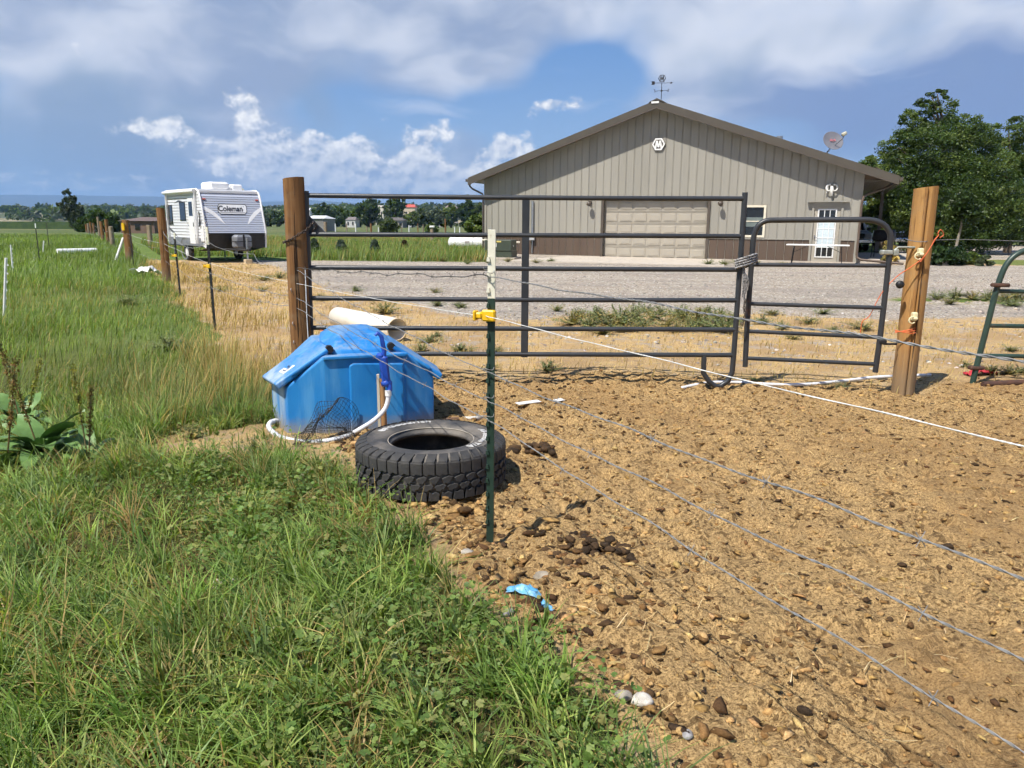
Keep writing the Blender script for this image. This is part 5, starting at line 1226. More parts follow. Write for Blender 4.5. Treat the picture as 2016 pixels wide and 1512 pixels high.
# ================================================================== TYRE
RUB = pm('tyre_rubber', (.030, .030, .031), (.045, .044, .043), 8, .72, .35, 90, c3=(.15, .13, .105), scale3=5, lim3=(.50, .78), spec=.35, stretch=(1, 1, 1))
RUB_S = pm('tyre_sidewall', (.040, .040, .041), (.060, .058, .055), 6, .68, .25, 120, c3=(.17, .15, .125), scale3=4, lim3=(.42, .70), spec=.35)
ty = empty('truck_tyre', (-.475, 4.33, .0), 0, 'worn black all-terrain tyre lying flat beside the T-post', 'tyre')
m = MB(); m.lathe([(.250, .075), (.226, .055), (.238, .03), (.30, .012), (.385, .018), (.424, .05), (.428, .135), (.424, .228), (.398, .262), (.372, .2695), (.36, .2655), (.31, .272), (.268, .262), (.252, .250), (.247, .236), (.236, .230), (.230, .215), (.250, .20), (.33, .19), (.39, .16), (.395, .11), (.36, .075)], 96, close=True); m.build('carcass', [RUB_S], ty)
m = MB(); m.tube([(.2515 * math.cos(a), .2515 * math.sin(a), .250) for a in np.linspace(0, 2 * math.pi, 97)[:-1]], .0035, 6, closed=True); m.build('bead_ring', pm('bead_dusty', (.36, .32, .26), (.28, .25, .2), 20, .8), ty)
def cyl_block(poly, r0, r1, name, mat=RUB):
    """tread block from a polygon in (arc metres, z); top slightly smaller than the foot"""
    cx = sum(p[0] for p in poly) / len(poly); cz = sum(p[1] for p in poly) / len(poly); n = len(poly); vs = []
    for rad, k in ((r0, 1.0), (r1 - .002, 1.0), (r1, .92)):
        for s, z in poly:
            s2, z2 = cx + (s - cx) * k, cz + (z - cz) * k; a = s2 / r1
            vs.append((rad * math.cos(a), rad * math.sin(a), z2))
    fs = [(k * n + i, k * n + (i + 1) % n, k * n + n + (i + 1) % n, k * n + n + i) for k in range(2) for i in range(n)] + [tuple(range(2 * n, 3 * n))]
    mm = MB(); mm.add(vs, fs); o = mm.build(name, mat, ty); return o  # shared by the whole ring
NB = 40; stp = 2 * math.pi * .441 / NB
SH_U = [(.004, .176), (.020, .166), (.034, .178), (stp - .004, .170), (stp - .003, .238), (.002, .240)]
ROW2 = [(.006, .150), (.018, .128), (.040, .122), (.050, .136), (stp - .012, .142), (stp - .004, .160), (.046, .166), (.034, .162), (.020, .158)]
ROW3 = [(.0, .104), (.010, .086), (.028, .080), (.040, .092), (.054, .094), (stp - .006, .112), (.046, .120), (.030, .116), (.016, .118)]
SH_L = [(.004, .026), (stp - .004, .024), (stp - .006, .070), (.044, .078), (.026, .068), (.010, .078)]
def ring_of(poly, r0, r1, name, offs):
    first = cyl_block(poly, r0, r1, name)
    for i in range(NB):
        q = first if i == 0 else bpy.data.objects.new(name, first.data)
        if i: col.objects.link(q); q.parent = ty
        q.rotation_euler = (0, 0, 2 * math.pi * (i + offs) / NB)
ring_of(SH_U, .42, .4405, 'tread_block', 0); ring_of(ROW2, .42, .4425, 'tread_block', .4); ring_of(ROW3, .42, .4425, 'tread_block', .9); ring_of(SH_L, .42, .4405, 'tread_block', .35)
# shoulder lugs wrapping onto the upper sidewall
prof_ = [(.4385, .236), (.434, .248), (.418, .259), (.398, .2665), (.378, .2745)]
mm = MB(); vs = []
for k, (r_, z_) in enumerate(prof_):
    a0, a1 = (.010 + k * .0042) / .44, (stp - .010 + k * .0065) / .44
    for a, dz in ((a0, -.012), (a0 + .004, .0), (a1 - .004, .0), (a1, -.012)): vs.append((r_ * math.cos(a), r_ * math.sin(a), z_ + dz))
n5 = len(prof_); fs = [(k * 4 + i, k * 4 + i + 1, k * 4 + i + 5, k * 4 + i + 4) for k in range(n5 - 1) for i in range(3)] + [(n5 * 4 - 4, n5 * 4 - 3, n5 * 4 - 2, n5 * 4 - 1)]
mm.add(vs, fs); sl = mm.build('shoulder_lug', RUB, ty)
for i in range(NB):
    q = sl if i == 0 else bpy.data.objects.new('shoulder_lug', sl.data)
    if i: col.objects.link(q); q.parent = ty
    q.rotation_euler = (0, 0, 2 * math.pi * i / NB)
LET = pm('tyre_white_letter', (.62, .61, .58), (.48, .47, .45), 40, .7)
def arc_text(body, size, a_mid, rad, name):
    o = text_mesh(body, size, LET, name, ty, extrude=.0015, bold=.0008, sx=1.3)
    for v in o.data.vertices:
        a = a_mid - v.co.x / rad; r_ = rad + v.co.y; z_ = float(np.interp(r_, [.25, .268, .31, .36, .372, .398], [.250, .262, .272, .2665, .2695, .262]))
        v.co = Vector((r_ * math.cos(a), r_ * math.sin(a), z_ + .0022 + v.co.z))
arc_text('BFGoodrich', .060, R(130), .322, 'sidewall_lettering'); arc_text('All-Terrain T/A', .050, R(-8), .322, 'sidewall_lettering')

# ================================================================== PIPES, LITTER, STONES
PVC = pm('pvc_cream', (.78, .74, .64), (.72, .67, .56), 3, .45, c3=(.45, .38, .27), scale3=3, lim3=(.62, .78))
pr, pl_ = G(800, 672), Vector((-2.42, 11.0, 0)); rad = .145
bp_ = empty('drain_pipe', (pr.x - .12, pr.y + .05, rad), 0, 'wide cream plastic drain pipe lying behind the pipe gate', 'pipe')
dv = Vector((pl_.x - pr.x, pl_.y - pr.y, 0)); bp_.rotation_euler = (0, 0, math.atan2(dv.y, dv.x))
m = MB(); m.lathe([(rad, 0), (rad, dv.length), (rad - .009, dv.length), (rad - .009, 0)], 40, axis='X', close=True); m.build('pipe_wall', PVC, bp_)
m = MB(); m.lathe([(rad + .001, -.002), (rad + .001, .012), (rad - .010, .012), (rad - .010, -.002)], 40, axis='X', close=True); m.build('cut_rim', pm('pvc_edge', (.62, .48, .3), (.5, .38, .22), 10, .6), bp_)
m = MB(); m.tube(smooth_path([G(1306, 771, -.015), G(1345, 763, .012), G(1392, 754, .02), G(1440, 752, .022), G(1500, 756, .02), G(1580, 757, .02), G(1650, 751, .02), G(1720, 743, .02), G(1775, 740, .02), G(1832, 738, .02)], 5), .0155, 10)
m.build('water_pipe', pm('pvc_white', (.74, .74, .75), (.62, .62, .62), 6, .45, c3=(.35, .27, .17), scale3=4, lim3=(.6, .75)), label='thin white pipe lying on the dirt under both gates', cat='pipe')
m = MB(); m.tube(smooth_path([G(855, 838, .03), G(880, 828, .03), G(905, 825, .02), G(930, 824, .015), G(952, 822, .0)], 4), .018, 10); m.build('broken_pipe', pm('pipe_brown_white', (.62, .58, .5), (.16, .09, .05), 2.2, .6, contrast=(.45, .55)), label='half-buried brown and white pipe behind the tyre', cat='pipe')
for (a, b, lab) in (((1018, 808), (1062, 799), 'white plastic strip lying on the dirt right of the T-post'), ((1093, 797), (1108, 793), 'tiny white plastic scrap on the dirt beyond the T-post')):
    p, q = G(*a), G(*b); d_ = q - p; m = MB(); m.cbox((0, 0, .014), (d_.length, .05, .006), .002, (.15, .05, math.atan2(d_.y, d_.x))); m.build('plastic_strip', WHITE, loc=(p + q) / 2 + Vector((0, 0, hz((p.x + q.x) / 2, (p.y + q.y) / 2))), label=lab, cat='litter')
m = MB(); p = G(113, 500); q = G(190, 498); m.tube([p + Vector((0, 0, .10)), q + Vector((0, 0, .10))], .13, 12); m.build('irrigation_pipe', WHITE, label='white irrigation pipe lying across the left field', cat='pipe')
m = MB(); q = G(305, 512); t_ = D(240, 470, q.y - 1.5); m.tube([G(228, 512), D(243, 468, G(228, 512).y + .3)], .05, 8); m.build('leaning_pole', WHITE, label='white pole leaning towards the second round fence post', cat='pole')
q = G(292, 545)
def crumple(name, w, d, h, seed, mat, loc, rz, label, cat, curl=0.0):
    nx, ny = 14, 9; u = np.linspace(-.5, .5, nx); v = np.linspace(-.5, .5, ny); U, V_ = np.meshgrid(u, v)
    Z = (fbm(U * 5 + seed, V_ * 5 + 9, 4, seed) - .3) * h * 1.4 + h * .4 * (1 - (2 * U) ** 2) + curl * np.abs(V_) * h
    X = U * w + (fbm(U * 6, V_ * 6 + seed, 3, seed + 5) - .5) * w * .25; Y = V_ * d + (fbm(U * 6 + 7, V_ * 6, 3, seed + 8) - .5) * d * .5
    i_ = (np.arange(ny - 1)[:, None] * nx + np.arange(nx - 1)[None]).ravel(); top = np.stack([X.ravel(), Y.ravel(), np.maximum(Z, .003).ravel()], 1); N = len(top)
    bot = top.copy(); bot[:, 2] -= .003
    f1 = np.stack([i_, i_ + 1, i_ + 1 + nx, i_ + nx], 1); f2 = f1[:, ::-1] + N
    rim = list(range(0, nx)) + [nx * k + nx - 1 for k in range(1, ny)] + [nx * (ny - 1) + k for k in range(nx - 2, -1, -1)] + [nx * k for k in range(ny - 2, 0, -1)]
    f3 = np.array([[rim[k], rim[k] + N, rim[(k + 1) % len(rim)] + N, rim[(k + 1) % len(rim)]] for k in range(len(rim))])
    o = np_mesh(name, np.concatenate([top, bot]), np.concatenate([f1, f2, f3]), mat, smooth=True, label=label, cat=cat); o.location = loc; o.rotation_euler = (0, 0, rz); return o
crumple('plastic_bag', .75, .45, .28, 4, WHITE, (q.x, q.y, .02), .2, 'white crumpled bag in dry grass by the brown fence post', 'bag')
BLP = pm('blue_film', (.08, .30, .52), (.15, .40, .62), 14, .45, c3=(.45, .58, .66), scale3=10, lim3=(.55, .7))
q = G(1030, 1184); crumple('blue_plastic_scrap', .135, .05, .035, 11, BLP, (q.x, q.y, hz(q.x, q.y)), -.32, 'longer light-blue plastic scrap at the grass edge', 'litter')
q = G(1071, 1196); crumple('blue_plastic_scrap', .065, .055, .04, 17, BLP, (q.x, q.y, hz(q.x, q.y)), .5, 'smaller light-blue plastic scrap right of the longer one', 'litter')
q = G(1930, 742); crumple('red_rag', .3, .12, .06, 23, pm('red_rag', (.45, .03, .04), (.35, .02, .03), 12, .8), (q.x, q.y, .02), .1, 'red rag on the ground behind the green gate', 'litter')
q = G(450, 1155); crumple('dry_leaf_litter', .12, .05, .03, 29, pm('pale_litter', (.62, .58, .48), (.5, .45, .35), 20, .8), (q.x, q.y, hz(q.x, q.y) + .01), .7, 'pale dry scrap lying in the foreground grass', 'litter')
q = G(213, 833); crumple('foil_scrap', .07, .06, .05, 31, pm('foil_grey', (.6, .6, .62), (.45, .45, .5), 12, .35), (q.x, q.y, hz(q.x, q.y) + .03), .7, 'small silvery scrap beside the large dock plant', 'litter')
q = G(1895, 760); m = MB(); m.tube([G(1935, 757, .03), G(2016, 753, .03), G(2130, 750, .03)], .03, 8); m.build('rusty_bar', RUST, label='rusty bar on the ground at the green gate foot', cat='bar')

def lump_mesh(seed, rough=.16, flat=.75):  # irregular clod
    r_ = np.random.default_rng(seed); V = ICO2_V.copy(); f = r_.uniform(0, 10, 3)
    nn = fbm(V[:, 0] * 1.6 + f[0], V[:, 1] * 1.6 + V[:, 2] * 1.3 + f[1], 3, seed) - .5
    n2 = fbm(V[:, 0] * 4.5 + f[1], V[:, 1] * 4.5 + V[:, 2] * 3.7 + f[2], 2, seed + 7) - .5
    V = V * (1 + rough * 3 * nn + rough * 1.6 * n2)[:, None]; V[:, 2] *= flat; return V
def lump_data(name, seed, palette, rough, flat, mat):
    V = lump_mesh(seed, rough, flat); r_ = np.random.default_rng(seed + 99)
    base = np.array(palette[seed % len(palette)]); o = np_mesh(name, V, ICO2_F, mat, base[None] * r_.uniform(.6, 1.4, (len(V), 1)), smooth=(mat is STONE_M)); me = o.data; bpy.data.objects.remove(o); return me
STONE_M = tintmat('field_stone', .8, .3, 40)
for (px, py, s_, pal, lab, nm) in ((1263, 1395, .030, (.62, .59, .55), 'pale white stone on the dirt at bottom centre', 'stone'), (1228, 1388, .022, (.36, .33, .30), 'grey stone just left of the pale white stone', 'stone'), (1352, 1463, .018, (.38, .38, .40), 'small round grey pebble near the bottom edge', 'stone'),
                                (920, 1098, .026, (.42, .39, .35), 'grey stone left of the foreground T-post foot', 'stone'), (1068, 1136, .034, (.40, .36, .30), 'flat grey stone half buried right of the T-post foot', 'stone'), (1000, 1222, .024, (.30, .30, .31), 'dark grey stone below the blue plastic scrap', 'stone'),
                                (566, 941, .036, (.62, .57, .49), 'left one of two pale stones before the waterer', 'stone'), (590, 942, .036, (.66, .62, .55), 'right one of two pale stones before the waterer', 'stone')):
    q = G(px, py); o = bpy.data.objects.new(nm, lump_data(nm, int(px), [pal], .2, .6, STONE_M)); col.objects.link(o); o.location = (q.x, q.y, hz(q.x, q.y) + s_ * .25); o.scale = (s_ * 1.25, s_, s_); o.rotation_euler = (0, 0, px); tag(o, lab, 'stone')

# ================================================================== HORSE MANURE
DUNG_M = tintmat('fresh_manure', .8, .9, 6)
dark = [lump_data('manure_lump', 300 + i, [(.052, .034, .020), (.075, .046, .025), (.10, .06, .03)], .20, .78, DUNG_M) for i in range(6)]
brown = [lump_data('manure_lump', 400 + i, [(.16, .088, .036), (.22, .125, .05), (.13, .075, .034)], .40, .55, DUNG_M) for i in range(6)]
tan_ = [lump_data('manure_lump', 500 + i, [(.36, .22, .088), (.44, .28, .115), (.28, .165, .065)], .46, .45, DUNG_M) for i in range(6)]
def put_lump(me, x, y, s_, rz, parent=None, dz=0.0):
    o = bpy.data.objects.new('manure_lump', me); col.objects.link(o)
    if parent is not None: o.parent = parent
    o.location = (x, y, (0 if parent is not None else hz(x, y)) + s_ * .22 + dz); o.scale = (s_ * random.uniform(1.0, 1.35), s_ * random.uniform(.85, 1.0), s_ * random.uniform(.85, 1.0)); o.rotation_euler = (random.uniform(-.3, .3), random.uniform(-.3, .3), rz); return o
def pile(px, py, n, rad, s0, mix, label):
    q = G(px, py); o = empty('manure_pile', (q.x, q.y, hz(q.x, q.y)), 0, label, 'manure pile')
    for i in range(n):
        a = random.uniform(0, 6.28); r_ = rad * math.sqrt(random.random()); lv = (1 - r_ / rad)
        put_lump(random.choice(random.choice(mix)), r_ * math.cos(a) * 1.3, r_ * math.sin(a), s0 * random.uniform(.7, 1.2), a, o, lv * random.uniform(0, s0 * 2.2))
pile(1048, 893, 17, .11, .034, [dark, dark, dark, brown], 'dark pile of fresh horse manure right of the tyre')
pile(1165, 1088, 75, .20, .022, [dark, dark, dark, brown], 'dark spread-out manure pile right of the T-post')
pile(930, 1012, 11, .11, .034, [tan_, brown, tan_], 'tan dry manure heap between tyre and T-post')
pile(1090, 945 - 60 + 62, 9, .14, .026, [brown, tan_], 'brown scattered manure heap at the tyre right side')
lm_x, lm_y = scatter(7500, -.9, 4.2, 1.15, 7.0, lambda x, y: zones(x, y)[0] * in_view(x, y, -.02) * (0.09 + .91 * np.exp(-np.maximum(fence_s(x, y) + .12, 0) / .36)) * .55, .7)
kk = 0
ordr = rng.permutation(len(lm_y))
for i in ordr:
    if kk >= 295: break
    x, y = lm_x[i], lm_y[i]
    if math.hypot(x + .475, y - 4.33) < .48 or math.hypot(x - TP[0], y - TP[1]) < .06 or random.random() < .18: continue
    e_ = math.exp(-max(fence_s(x, y) + .1, 0) / .5); fam = random.choices([dark, brown, tan_], [.28, .36, .36])[0]
    o = put_lump(random.choice(fam), x, y, random.uniform(.008, .016) * (1 + 1.5 * e_ * random.random() ** 1.5), random.uniform(0, 6.28))
    lab = {0: 'dark round horse manure lump lying on the corral dirt', 1: 'mid-brown horse manure lump lying on the corral dirt', 2: 'tan crumbly dry manure lump lying on the corral dirt'}[0 if fam is dark else 1 if fam is brown else 2]
    tag(o, lab, 'manure', {0: 'dark manure lumps', 1: 'brown manure lumps', 2: 'tan manure lumps'}[0 if fam is dark else 1 if fam is brown else 2]); kk += 1
# ================================================================== TRAVEL TRAILER
def ribmat(name, c, pitch):
    m = bpy.data.materials.new(name); m.use_nodes = True; n = NT(m.node_tree); b = n.n['Principled BSDF']
    tc = n.new('ShaderNodeTexCoord').outputs['Object']; z = n.sep(tc)[2]
    w = n.math('FRACT', n.math('DIVIDE', z, pitch)); tri = n.math('ABSOLUTE', n.math('SUBTRACT', w, .5))
    n.put(b.inputs['Base Color'], n.mix(n.noise(tc, 1.5, 4), c, tuple(q * .92 for q in c))); b.inputs['Roughness'].default_value = .35
    bp = n.new('ShaderNodeBump'); bp.inputs['Strength'].default_value = 1.0; bp.inputs['Distance'].default_value = .05; n.put(bp.inputs['Height'], n.ss(tri, .30, .5)); n.link(bp.outputs[0], b.inputs['Normal']); return m
RIBW = ribmat('trailer_white_rib', (.74, .75, .78), .115); RIBG = ribmat('trailer_silver_rib', (.47, .51, .61), .085)
TRW = pm('trailer_white', (.80, .80, .80), (.74, .74, .74), 4, .35)
TRG = pm('trailer_grey', (.20, .21, .23), (.16, .17, .19), 4, .45)
TW2, TL = 2.3, 4.5
tr = empty('travel_trailer', (-10.95, 27.7, 0), R(40.6), 'white and silver travel trailer parked left of the long gate', 'trailer'); tr.scale = (.96, .96, .96)
side = [(.12, .56), (.06, 1.08), (.0, 1.12), (.42, 2.45), (.55, 2.62), (.80, 2.70), (TL - .1, 2.72), (TL, 2.55), (TL, .62), (.45, .62)]
def sidewall(x0, x1): # polygon in (y,z) extruded along x
    m = MB(); n = len(side); vs = [(x0, a, b) for a, b in side] + [(x1, a, b) for a, b in side]
    m.add(vs, [tuple(range(n)), tuple(range(2 * n - 1, n - 1, -1))] + [(i, i + n, (i + 1) % n + n, (i + 1) % n) for i in range(n)]); return m
sidewall(0.0, .03).build('side_wall', RIBW, tr); sidewall(TW2 - .03, TW2).build('side_wall', RIBW, tr)
def strip(i0, i1, name, mat, x0=.03, x1=TW2 - .03, off=0.0):
    (a, b), (c, d) = side[i0], side[i1]; m = MB(); m.add([(x0, a - off, b), (x1, a - off, b), (x1, c - off, d), (x0, c - off, d), (x0, a + .04, b), (x1, a + .04, b), (x1, c + .04, d), (x0, c + .04, d)], [(0, 1, 2, 3), (7, 6, 5, 4), (0, 4, 5, 1), (1, 5, 6, 2), (2, 6, 7, 3), (3, 7, 4, 0)]); return m.build(name, mat, tr)
strip(2, 3, 'front_cap', RIBG); strip(3, 4, 'front_cap_top', RIBG); strip(0, 1, 'front_apron', BLACK)
m = MB(); m.add([(0.03, 1.2, .42), (TW2 - .03, 1.2, .42), (TW2 - .03, .12, .56), (.03, .12, .56)], [(0, 1, 2, 3)]); m.build('under_apron', BLACK, tr)
m = MB(); m.bb(.0, TW2, .70, TL - .05, 2.66, 2.735); m.bb(.03, TW2 - .03, .5, .72, 2.60, 2.68); m.build('roof', TRW, tr)
m = MB(); m.bb(.04, TW2 - .04, .45, TL - .03, .58, .66); m.build('floor_pan', BLACK, tr)
m = MB(); m.bb(.03, TW2 - .03, TL - .03, TL - .003, .63, 2.6); m.build('rear_wall', RIBW, tr)
for x in (0.0, TW2):
    m = MB(); m.tube([(x, a - .012, b) for a, b in [(.10, .56), (.045, 1.06), (-.01, 1.14), (.40, 2.45), (.53, 2.64), (.78, 2.735)]], .035, 8); m.tube([(x, .78, 2.735), (x, TL - .1, 2.745)], .03, 8); m.build('corner_trim', TRW, tr)
fa = math.atan2(.42, 1.33)         # slope of the front cap
def FP(x, t, o=.006): # point on front cap, t along slope in metres from the bottom
    return Vector((x, t * math.sin(fa) - o * math.cos(fa), 1.12 + t * math.cos(fa) + o * math.sin(fa)))
def fquad(name, pts, mat, o=.008, parent=tr):
    m = MB(); a = [FP(x, t, o) for x, t in pts]; b = [FP(x, t, -.004) for x, t in pts]; n = len(pts); m.add(a + b, [tuple(range(n)), tuple(range(2 * n - 1, n - 1, -1))] + [(i, (i + 1) % n, (i + 1) % n + n, i + n) for i in range(n)]); return m.build(name, mat, parent)
fquad('swoosh_decal', [(.03, 1.06), (.03, .92), (.35, .70), (.78, .33), (.62, .62), (.36, .88)], TRW, .005)
fquad('swoosh_decal', [(TW2 - .03, 1.02), (TW2 - .03, .88), (TW2 - .30, .66), (TW2 - .68, .30), (TW2 - .55, .60), (TW2 - .32, .84)], TRW, .005)
# name panel with dark outline
def rrect(x0, x1, t0, t1, c): return [(x0 + c, t0), (x1 - c * 1.3, t0), (x1 - c * .3, t0 + c), (x1, t1 - c), (x1 - c * .5, t1), (x0 + c, t1), (x0 + c * .2, t1 - c), (x0, t0 + c)]
fquad('name_panel_edge', rrect(.58, 1.72, .72, 1.13, .09), pm('decal_dark', (.05, .055, .06), None, 5, .5), .008)
npn = fquad('name_panel', rrect(.605, 1.695, .745, 1.105, .075), TRW, .012)
lt = text_mesh('Coleman', .30, pm('decal_ink', (.03, .03, .035), None, 5, .5), 'name_lettering', npn, extrude=.002, shear=.12, bold=.006, sx=.86)
lt.matrix_parent_inverse = Matrix(); lt.matrix_local = Matrix.Translation(FP(1.06, .935, .018)) @ Matrix.Rotation(math.pi / 2 - fa, 4, 'X')
fquad('name_underline', [(.66, .785), (1.62, .785), (1.62, .797), (.66, .797)], MATS['decal_ink'], .016, npn)
m = MB()
for (x, t, s_) in ((1.53, .90, .045), (1.50, 1.02, .02), (1.58, 1.03, .02)):
    q = FP(x, t, .016); m.box(q, (s_, .004, s_ * .8), (-fa, 0, 0))
m.build('lantern_mark', MATS['decal_dark'], npn)
for x in (.14, TW2 - .14):
    q = FP(x, 1.37 if False else 1.30, .02); m = MB(); m.cbox(q, (.12, .03, .05), .01, (-fa, 0, 0)); m.build('marker_light', pm('lamp_red' + str(x), (.5, .06, .03), None, 5, .3), tr)
# left side (x = 0): skirt, door, windows, stripes, awning
m = MB(); m.bb(-.012, .002, .4, TL, .62, .92); m.build('lower_skirt', TRG, tr)
m = MB(); m.bb(-.02, .002, 1.16, 1.78, .70, 2.42); dr_ = m.build('door', TRW, tr); m = MB(); m.bb(-.028, -.018, 1.27, 1.67, 1.75, 2.28); m.build('door_pane', GLASS_D, dr_)
m = MB(); m.bb(-.035, -.018, 1.22, 1.27, 1.35, 1.5); m.build('handle', BLACK, dr_)
for (y0, y1, z0, z1) in ((2.15, 2.75, 1.60, 2.25), (3.75, 4.25, 1.45, 2.15), (4.28, 4.42, 1.5, 2.2)):
    m = MB(); m.bb(-.015, .002, y0 - .04, y1 + .04, z0 - .04, z1 + .04); w_ = m.build('window', BLACK, tr); m = MB(); m.bb(-.02, -.013, y0, y1, z0, z1); m.build('pane', GLASS_D, w_)
STR = pm('stripe_dark', (.07, .075, .085), None, 5, .4)
def yz_decal(name, pts):
    m = MB(); n = len(pts); m.add([(-.006, a, b) for a, b in pts] + [(.0, a, b) for a, b in pts], [tuple(range(n)), tuple(range(2 * n - 1, n - 1, -1))] + [(i, (i + 1) % n, (i + 1) % n + n, i + n) for i in range(n)]); m.build(name, STR, tr)
yz_decal('stripe_decal', [(4.4, 1.35), (4.4, 1.25), (3.6, 1.0), (3.3, .92), (3.7, 1.12)]); yz_decal('stripe_decal', [(3.4, 2.25), (2.9, 2.36), (2.5, 2.32), (2.2, 2.15), (2.5, 2.25), (2.9, 2.28)]); yz_decal('stripe_decal', [(2.1, 1.55), (1.5, 1.05), (1.0, .95), (1.5, 1.15)])
m = MB(); m.tube([(-.10, .75, 2.66), (-.10, TL - .1, 2.66)], .065, 10); aw = m.build('awning_roll', TRW, tr)
for y in (.82, TL - .25):
    m = MB(); m.bb(-.09, -.02, y - .03, y + .03, .72, 2.66); m.build('awning_arm', TRW, aw)
m = MB(); m.cbox((-.02, .34, 1.10), (.05, .30, .62), .02); m.build('hatch', TRW, tr)
m = MB(); m.tube(smooth_path([Vector((-.04, .52, 1.9)), Vector((-.06, .40, 1.6)), Vector((-.08, .34, 1.42)), Vector((-.08, .42, 1.36)), Vector((-.06, .50, 1.45)), Vector((-.05, .46, 1.62))]), .022, 6); m.build('coiled_cable', BLACK, tr)
# roof units
m = MB(); m.cbox((.95, 1.4, 2.88), (.75, 1.05, .30), .07); m.build('air_conditioner', TRW, tr); m = MB(); m.cbox((1.72, 1.35, 2.84), (.42, .45, .26), .05); m.build('roof_vent', TRW, tr)
m = MB(); m.cbox((1.95, 1.9, 2.78), (.5, .5, .12), .03); m.build('vent_lid', pm('aged_cream', (.62, .58, .40), (.55, .5, .33), 5, .5), tr)
m = MB(); m.lathe([(.06, 2.72), (.06, 2.84), (.08, 2.85), (0, 2.87)], 10, (1.42, 1.2, 0)); m.build('vent_pipe', TRW, tr)
# wheels
for x in (.16, TW2 - .16):
    w_ = MB(); w_.lathe([(.19, -.09), (.30, -.10), (.34, -.07), (.35, 0), (.34, .07), (.30, .10), (.19, .09)], 24, axis='X'); wo = w_.build('wheel', RUB, tr, loc=(x, 2.55, .345)); r2 = MB(); r2.lathe([(0, -.05), (.10, -.06), (.18, -.085), (.19, -.06), (.19, .06), (0, .05)], 18, axis='X'); r2.build('rim', TRW, wo)
m = MB(); m.lathe([(.44, -.012), (.40, -.02), (.40, .0)], 24, (-.004, 2.55, .48), 'X'); m.build('fender', TRG, tr)
# hitch: A-frame, bottle cover, jack with block
m = MB(); m.tube([(.45, .5, .52), (TW2 / 2, -.95, .50)], .04, 8); m.tube([(TW2 - .45, .5, .52), (TW2 / 2, -.95, .50)], .04, 8); m.tube([(TW2 / 2, -.85, .5), (TW2 / 2, -1.2, .52)], .05, 8); m.build('hitch_frame', BLACK, tr)
m = MB(); m.cbox((TW2 / 2 + .02, -.40, .80), (.68, .40, .52), .09); gc_ = m.build('gas_bottle_cover', TRG, tr); m = MB(); m.cbox((TW2 / 2 + .02, -.40, .81), (.70, .42, .03), .01); m.bb(TW2 / 2 - .01, TW2 / 2 + .05, -.62, -.59, .58, 1.06); m.build('cover_strap', BLACK, gc_)
m = MB(); m.tube([(TW2 / 2, -.92, .15), (TW2 / 2, -.92, .95)], .035, 8); jk = m.build('jack', GALV, tr); m = MB(); m.cbox((TW2 / 2, -.92, .08), (.26, .2, .17), .01); m.build('jack_block', pm('block_wood', (.55, .44, .28), None, 8, .8), jk)
for x in (.12, TW2 - .12):
    m = MB(); m.tube([(x, TL - .3, .62), (x + .02, TL - .25, .02)], .03, 6); m.build('stabiliser', GALV, tr)
# ================================================================== TREES AND PLANTS
BARK = pm('bark', (.10, .075, .052), (.17, .13, .095), 14, .9, .6, 30, stretch=(1, 1, .25))
BARK_L = pm('bark_pale', (.30, .27, .21), (.20, .17, .13), 14, .9, .4, 30, stretch=(1, 1, .25))
TREE_M = leafmat('tree_leaf', .30, .5, .3, .3)
def leaf_cloud(C, n, spread, size, palette, wind=(0, 0, 0), asp=1.7):
    """n leaves around clump centres C (m,4: xyz + radius)"""
    k = rng.integers(0, len(C), n); cen = C[k, :3]; rad = C[k, 3]
    d = rng.normal(0, 1, (n, 3)); d /= np.linalg.norm(d, axis=1, keepdims=True); r = rng.uniform(0, 1, n) ** .45
    P = cen + d * (r * rad)[:, None] * np.array(spread)
    w = np.array(wind); ln = np.linalg.norm(w)
    a = rng.normal(0, 1, (n, 3)) + w * 1.6; a /= np.linalg.norm(a, axis=1, keepdims=True)
    b = rng.normal(0, 1, (n, 3)); b -= a * (a * b).sum(1, keepdims=True); b /= np.linalg.norm(b, axis=1, keepdims=True)
    s = size * rng.uniform(.6, 1.35, n)[:, None]
    V = np.stack([P - a * s * asp * .5, P + b * s * .45, P + a * s * asp * .5, P - b * s * .45], 1).reshape(-1, 3)
    F = np.arange(n)[:, None] * 4 + np.array([[0, 1, 2, 3]])
    ck = np.array(palette)[rng.integers(0, len(palette), len(C))] * rng.uniform(.75, 1.25, (len(C), 1))
    col_ = ck[k] * rng.uniform(.7, 1.3, (n, 1))
    return V, F, np.repeat(col_, 4, 0)
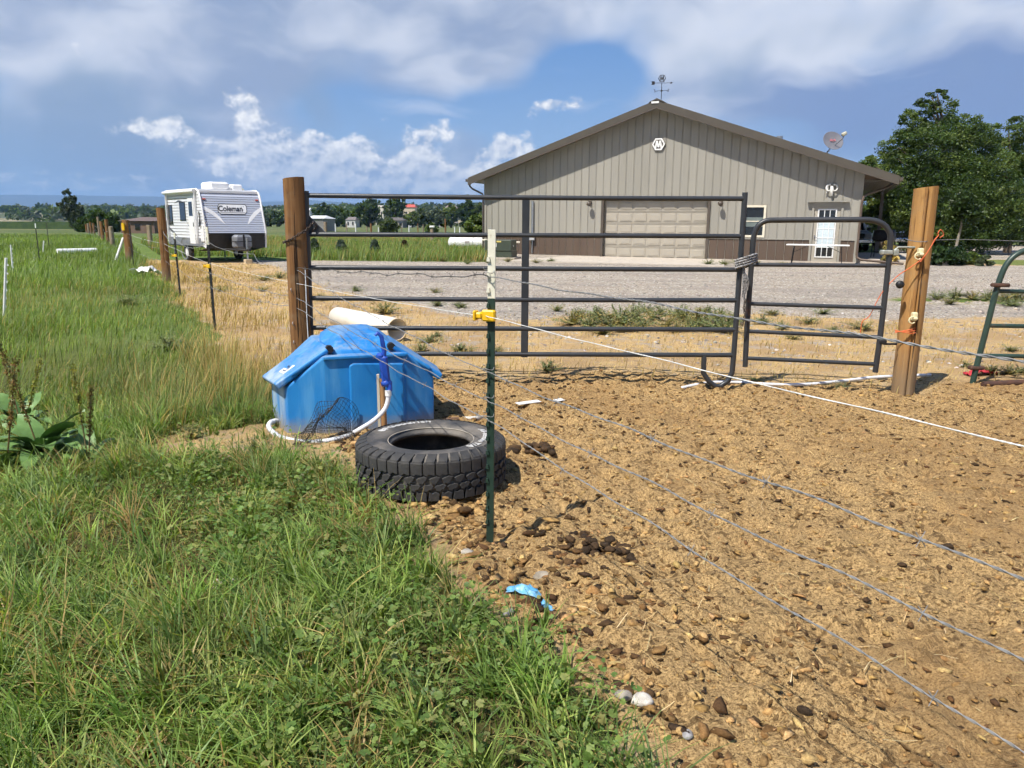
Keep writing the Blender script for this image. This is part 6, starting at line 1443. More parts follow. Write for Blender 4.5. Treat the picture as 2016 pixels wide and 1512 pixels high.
def tree(base, lobes, nleaf, size, palette, label, trunk=.18, bark=BARK, wind=(0, 0, 0), nclump=None, group=None, name='tree', cl=(.16, .34), limbs=True, cat='tree', spread=(1, 1, .8)):
    """lobes: list of (dx, dy, z, rx, ry, rz) in metres about the base"""
    o = empty(name, base, 0, label, cat, group); L = np.array(lobes, float)
    vol = L[:, 3] * L[:, 4] * L[:, 5]; nclump = nclump or max(18, nleaf // 45)
    k = rng.choice(len(L), nclump, p=vol / vol.sum()); d = rng.normal(0, 1, (nclump, 3)); d /= np.linalg.norm(d, axis=1, keepdims=True)
    r = rng.uniform(.15, 1, nclump) ** .5
    cen = L[k, :3] + d * r[:, None] * L[k, 3:6]; rad = L[k, 3:6].mean(1) * rng.uniform(cl[0], cl[1], nclump)
    C = np.concatenate([cen, rad[:, None]], 1)
    V, F, cc = leaf_cloud(C, nleaf, spread, size, palette, wind)
    np_mesh('crown', V, F, TREE_M, cc, parent=o)
    if trunk:
        m = MB(); top = L[:, 2].max() * .84; lean = L[np.argmax(L[:, 2]), :2]
        tp = [Vector((lean[0] * t * t * .8 + .06 * math.sin(5 * t), lean[1] * t * t * .8, -.1 + (top) * t)) for t in np.linspace(0, 1, 7)]
        m.tube(tp, [trunk * (1.15 - .95 * t) for t in np.linspace(0, 1, 7)], 9); m.build('trunk', bark, o)
        if limbs:
            for (dx, dy, z, rx, ry, rz) in lobes:
                st = max(z * .45, .3); t = st / max(top, .1); s0 = Vector((lean[0] * t * t * .8, lean[1] * t * t * .8, st))
                m = MB(); e = Vector((dx, dy, z)); m.tube([s0, s0.lerp(e, .5) + Vector((0, 0, .08 * z)), e], [trunk * .5, trunk * .3, trunk * .1], 6); m.build('limb', bark, o)
    return o
DK = [(.044, .080, .018), (.058, .098, .023), (.074, .118, .028), (.034, .060, .015)]
LG = [(.085, .130, .030), (.110, .155, .036), (.130, .170, .040), (.070, .110, .026)]
YG = [(.11, .14, .030), (.13, .155, .035), (.09, .12, .028)]
GY = [(.085, .110, .060), (.100, .125, .075), (.070, .095, .050)]
BLS = [(.075, .105, .085), (.095, .125, .105), (.06, .09, .07)]
def XY(px, Y): return D(px, 439, Y).x
WND = (.75, -.1, .35)
# big windswept tree right of the building
Yt = 42.0; zt_ = lambda py, Y=Yt: D(1850, py, Y).z
bx0 = XY(1868, Yt)
def lob(px, py, rpx, Y=Yt, rz=None, base=None, dy=0.): # pixel lobe -> metres about the base
    k = Y / 1500 * 1.02; q = D(px, py, Y); return (q.x - (bx0 if base is None else base), dy, q.z, rpx * k, rpx * k * .9, (rz or rpx * .85) * k)
tree((bx0, Yt, 0), [lob(1846, 196, 22, rz=28), lob(1838, 225, 38), lob(1798, 250, 36), lob(1880, 250, 50), lob(1768, 290, 36), lob(1925, 270, 40), lob(1830, 310, 80), lob(1910, 300, 62), lob(1765, 350, 45), lob(1850, 385, 95), lob(1930, 370, 70), lob(1780, 420, 55), lob(1845, 185, 16), lob(1835, 190, 20), lob(1745, 300, 26), lob(1725, 330, 22), lob(1960, 420, 70), lob(1900, 460, 80, rz=40), lob(1840, 440, 80), lob(1935, 430, 70)], 140000, .072, DK + DK[:2] + LG[:2], 'tall dark windswept tree behind the honey-coloured split post', .24, BARK, WND, nclump=1250, cl=(.15, .30), spread=(1.5, 1, .75))
bx1 = XY(1990, 45); tree((bx1, 45, 0), [lob(1985, 262, 40, 45, base=bx1), lob(2040, 285, 60, 45, base=bx1), lob(1975, 320, 55, 45, base=bx1), lob(2030, 370, 80, 45, base=bx1), lob(1985, 410, 60, 45, base=bx1), lob(2110, 360, 80, 45, base=bx1)], 62000, .075, LG + DK[:2] + YG[:1], 'lighter green tree cut by the right picture edge', .2, BARK, WND, nclump=560, cl=(.13, .26), spread=(1.4, 1, .75))
bx2 = XY(1735, 52); tree((bx2, 52, 0), [lob(1730, 340, 42, 52, base=bx2), lob(1765, 330, 40, 52, base=bx2), lob(1715, 385, 45, 52, base=bx2), lob(1760, 400, 50, 52, base=bx2), lob(1722, 435, 38, 52, base=bx2)], 30000, .09, LG + YG[:2] + DK[:1], 'yellow-green tree directly behind the porch roof corner', .2, BARK, WND, nclump=220, cl=(.15, .3))
# dark hedge-like trees behind the drive
for i, (px, Y, top, w, lab) in enumerate(((1708, 58, 425, 40, 'dark bushy tree behind the porch and parked vehicles'), (1800, 60, 395, 60, 'dark bushy tree behind the pickup'), (1895, 62, 385, 70, 'dark bushy tree behind the white upright tank'), (1985, 62, 390, 65, 'dark bushy tree at the back of the right drive'), (2080, 60, 380, 70, 'dark bushy tree beyond the right picture edge'))):
    b0 = XY(px, Y); tree((b0, Y, 0), [lob(px, (top + 470) / 2, w, Y, (480 - top) / 2, base=b0), lob(px - w * .5, 455, w * .6, Y, 26, base=b0), lob(px + w * .5, 452, w * .6, Y, 28, base=b0)], 15000, .12, DK + LG[:1], lab, .16, nclump=240, cl=(.14, .28), limbs=False)
b0 = XY(1882, 33); q = G(1882, 508); m = empty('sapling', (q.x, q.y, 0), 0, 'slender pale trunk of a sapling behind the juniper', 'tree'); t_ = MB(); t_.tube([(-.12, 0, 0), (-.03, 0, .8), (.06, 0, 1.5), (.08, 0, 2.2)], [.075, .065, .05, .03], 8); t_.build('trunk', BARK_L, m); V, F, cc = leaf_cloud(np.array([[.1 + .5 * math.cos(a), .4 * math.sin(a), 2.3 + .4 * math.sin(2 * a), .5] for a in range(7)]), 2600, (1, 1, 1), .12, DK); np_mesh('crown', V, F, TREE_M, cc, parent=m)
# low junipers and bed plants by the drive
def shrub(px, py, w, h, n, size, pal, label, Y=None, name='shrub', cl=(.2, .4), spread=(1, 1, .7), stems=True):
    q = G(px, py) if Y is None else Vector((XY(px, Y), Y, 0)); k = q.y / 1500 * 1.02
    W_, H_ = w * k / 2, h * k
    o = tree((q.x, q.y, 0), [(0, 0, H_ * .5, W_, W_ * .8, H_ * .5), (-W_ * .5, 0, H_ * .33, W_ * .5, W_ * .4, H_ * .34), (W_ * .5, -.1, H_ * .33, W_ * .5, W_ * .4, H_ * .34)], n, size, pal, label, .03 if stems else 0, limbs=False, name=name, cl=cl, cat='shrub', spread=spread); return o
shrub(1852, 522, 90, 34, 5200, .085, [(.018, .04, .014), (.03, .06, .018), (.04, .075, .02)], 'low spreading dark juniper right of the split post')
shrub(1905, 521, 55, 22, 2600, .075, LG, 'green juniper tip spreading towards the drive')
shrub(1938, 524, 34, 20, 1200, .07, GY, 'small grey-green bed plant at the drive edge')
shrub(1745, 520, 36, 40, 900, .10, [(.45, .35, .13), (.35, .28, .10), (.25, .22, .08)], 'tuft of dry tall grass right of the porch')
shrub(1690, 470, 30, 22, 900, .12, DK, 'dark shrub at the porch end beside the lawn', Y=48)
shrub(940, 462, 44, 66, 4200, .10, LG + DK[:1], 'leafy green shrub at the left building corner', Y=48)
# far row of trees across the pasture
YF = 225
def far_tree(px, top, w, pal, label, base_y=443, Y=YF, n=1500, size=.5, tall=False, wind=(.4, 0, .3)):
    k = Y / 1500 * 1.02; b0 = XY(px, Y); zt = D(px, top, Y).z; w_ = w * k / 2
    if tall: lo = [(0, 0, zt * .40, w_ * .75, w_ * .7, zt * .38), (w_ * .15, 0, zt * .66, w_ * .6, w_ * .6, zt * .27), (-w_ * .35, 0, zt * .5, w_ * .5, w_ * .5, zt * .3), (w_ * .1, 0, zt * .86, w_ * .3, w_ * .3, zt * .15)]
    else: lo = [(0, 0, zt * .55, w_ * .8, w_ * .8, zt * .44), (-w_ * .5, 0, zt * .42, w_ * .55, w_ * .5, zt * .38), (w_ * .5, 0, zt * .42, w_ * .55, w_ * .5, zt * .36)]
    return tree((b0, Y, -.3), lo, n, size, pal, label, .3, wind=wind, limbs=False, nclump=n // 18, cl=(.16, .32))
far_tree(636, 392, 52, DK + GY[:1], 'dark tree just right of the corner post over the far pasture', tall=True)
far_tree(664, 404, 58, DK, 'dark rounded tree second from the corner post on the skyline')
far_tree(690, 414, 50, LG + DK, 'low rounded tree between the two tall skyline trees and corner post', n=1200)
far_tree(706, 396, 34, DK, 'slim dark tree left of the tallest skyline tree', tall=True, n=1200)
far_tree(727, 376, 56, DK + GY[:1], 'tallest broad dark tree left on the skyline', tall=True, n=2400)
far_tree(778, 374, 54, DK + GY[:1], 'tall dark tree right on the skyline above the round willow', tall=True, n=2400)
far_tree(812, 412, 40, LG, 'green bushy tree below the red-roofed house')
far_tree(836, 407, 46, GY + DK[:1], 'grey-green tree right of the red-roofed house')
far_tree(862, 404, 50, GY, 'silvery tree in the middle of the right skyline row', n=1800)
far_tree(888, 399, 44, LG + YG[:1], 'pale green tree left of the dark column-shaped tree')
far_tree(918, 381, 42, DK, 'dark column-shaped tree left of the building', tall=True, n=2200)
far_tree(943, 396, 30, YG, 'yellow-green tree touching the building edge')
far_tree(545, 412, 34, DK + GY, 'dark tree between the trailer and corner post', n=1200)
far_tree(525, 420, 30, GY, 'grey bushy tree just right of the trailer', n=900)
far_tree(766, 424, 40, [(.075, .105, .04), (.09, .12, .045)], 'round willow bush standing alone in the pasture', Y=110, n=2600, size=.22, wind=(0, 0, -.5))
far_tree(850, 430, 26, LG, 'small leafy sapling in the pasture left of the propane tank', Y=90, n=700, size=.2)
# windblown poplar and dark bushes at the left end of the fence
Yp = 112; b0 = XY(150, Yp); k = Yp / 1500 * 1.02
tree((b0, Yp, -.2), [((px - 150) * k, 0, D(px, py, Yp).z, rx * k, rx * k * .8, rz * k) for px, py, rx, rz in ((133, 382, 5, 13), (141, 388, 6, 18), (128, 400, 6, 12), (146, 402, 11, 20), (134, 415, 10, 14), (157, 412, 10, 16), (150, 430, 14, 16), (120, 398, 4, 5))], 5200, .24, [(.035, .055, .028), (.05, .07, .035), (.06, .08, .05)], 'tall ragged windblown tree over the left field', .35, wind=(-.5, 0, .8), nclump=260, cl=(.2, .42))
for px, top, w, lab in ((170, 420, 42, 'dark green bush at the foot of the ragged tree'), (192, 408, 44, 'tallest dark green bush at the end of the fence row'), (216, 414, 46, 'dark green bush right in the fence-end thicket')):
    far_tree(px, top, w, [(.030, .060, .012), (.045, .080, .016), (.055, .095, .018)], lab, Y=98, n=2600, size=.26, wind=(0, 0, .2))
# young spruces behind the gravel
def spruce(px, py, h_px, w_px, pal, label, Y=None):
    q = G(px, py) if Y is None else Vector((XY(px, Y), Y, 0)); k = q.y / 1500 * 1.02; H_ = h_px * k; W_ = w_px * k / 2
    o = empty('young_spruce', (q.x, q.y, 0), 0, label, 'spruce'); m = MB(); m.tube([(0, 0, 0), (0, 0, H_ * .95)], [.04, .01], 6); m.build('trunk', BARK, o)
    C = []
    for lv in np.linspace(.10, .95, 9):
        r_ = W_ * (1 - lv) ** .8 + .03; nb_ = 9
        for j in range(nb_):
            a = 6.283 * (j + random.random() * .6) / nb_
            for f in (.4, .75, 1.0): C.append((r_ * f * math.cos(a), r_ * f * math.sin(a), H_ * lv - .05 * f, .055 + .05 * W_))
    V, F, cc = leaf_cloud(np.array(C), 4200, (1, 1, .6), .055, pal, (0, 0, .2), 2.2); np_mesh('foliage', V, F, TREE_M, cc, parent=o)
spruce(620, 503, 32, 26, BLS + DK[:1], 'young dark spruce right beside the corner post'); spruce(672, 503, 30, 30, BLS, 'bushy blue spruce second behind the gate'); spruce(738, 503, 30, 24, BLS, 'pointed blue spruce third behind the gate'); spruce(797, 496, 22, 15, [(.10, .07, .03), (.14, .09, .04), (.07, .06, .03)], 'small browned spruce fourth behind the gate')

# weeds in the yard
def weed_mesh(seed, n, pal, h, r):
    """low bushy weed: stems fanning from one root, each with small narrow leaves"""
    r_ = np.random.default_rng(seed); ns = 34; P = []; 
    Vs, Fs, Cs = [], [], []; o = 0; V0 = []
    for i in range(ns):
        a = r_.uniform(0, 6.28); l = r_.uniform(.45, 1.0); out = r * r_.uniform(.15, 1.0); tipz = h * l * (1.1 - .5 * out / r)
        c = np.array(pal[r_.integers(0, len(pal))]) * r_.uniform(.75, 1.25)
        prev = None
        K = 12
        for k in range(K):
            f = k / (K - 1); p = np.array([out * f * math.cos(a), out * f * math.sin(a), tipz * f ** .8])
            if k >= 2:
                for q in range(3):
                    la = r_.uniform(0, 6.28); L = r_.uniform(.018, .042) * (1.15 - .5 * f); e = r_.uniform(-.1, .9)
                    d = np.array([math.cos(la) * math.cos(e), math.sin(la) * math.cos(e), math.sin(e)]) * L; w = np.array([-math.sin(la), math.cos(la), .3]) * L * .22
                    Vs += [p, p + d * .5 + w, p + d, p + d * .5 - w]; Fs.append([o, o + 1, o + 2, o + 3]); o += 4; Cs += [c * r_.uniform(.8, 1.25)] * 4
            if prev is not None:
                w = np.array([-math.sin(a), math.cos(a), 0]) * .0022
                Vs += [prev - w, prev + w, p + w, p - w]; Fs.append([o, o + 1, o + 2, o + 3]); o += 4; Cs += [c * .8] * 4
            prev = p
    ob = np_mesh('weed', np.array(Vs), np.array(Fs), TREE_M, np.array(Cs)); me = ob.data; bpy.data.objects.remove(ob); return me
WP = [(.175, .205, .095), (.205, .230, .11), (.14, .18, .08), (.24, .235, .11)]
WD = [(.34, .28, .12), (.27, .24, .10), (.42, .33, .15), (.20, .20, .09)]
weeds = [weed_mesh(800 + i, 0, (WP, WP + WD, WP + WP + WD, WP, WD + WP[:1], WP)[i], random.uniform(.24, .34), random.uniform(.24, .34)) for i in range(6)]
def put_weed(px, py, s_, label, k=None, jitter=0):
    q = G(px, py); o = bpy.data.objects.new('weed', weeds[random.randrange(6) if k is None else k]); col.objects.link(o); o.location = (q.x, q.y, hz(q.x, q.y) - .01); o.rotation_euler = (0, 0, random.uniform(0, 6.28)); wd_ = random.uniform(1.15, 1.7); o.scale = (s_ * wd_, s_ * wd_, s_ * random.uniform(.65, .95)); return tag(o, label, 'weed')
put_weed(1078, 735, .62, 'single green weed growing in the dirt below the long gate')
put_weed(1488, 768 - 20, .30, 'small weed beside the white pipe under the walk gate'); put_weed(1655, 765, .3, 'small weed beside the white pipe left of the split post')
put_weed(758, 620, 1.15, 'green weed tuft just above the cream drain pipe'); put_weed(635, 610 - 18, .9, 'weed tuft right of the corner post in the gravel'); put_weed(700, 573, .75, 'weed tuft in the gravel above the drain pipe'); put_weed(858, 577, .8, 'weed tuft in the gravel left of the T-post'); put_weed(862, 604, .8, 'weed tuft between gate rails left of the T-post'); put_weed(905, 606, .9, 'weed tuft nearest the T-post on its left')
put_weed(1095, 612, .8, 'weed tuft left end of the green band behind the gate')
i = 0
for px, py, s_ in ((1125, 640, 1.2), (1160, 648, 1.1), (1190, 638, 1.3), (1222, 640, 1.5), (1250, 632, 1.2), (1285, 630, 1.0), (1310, 645, 1.0), (1345, 632, 1.4), (1375, 640, 1.5), (1400, 650, 1.3), (1425, 655, 1.2), (1185, 660, .9), (1330, 655, 1.0), (1440, 640, 1.1), (1140, 625, .9), (1270, 612, 1.1), (1390, 618, 1.0), (1205, 650, 1.0), (1235, 655, .9), (1175, 630, 1.1), (1360, 650, 1.1), (1415, 635, 1.2), (1300, 618, .9), (1330, 622, .9), (1265, 648, .9)):
    tag(put_weed(px, py, s_, 'bushy weed in the green band behind the long gate'), group='weeds in the band behind the gate')
for px, py, s_ in ((1500, 640, .8), (1540, 650, .7), (1590, 640, .7), (1640, 655, .6), (1560, 668, .6), (1700, 650, .9), (1520, 620, .8), (1620, 620, .7)):
    tag(put_weed(px, py, s_, 'low weed in straw seen through the walk gate'), group='weeds seen through the walk gate')
for px, py, s_ in ((1845, 592, 1.2), (1880, 590, 1.3), (1915, 592, 1.2), (1945, 592, 1.2), (1975, 594, 1.2), (2005, 594, 1.2), (1870, 600, 1.0), (1990, 604, 1.)):
    tag(put_weed(px, py, s_, 'green weed in the strip along the gravel at right'), group='weeds in the right strip')
for px, py, s_ in ((1950, 740, .6), (1985, 742, .7), (2008, 738, .6), (1900, 725, .4), (1990, 690, .5)):
    tag(put_weed(px, py, s_, 'weed growing behind the green gate'), group='weeds behind the green gate')
for px, py, s_ in ((830, 690, .7), (845, 672, .7), (860, 660, .5), (905, 690, .6), (980, 690, .5), (965, 730, .5)):
    tag(put_weed(px, py, s_, 'dry weed by the drain pipe mouth and T-post'), group='weeds by the drain pipe')
for px, py, s_ in ((920, 520, 1.0), (960, 518, 1.2), (1000, 516, 1.1), (1055, 518, 1.2), (1085, 516, 1.0), (870, 515, 1.0), (1395, 522, 1.2), (1425, 522, 1.2), (1455, 522, 1.2), (1490, 523, 1.), (1540, 521, .9)):
    tag(put_weed(px, py, s_, 'scrubby weed along the building foot'), group='weeds along the building')
for px, py, s_ in ((412, 555, 1.0), (520, 552, 1.2), (550, 548, 1.), (435, 575, .8), (590, 560, .9), (515, 575, .7), (250, 600, 1.2), (330, 690, 1.0), (470, 800, .9), (380, 870, .6), (500, 905, .6), (540, 930, .55), (730, 905, .42), (690, 965, .45), (745, 975, .4)):
    tag(put_weed(px, py, s_, 'leafy weed among grass along the left fence side'), group='weeds along the left fence')

# broad-leaved dock plant on the left
def dock(px, py, nl, L0, label, stalks=3, seed=5):
    q = G(px, py); o = empty('dock_plant', (q.x, q.y, hz(q.x, q.y)), 0, label, 'plant'); r_ = np.random.default_rng(seed)
    DM = pm('dock_leaf', (.15, .26, .075), (.11, .20, .055), 12, .45, .3, 60, spec=.4)
    for i in range(nl):
        a = r_.uniform(0, 6.28); L = L0 * r_.uniform(.6, 1.15); w = L * r_.uniform(.12, .17); up_ = r_.uniform(.45, 1.30); tw_ = r_.uniform(-.5, .5)
        m = MB(); vs = []; K = 9
        for k in range(K):
            t = k / (K - 1); rr_ = L * (t * math.cos(up_ * (1 - .2 * t))); z = L * (math.sin(up_) * t - .62 * t * t * (1.2 - up_ * .5)); z = max(z, -.0) + .015
            ww = w * (math.sin(math.pi * min(1, .12 + .88 * t)) ** .8) * (1 + .12 * math.sin(9 * t + i))
            if t < .2: ww *= .25 + t * 3
            for s_, dz in ((-1, .25), (0, 0.0), (1, .25)):
                x_, y_ = rr_, s_ * ww; zz = z + dz * ww + .03 * L * math.sin(8 * t + s_ * 2 + i) * abs(s_) + s_ * tw_ * ww * t
                vs.append((x_ * math.cos(a) - y_ * math.sin(a), x_ * math.sin(a) + y_ * math.cos(a), zz))
        fs = []
        for k in range(K - 1):
            for s_ in range(2): fs.append((k * 3 + s_, k * 3 + s_ + 1, k * 3 + s_ + 4, k * 3 + s_ + 3))
        m.add(vs, fs, 0, True); m.build('leaf', DM, o, fix=False)
    for j in range(stalks):
        a = r_.uniform(0, 6.28); l = r_.uniform(.45, .8); ln = r_.uniform(.05, .25); m = MB(); pts = [Vector((ln * t * math.cos(a), ln * t * math.sin(a), l * t)) for t in np.linspace(0, 1, 6)]
        SM = pm('dock_stalk' + str(j) + label[:3], (.16, .15, .05) if j % 2 else (.18, .11, .04), (.12, .09, .03), 20, .8)
        m.tube(pts, [.006, .005, .005, .004, .003, .002], 5); so = m.build('stalk', SM, o)
        C = np.array([(*(pts[2].lerp(pts[5], f)), .022) for f in np.linspace(0, 1, 14)]); V, F, cc = leaf_cloud(C, 420, (1, 1, 1), .011, [(.20, .12, .04), (.20, .17, .05), (.15, .14, .04)] if j % 2 == 0 else [(.22, .24, .05), (.28, .26, .06)], (0, 0, 0), 1.3); np_mesh('seed_head', V, F, TREE_M, cc, parent=so)
dock(85, 905, 30, .46, 'large broad-leaved dock plant at the left edge', 1, 5); dock(175, 915, 12, .34, 'lower dock rosette right of the large dock plant', 2, 8); dock(45, 850, 14, .42, 'upright dock with yellow-green seed heads at left', 2, 12); dock(12, 930, 6, .3, 'dock plant cut by the left picture edge', 1, 14)

# ================================================================== FAR BUILDINGS, HILLS, MOUNTAINS
def house(px, Y, w_px, wall_y, roof_y, wallc, roofc, label, depth=8., rz=0.0, base=0.0, gable_side=False, nwin=2):
    k = Y / 1500 * 1.02; W_ = w_px * k; x = XY(px, Y); zw = D(px, wall_y, Y).z - base; zr = D(px, roof_y, Y).z - base
    o = empty('far_house', (x, Y, base), rz, label, 'house')
    wm = pm('wall_' + str(px), wallc, None, 2, .7); rm = pm('roof_' + str(px), roofc, None, 2, .7)
    m = MB(); m.bb(-W_ / 2, W_ / 2, 0, depth, -1, zw); m.build('wall', wm, o)
    m = MB(); e = W_ * .06
    if gable_side: m.prism([(-W_ / 2 - e, zw), (W_ / 2 + e, zw), (0, zr)], -e, depth + e)
    else:
        vs = [(-W_ / 2 - e, -e, zw), (W_ / 2 + e, -e, zw), (W_ / 2 + e, depth + e, zw), (-W_ / 2 - e, depth + e, zw), (-W_ / 2 * .75, depth / 2, zr), (W_ / 2 * .75, depth / 2, zr)]
        m.add(vs, [(0, 1, 5, 4), (1, 2, 5), (2, 3, 4, 5), (3, 0, 4), (3, 2, 1, 0)])
    m.build('roof', rm, o)
    for i in range(nwin):
        c = (-.5 + (i + .5) / nwin) * W_; m = MB(); m.bb(c - W_ * .07, c + W_ * .07, -.06, .02, zw * .3 if zw > 1 else .3, zw * .75); m.build('window', GLASS_D, o)
    return o
GRY = (.22, .2, .19)
house(690, 215, 18, 433, 427, (.60, .59, .57), (.20, .17, .16), 'small white barn under the tall skyline trees', 6, gable_side=False)
house(618, 120, 36, 430, 424, (.25, .24, .22), (.80, .80, .80), 'shed with bright white roof beside the corner post', 8, nwin=1)
house(775, 215, 34, 434, 428, (.30, .27, .24), (.13, .115, .11), 'low dark-roofed house behind the round willow', 8, nwin=4)
house(810, 240, 9, 435, 432, (.55, .55, .53), (.5, .5, .5), 'little white shed right of the dark-roofed house', 4, nwin=1)
house(868, 250, 13, 435, 432, (.42, .38, .33), (.26, .18, .15), 'tiny pale house far right in the pasture', 5)
house(887, 255, 5, 433, 431, (.5, .5, .5), (.5, .5, .5), 'tiny white box house beside the pale one', 3, nwin=1)
house(270, 92, 64, 435, 427, (.17, .11, .08), (.15, .105, .09), 'long low brown-roofed house left of the trailer', 9, nwin=3)
house(806, 420, 22, 408, 402, (.62, .52, .38), (.55, .10, .07), 'red-roofed house on the ridge', 9, base=0)
house(748, 420, 14, 408, 404, (.72, .66, .55), (.5, .46, .4), 'pale house on the ridge between the tall trees', 8)
house(888, 420, 22, 410, 404, (.55, .5, .46), (.22, .17, .16), 'dark-roofed ridge house near the building', 8)
house(604, 420, 14, 414, 409, (.7, .7, .72), (.75, .75, .78), 'white-roofed ridge house beside the corner post', 8)
house(60, 560, 12, 438, 435, (.78, .78, .76), (.7, .7, .7), 'tiny white house left of the ragged tree', 6)
house(108, 560, 22, 438, 435.5, (.75, .74, .66), (.6, .58, .5), 'long pale shed under the wooded hills', 8)

def ridge(name, Y0, Y1, prof, mat, label, nx=160, ny=10, x0=-0.9, x1=0.9, rough=.12, seed=3, power=.8):
    """hill range: prof maps picture x to crest height at depth Y1"""
    xs = np.linspace(x0, x1, nx); pxs = [p[0] for p in prof]; zs = [D(p[0], p[1], Y1).z for p in prof]
    V = []
    for j in range(ny):
        t = j / (ny - 1); Y = Y0 + (Y1 - Y0) * t
        X = xs * Y1 * 1.0 * (0.55 + .45 * t) if False else xs * Y1
        pp = 1008 + X / Y1 * 1533; z = np.interp(pp, pxs, zs)
        z = z * (t ** power) * (1 + rough * (fbm(xs * 22 + seed, np.full(nx, t * 2.0), 4, seed) - .5) * 2 * (t > 0)) - (3 if j == 0 else 0)
        V.append(np.stack([X, np.full(nx, Y) + (fbm(xs * 9, np.full(nx, t * 3), 3, seed + 4) - .5) * (Y1 - Y0) * .12, z], 1))
    V.append(V[-1] * np.array([1, 1, 0]) + np.array([0, (Y1 - Y0) * .5, -3]))
    V = np.concatenate(V); ny += 1; i_ = (np.arange(ny - 1)[:, None] * nx + np.arange(nx - 1)[None]).ravel()
    return np_mesh(name, V, np.stack([i_, i_ + 1, i_ + 1 + nx, i_ + nx], 1), mat, smooth=True, kind='structure', label=label)
HILL_M = pm('hill_scrub', (.11, .12, .055), (.30, .25, .15), .02, .95, 0, coord='Object', detail=6, contrast=(.45, .62), c3=(.045, .065, .03), scale3=.05, lim3=(.42, .55))
MTN_M = pm('mountain_forest', (.050, .065, .055), (.080, .085, .070), .002, .95, 0, detail=6)
hp1 = [(-300, 420), (0, 421), (90, 420), (200, 422), (260, 419), (330, 414), (420, 418), (520, 421), (600, 422), (700, 416), (760, 412), (860, 412), (960, 412), (1100, 408), (1700, 410), (2400, 412)]
ridge('hill', 420, 900, hp1, HILL_M, 'low wooded hills along the horizon', rough=.10)
mp = [(-600, 386), (0, 383.5), (60, 383), (150, 384), (230, 386), (300, 387), (360, 388), (430, 391), (500, 397), (560, 396), (600, 393), (680, 398), (760, 405), (1000, 412), (1400, 405), (2000, 400), (2600, 398)]
ridge('mountain', 5200, 7000, mp, MTN_M, 'long flat-topped mountain on the far horizon', nx=260, rough=.02, seed=9)
# far woods standing on the hills and along the fields: one mass
def woods(n, Y0, Y1, fn, size, label, name, seed):
    r_ = np.random.default_rng(seed); Y = Y0 + (Y1 - Y0) * r_.uniform(0, 1, n); X = r_.uniform(-.75, .75, n) * Y
    k = r_.uniform(0, 1, n) < fn(X, Y); X, Y = X[k], Y[k]; n = len(X)
    t = np.clip((Y - 420) / 480, 0, 1); zc = np.interp(1008 + X / 900 * 1533, [p[0] for p in hp1], [D(p[0], p[1], 900).z for p in hp1]) * t ** .8
    s = size * r_.uniform(.6, 1.3, n); cen = np.stack([X, Y, np.maximum(zc, 0) + s * .5, s], 1)
    nl = 46; C = np.repeat(cen, nl, 0); d = r_.normal(0, 1, (len(C), 3)); d /= np.linalg.norm(d, axis=1, keepdims=True); d[:, 2] = np.abs(d[:, 2]) * 1.2 - .3
    P = C[:, :3] + d * C[:, 3:4] * r_.uniform(.5, 1, (len(C), 1)); a = r_.normal(0, 1, (len(C), 3)); b = r_.normal(0, 1, (len(C), 3)); q = (C[:, 3:4] * .26)
    a /= np.linalg.norm(a, axis=1, keepdims=True); b /= np.linalg.norm(b, axis=1, keepdims=True)
    V = np.stack([P - a * q, P + b * q, P + a * q, P - b * q], 1).reshape(-1, 3); F = np.arange(len(C))[:, None] * 4 + np.array([[0, 1, 2, 3]])
    pal = np.array(DK + GY + LG[:2] + [(.09, .10, .05)])[r_.integers(0, 10, n)] * r_.uniform(.7, 1.2, (n, 1)); cc = np.repeat(np.repeat(pal, nl, 0) * r_.uniform(.7, 1.3, (len(C), 1)), 4, 0)
    np_mesh(name, V, F, TREE_M, cc, kind='stuff', label=label, cat='woods')
woods(2600, 430, 900, lambda X, Y: sst(fbm(X * .008, Y * .012, 3, 14), .36, .55), 4.6, 'scattered far woods covering the low hills', 'far_woods', 3)
woods(150, 300, 390, lambda X, Y: ((X < -60) & (np.abs(X) < 200)) * .7 + (X > -75) * (X < 60) * .7, 2.6, 'hedge line of far trees along the pasture edge', 'hedgerow', 5)
# crop rows at the far end of the left field
m = MB()
for i in range(10): m.bb(-150, -58, 128 + i * 4, 129.5 + i * 4, 0, .9 + .2 * (i % 2))
m.build('crop_rows', pm('crop_green', (.035, .07, .018), (.055, .095, .025), 1.0, .9, .6, 3), kind='stuff', label='low dark green crop rows at the far end of the field', cat='crops')
# small pale fence stakes at the pasture edge
for i, px in enumerate((660, 682, 700, 722, 745, 790, 805, 833, 905, 922, 895)):
    q = Vector((XY(px, 118), 118, 0)); m = MB(); m.tube([(0, 0, -.1), (0, 0, random.uniform(.7, 1.4))], .09, 6); m.build('stake', WOOD_G if i % 2 else WHITE, loc=q, label='pale stake in the far pasture fence line', cat='stake', group='pale stakes of the far pasture fence')

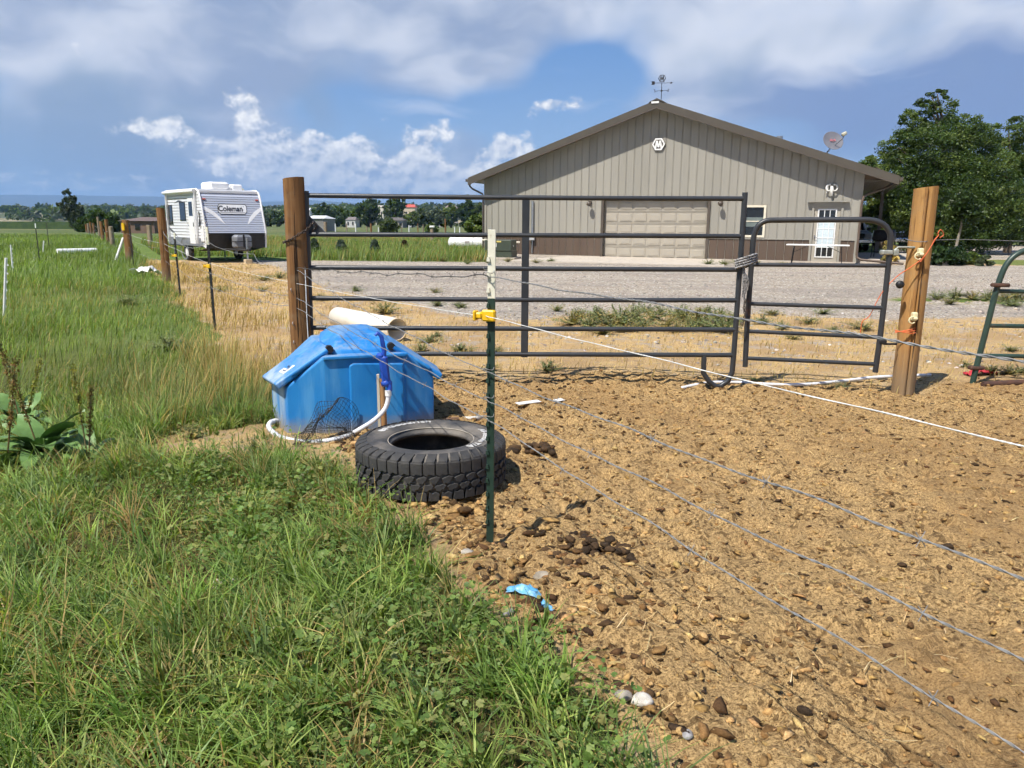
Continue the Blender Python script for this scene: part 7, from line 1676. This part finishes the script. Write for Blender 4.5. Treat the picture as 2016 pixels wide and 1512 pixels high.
# ================================================================== YARD EQUIPMENT AND VEHICLES
q = G(985, 506); tf = empty('transformer_box', (q.x + .05, 33.2, 0), -R(14), 'green metal transformer cabinet before the building left corner', 'cabinet')
OLV = pm('transformer_green', (.042, .055, .036), (.05, .064, .043), 3, .5)
m = MB(); m.bb(-.75, .75, -.65, .65, -.02, .07); m.build('pad', CONC, tf)
m = MB(); m.cbox((0, 0, .20), (1.20, .95, .26), .02); m.build('base_cabinet', OLV, tf)
m = MB(); m.prism([(-.58, .33), (.58, .33), (.58, .80), (-.58, .80)], -.50, .45); m.build('hood', OLV, tf, bevel=.03)
m = MB(); m.bb(-.22, -.06, -.508, -.499, .50, .66); m.build('label_plate', WHITE, tf); m = MB(); m.bb(-.06, .14, -.508, -.499, .70, .76); m.build('warning_plate', pm('plate_yellow', (.75, .6, .15), None, 5, .5), tf)
m = MB(); m.lathe([(0, 0), (.035, 0), (.035, .02), (0, .02)], 10, (.58, -.15, .55), 'X'); m.build('lock_disc', WHITE, tf)
for i, (px, py, w_) in enumerate(((968, 473, .9), (1008, 477, .7))):
    q = D(px, py, 34.5); m = MB(); m.tube([q - Vector((w_ / 2, 0, 0)), q + Vector((w_ / 2, 0, 0))], .04, 8); m.tube([q + Vector((0, .05, 0)), Vector((q.x, q.y + .05, 0))], .04, 8); m.build('guard_rail', CREAM, label=('left' if i == 0 else 'right') + ' cream guard rail around the transformer cabinet', cat='rail')
pt = empty('propane_tank', (XY(930, 42), 42, 0), -R(10), 'white horizontal propane tank left of the building', 'tank')
zc_ = D(915, 478, 42).z; rt = .36
m = MB(); pf = [(0, -1.35)] + [(rt * math.sin(a), -1.35 + rt * .8 * (1 - math.cos(a))) for a in np.linspace(.3, 1.57, 6)] + [(rt, 0)] + [(rt * math.sin(a), 1.35 - rt * .8 * (1 - math.cos(a))) for a in np.linspace(1.57, .3, 6)] + [(0, 1.35)]
m.lathe(pf, 24, (0, 0, zc_), 'X'); m.build('vessel', WHITE, pt)
m = MB(); m.lathe([(rt + .004, -.02), (rt + .004, .02)], 24, (.1, 0, zc_), 'X'); m.build('weld_band', GALV, pt)
m = MB(); m.lathe([(.13, 0), (.13, .12), (.0, .18)], 12, (0, 0, zc_ + rt - .03)); m.build('valve_dome', WHITE, pt)
for x in (-.7, .7): m = MB(); m.bb(x - .08, x + .08, -.25, .25, -.05, zc_ - rt + .06); m.build('foot', CONC, pt)
m = MB(); m.bb(-.35, -.1, -rt - .004, -rt + .02, zc_ - .02, zc_ + .1); m.build('stencil', pm('stencil_grey', (.4, .36, .36), None, 30, .6, contrast=(.45, .55)), pt)
wtk = empty('upright_tank', (XY(1848, 45), 45, 0), 0, 'white mottled upright tank between the split post and trees', 'tank')
m = MB(); m.lathe([(.0, 1.48), (.15, 1.47), (.27, 1.40), (.325, 1.28), (.33, .05), (.30, 0)], 24); m.build('vessel', pm('tank_mottled', (.66, .67, .63), (.52, .54, .50), 6, .5, c3=(.12, .13, .12), scale3=5, lim3=(.64, .70)), wtk)
m = MB(); m.lathe([(.34, .9), (.34, .94), (.33, .95)], 24); m.build('band', GALV, wtk)

def vehicle(name, loc, rz, paint, label, truck=True, cat='vehicle'):
    o = empty(name, loc, rz, label, cat); L, W_, H_ = 5.2, 1.9, 1.85
    PM = pm('paint_' + name, paint, tuple(q * .9 for q in paint), 2, .3, coat=.6)
    prof = [(0.02, .45), (0.0, .75), (.06, 1.05), (.35, 1.12), (1.25, 1.18), (1.85, 1.80), (3.1, 1.84), (3.5, 1.25), (5.15, 1.22), (5.2, .55), (4.9, .42), (.3, .40)]
    m = MB(); n = len(prof); vs = []
    for x, k in ((-W_ / 2, 0), (-W_ / 2 + .0, 1), (W_ / 2, 1), (W_ / 2, 0)):
        pass
    def sect(x, shr): return [(x * (1 - shr * max(0, (z - 1.15)) * .22), y, z) for y, z in prof]
    vs = sect(-W_ / 2, 1) + sect(W_ / 2, 1); m.add(vs, [tuple(range(n)), tuple(range(2 * n - 1, n - 1, -1))] + [(i, i + n, (i + 1) % n + n, (i + 1) % n) for i in range(n)]); m.build('body', PM, o, bevel=.05, seg=3)
    m = MB(); f = lambda x, z: x * (1 - max(0, z - 1.15) * .22); m.add([(f(-.8, 1.24), 1.285, 1.24), (f(.8, 1.24), 1.285, 1.24), (f(.78, 1.72), 1.755, 1.74), (f(-.78, 1.72), 1.755, 1.74)], [(0, 1, 2, 3)]); m.build('windshield', GLASS_D, o)
    for s_ in (-1, 1):
        m = MB(); x = s_ * (W_ / 2 + .004); m.add([(f(x, 1.25), 1.55, 1.25), (f(x, 1.25), 3.2, 1.25), (f(x, 1.72), 2.95, 1.72), (f(x, 1.72), 1.98, 1.72)], [(0, 1, 2, 3)]); m.build('side_window', GLASS_D, o)
        m = MB(); m.cbox((s_ * .74, .02, .86), (.34, .10, .22), .03); m.build('headlight', pm('lens' + name + str(s_), (.6, .62, .64), None, 5, .15), o)
        m = MB(); m.cbox((s_ * 1.06, 1.5, 1.27), (.2, .1, .18), .03); m.build('mirror', BLACK, o)
        for y in (.95, 4.15):
            w_ = MB(); w_.lathe([(.20, -.11), (.34, -.12), (.38, -.08), (.385, 0), (.38, .08), (.34, .12), (.20, .11)], 20, axis='X'); wo = w_.build('wheel', RUB, o, loc=(s_ * .84, y, .385)); r2 = MB(); r2.lathe([(0, -.07), (.2, -.10), (.2, .10), (0, .07)], 14, axis='X'); r2.build('rim', CHROME, wo)
    m = MB(); m.cbox((0, .0, .88), (1.05, .08, .30), .03); m.build('grille', BLACK, o); m = MB(); m.cbox((0, -.05, .58), (1.88, .18, .24), .05); m.build('bumper', CHROME if truck else BLACK, o)
    return o
vehicle('parked_pickup', (XY(1778, 52), 52, 0), R(8), (.42, .47, .50), 'silver-blue pickup parked under the trees right of the porch', True, 'pickup')
vehicle('parked_van', (XY(1686, 46), 46, 0), -R(12), (.75, .75, .75), 'white vehicle parked behind the porch wall', True, 'van')

# ================================================================== HAZE
hz_ = MB(); hz_.bb(-9000, 9000, -200, 9500, -6, 300)
hm = bpy.data.materials.new('haze_air'); hm.use_nodes = True; nt = hm.node_tree; nt.nodes.clear()
pv = nt.nodes.new('ShaderNodeVolumePrincipled'); pv.inputs['Color'].default_value = (.34, .60, 1.0, 1); pv.inputs['Density'].default_value = 0.00016; pv.inputs['Anisotropy'].default_value = .1
ou_ = nt.nodes.new('ShaderNodeOutputMaterial'); nt.links.new(pv.outputs[0], ou_.inputs['Volume'])
hzo = hz_.build('haze', hm, kind='stuff', label='thin blue summer haze over the whole valley', cat='haze')
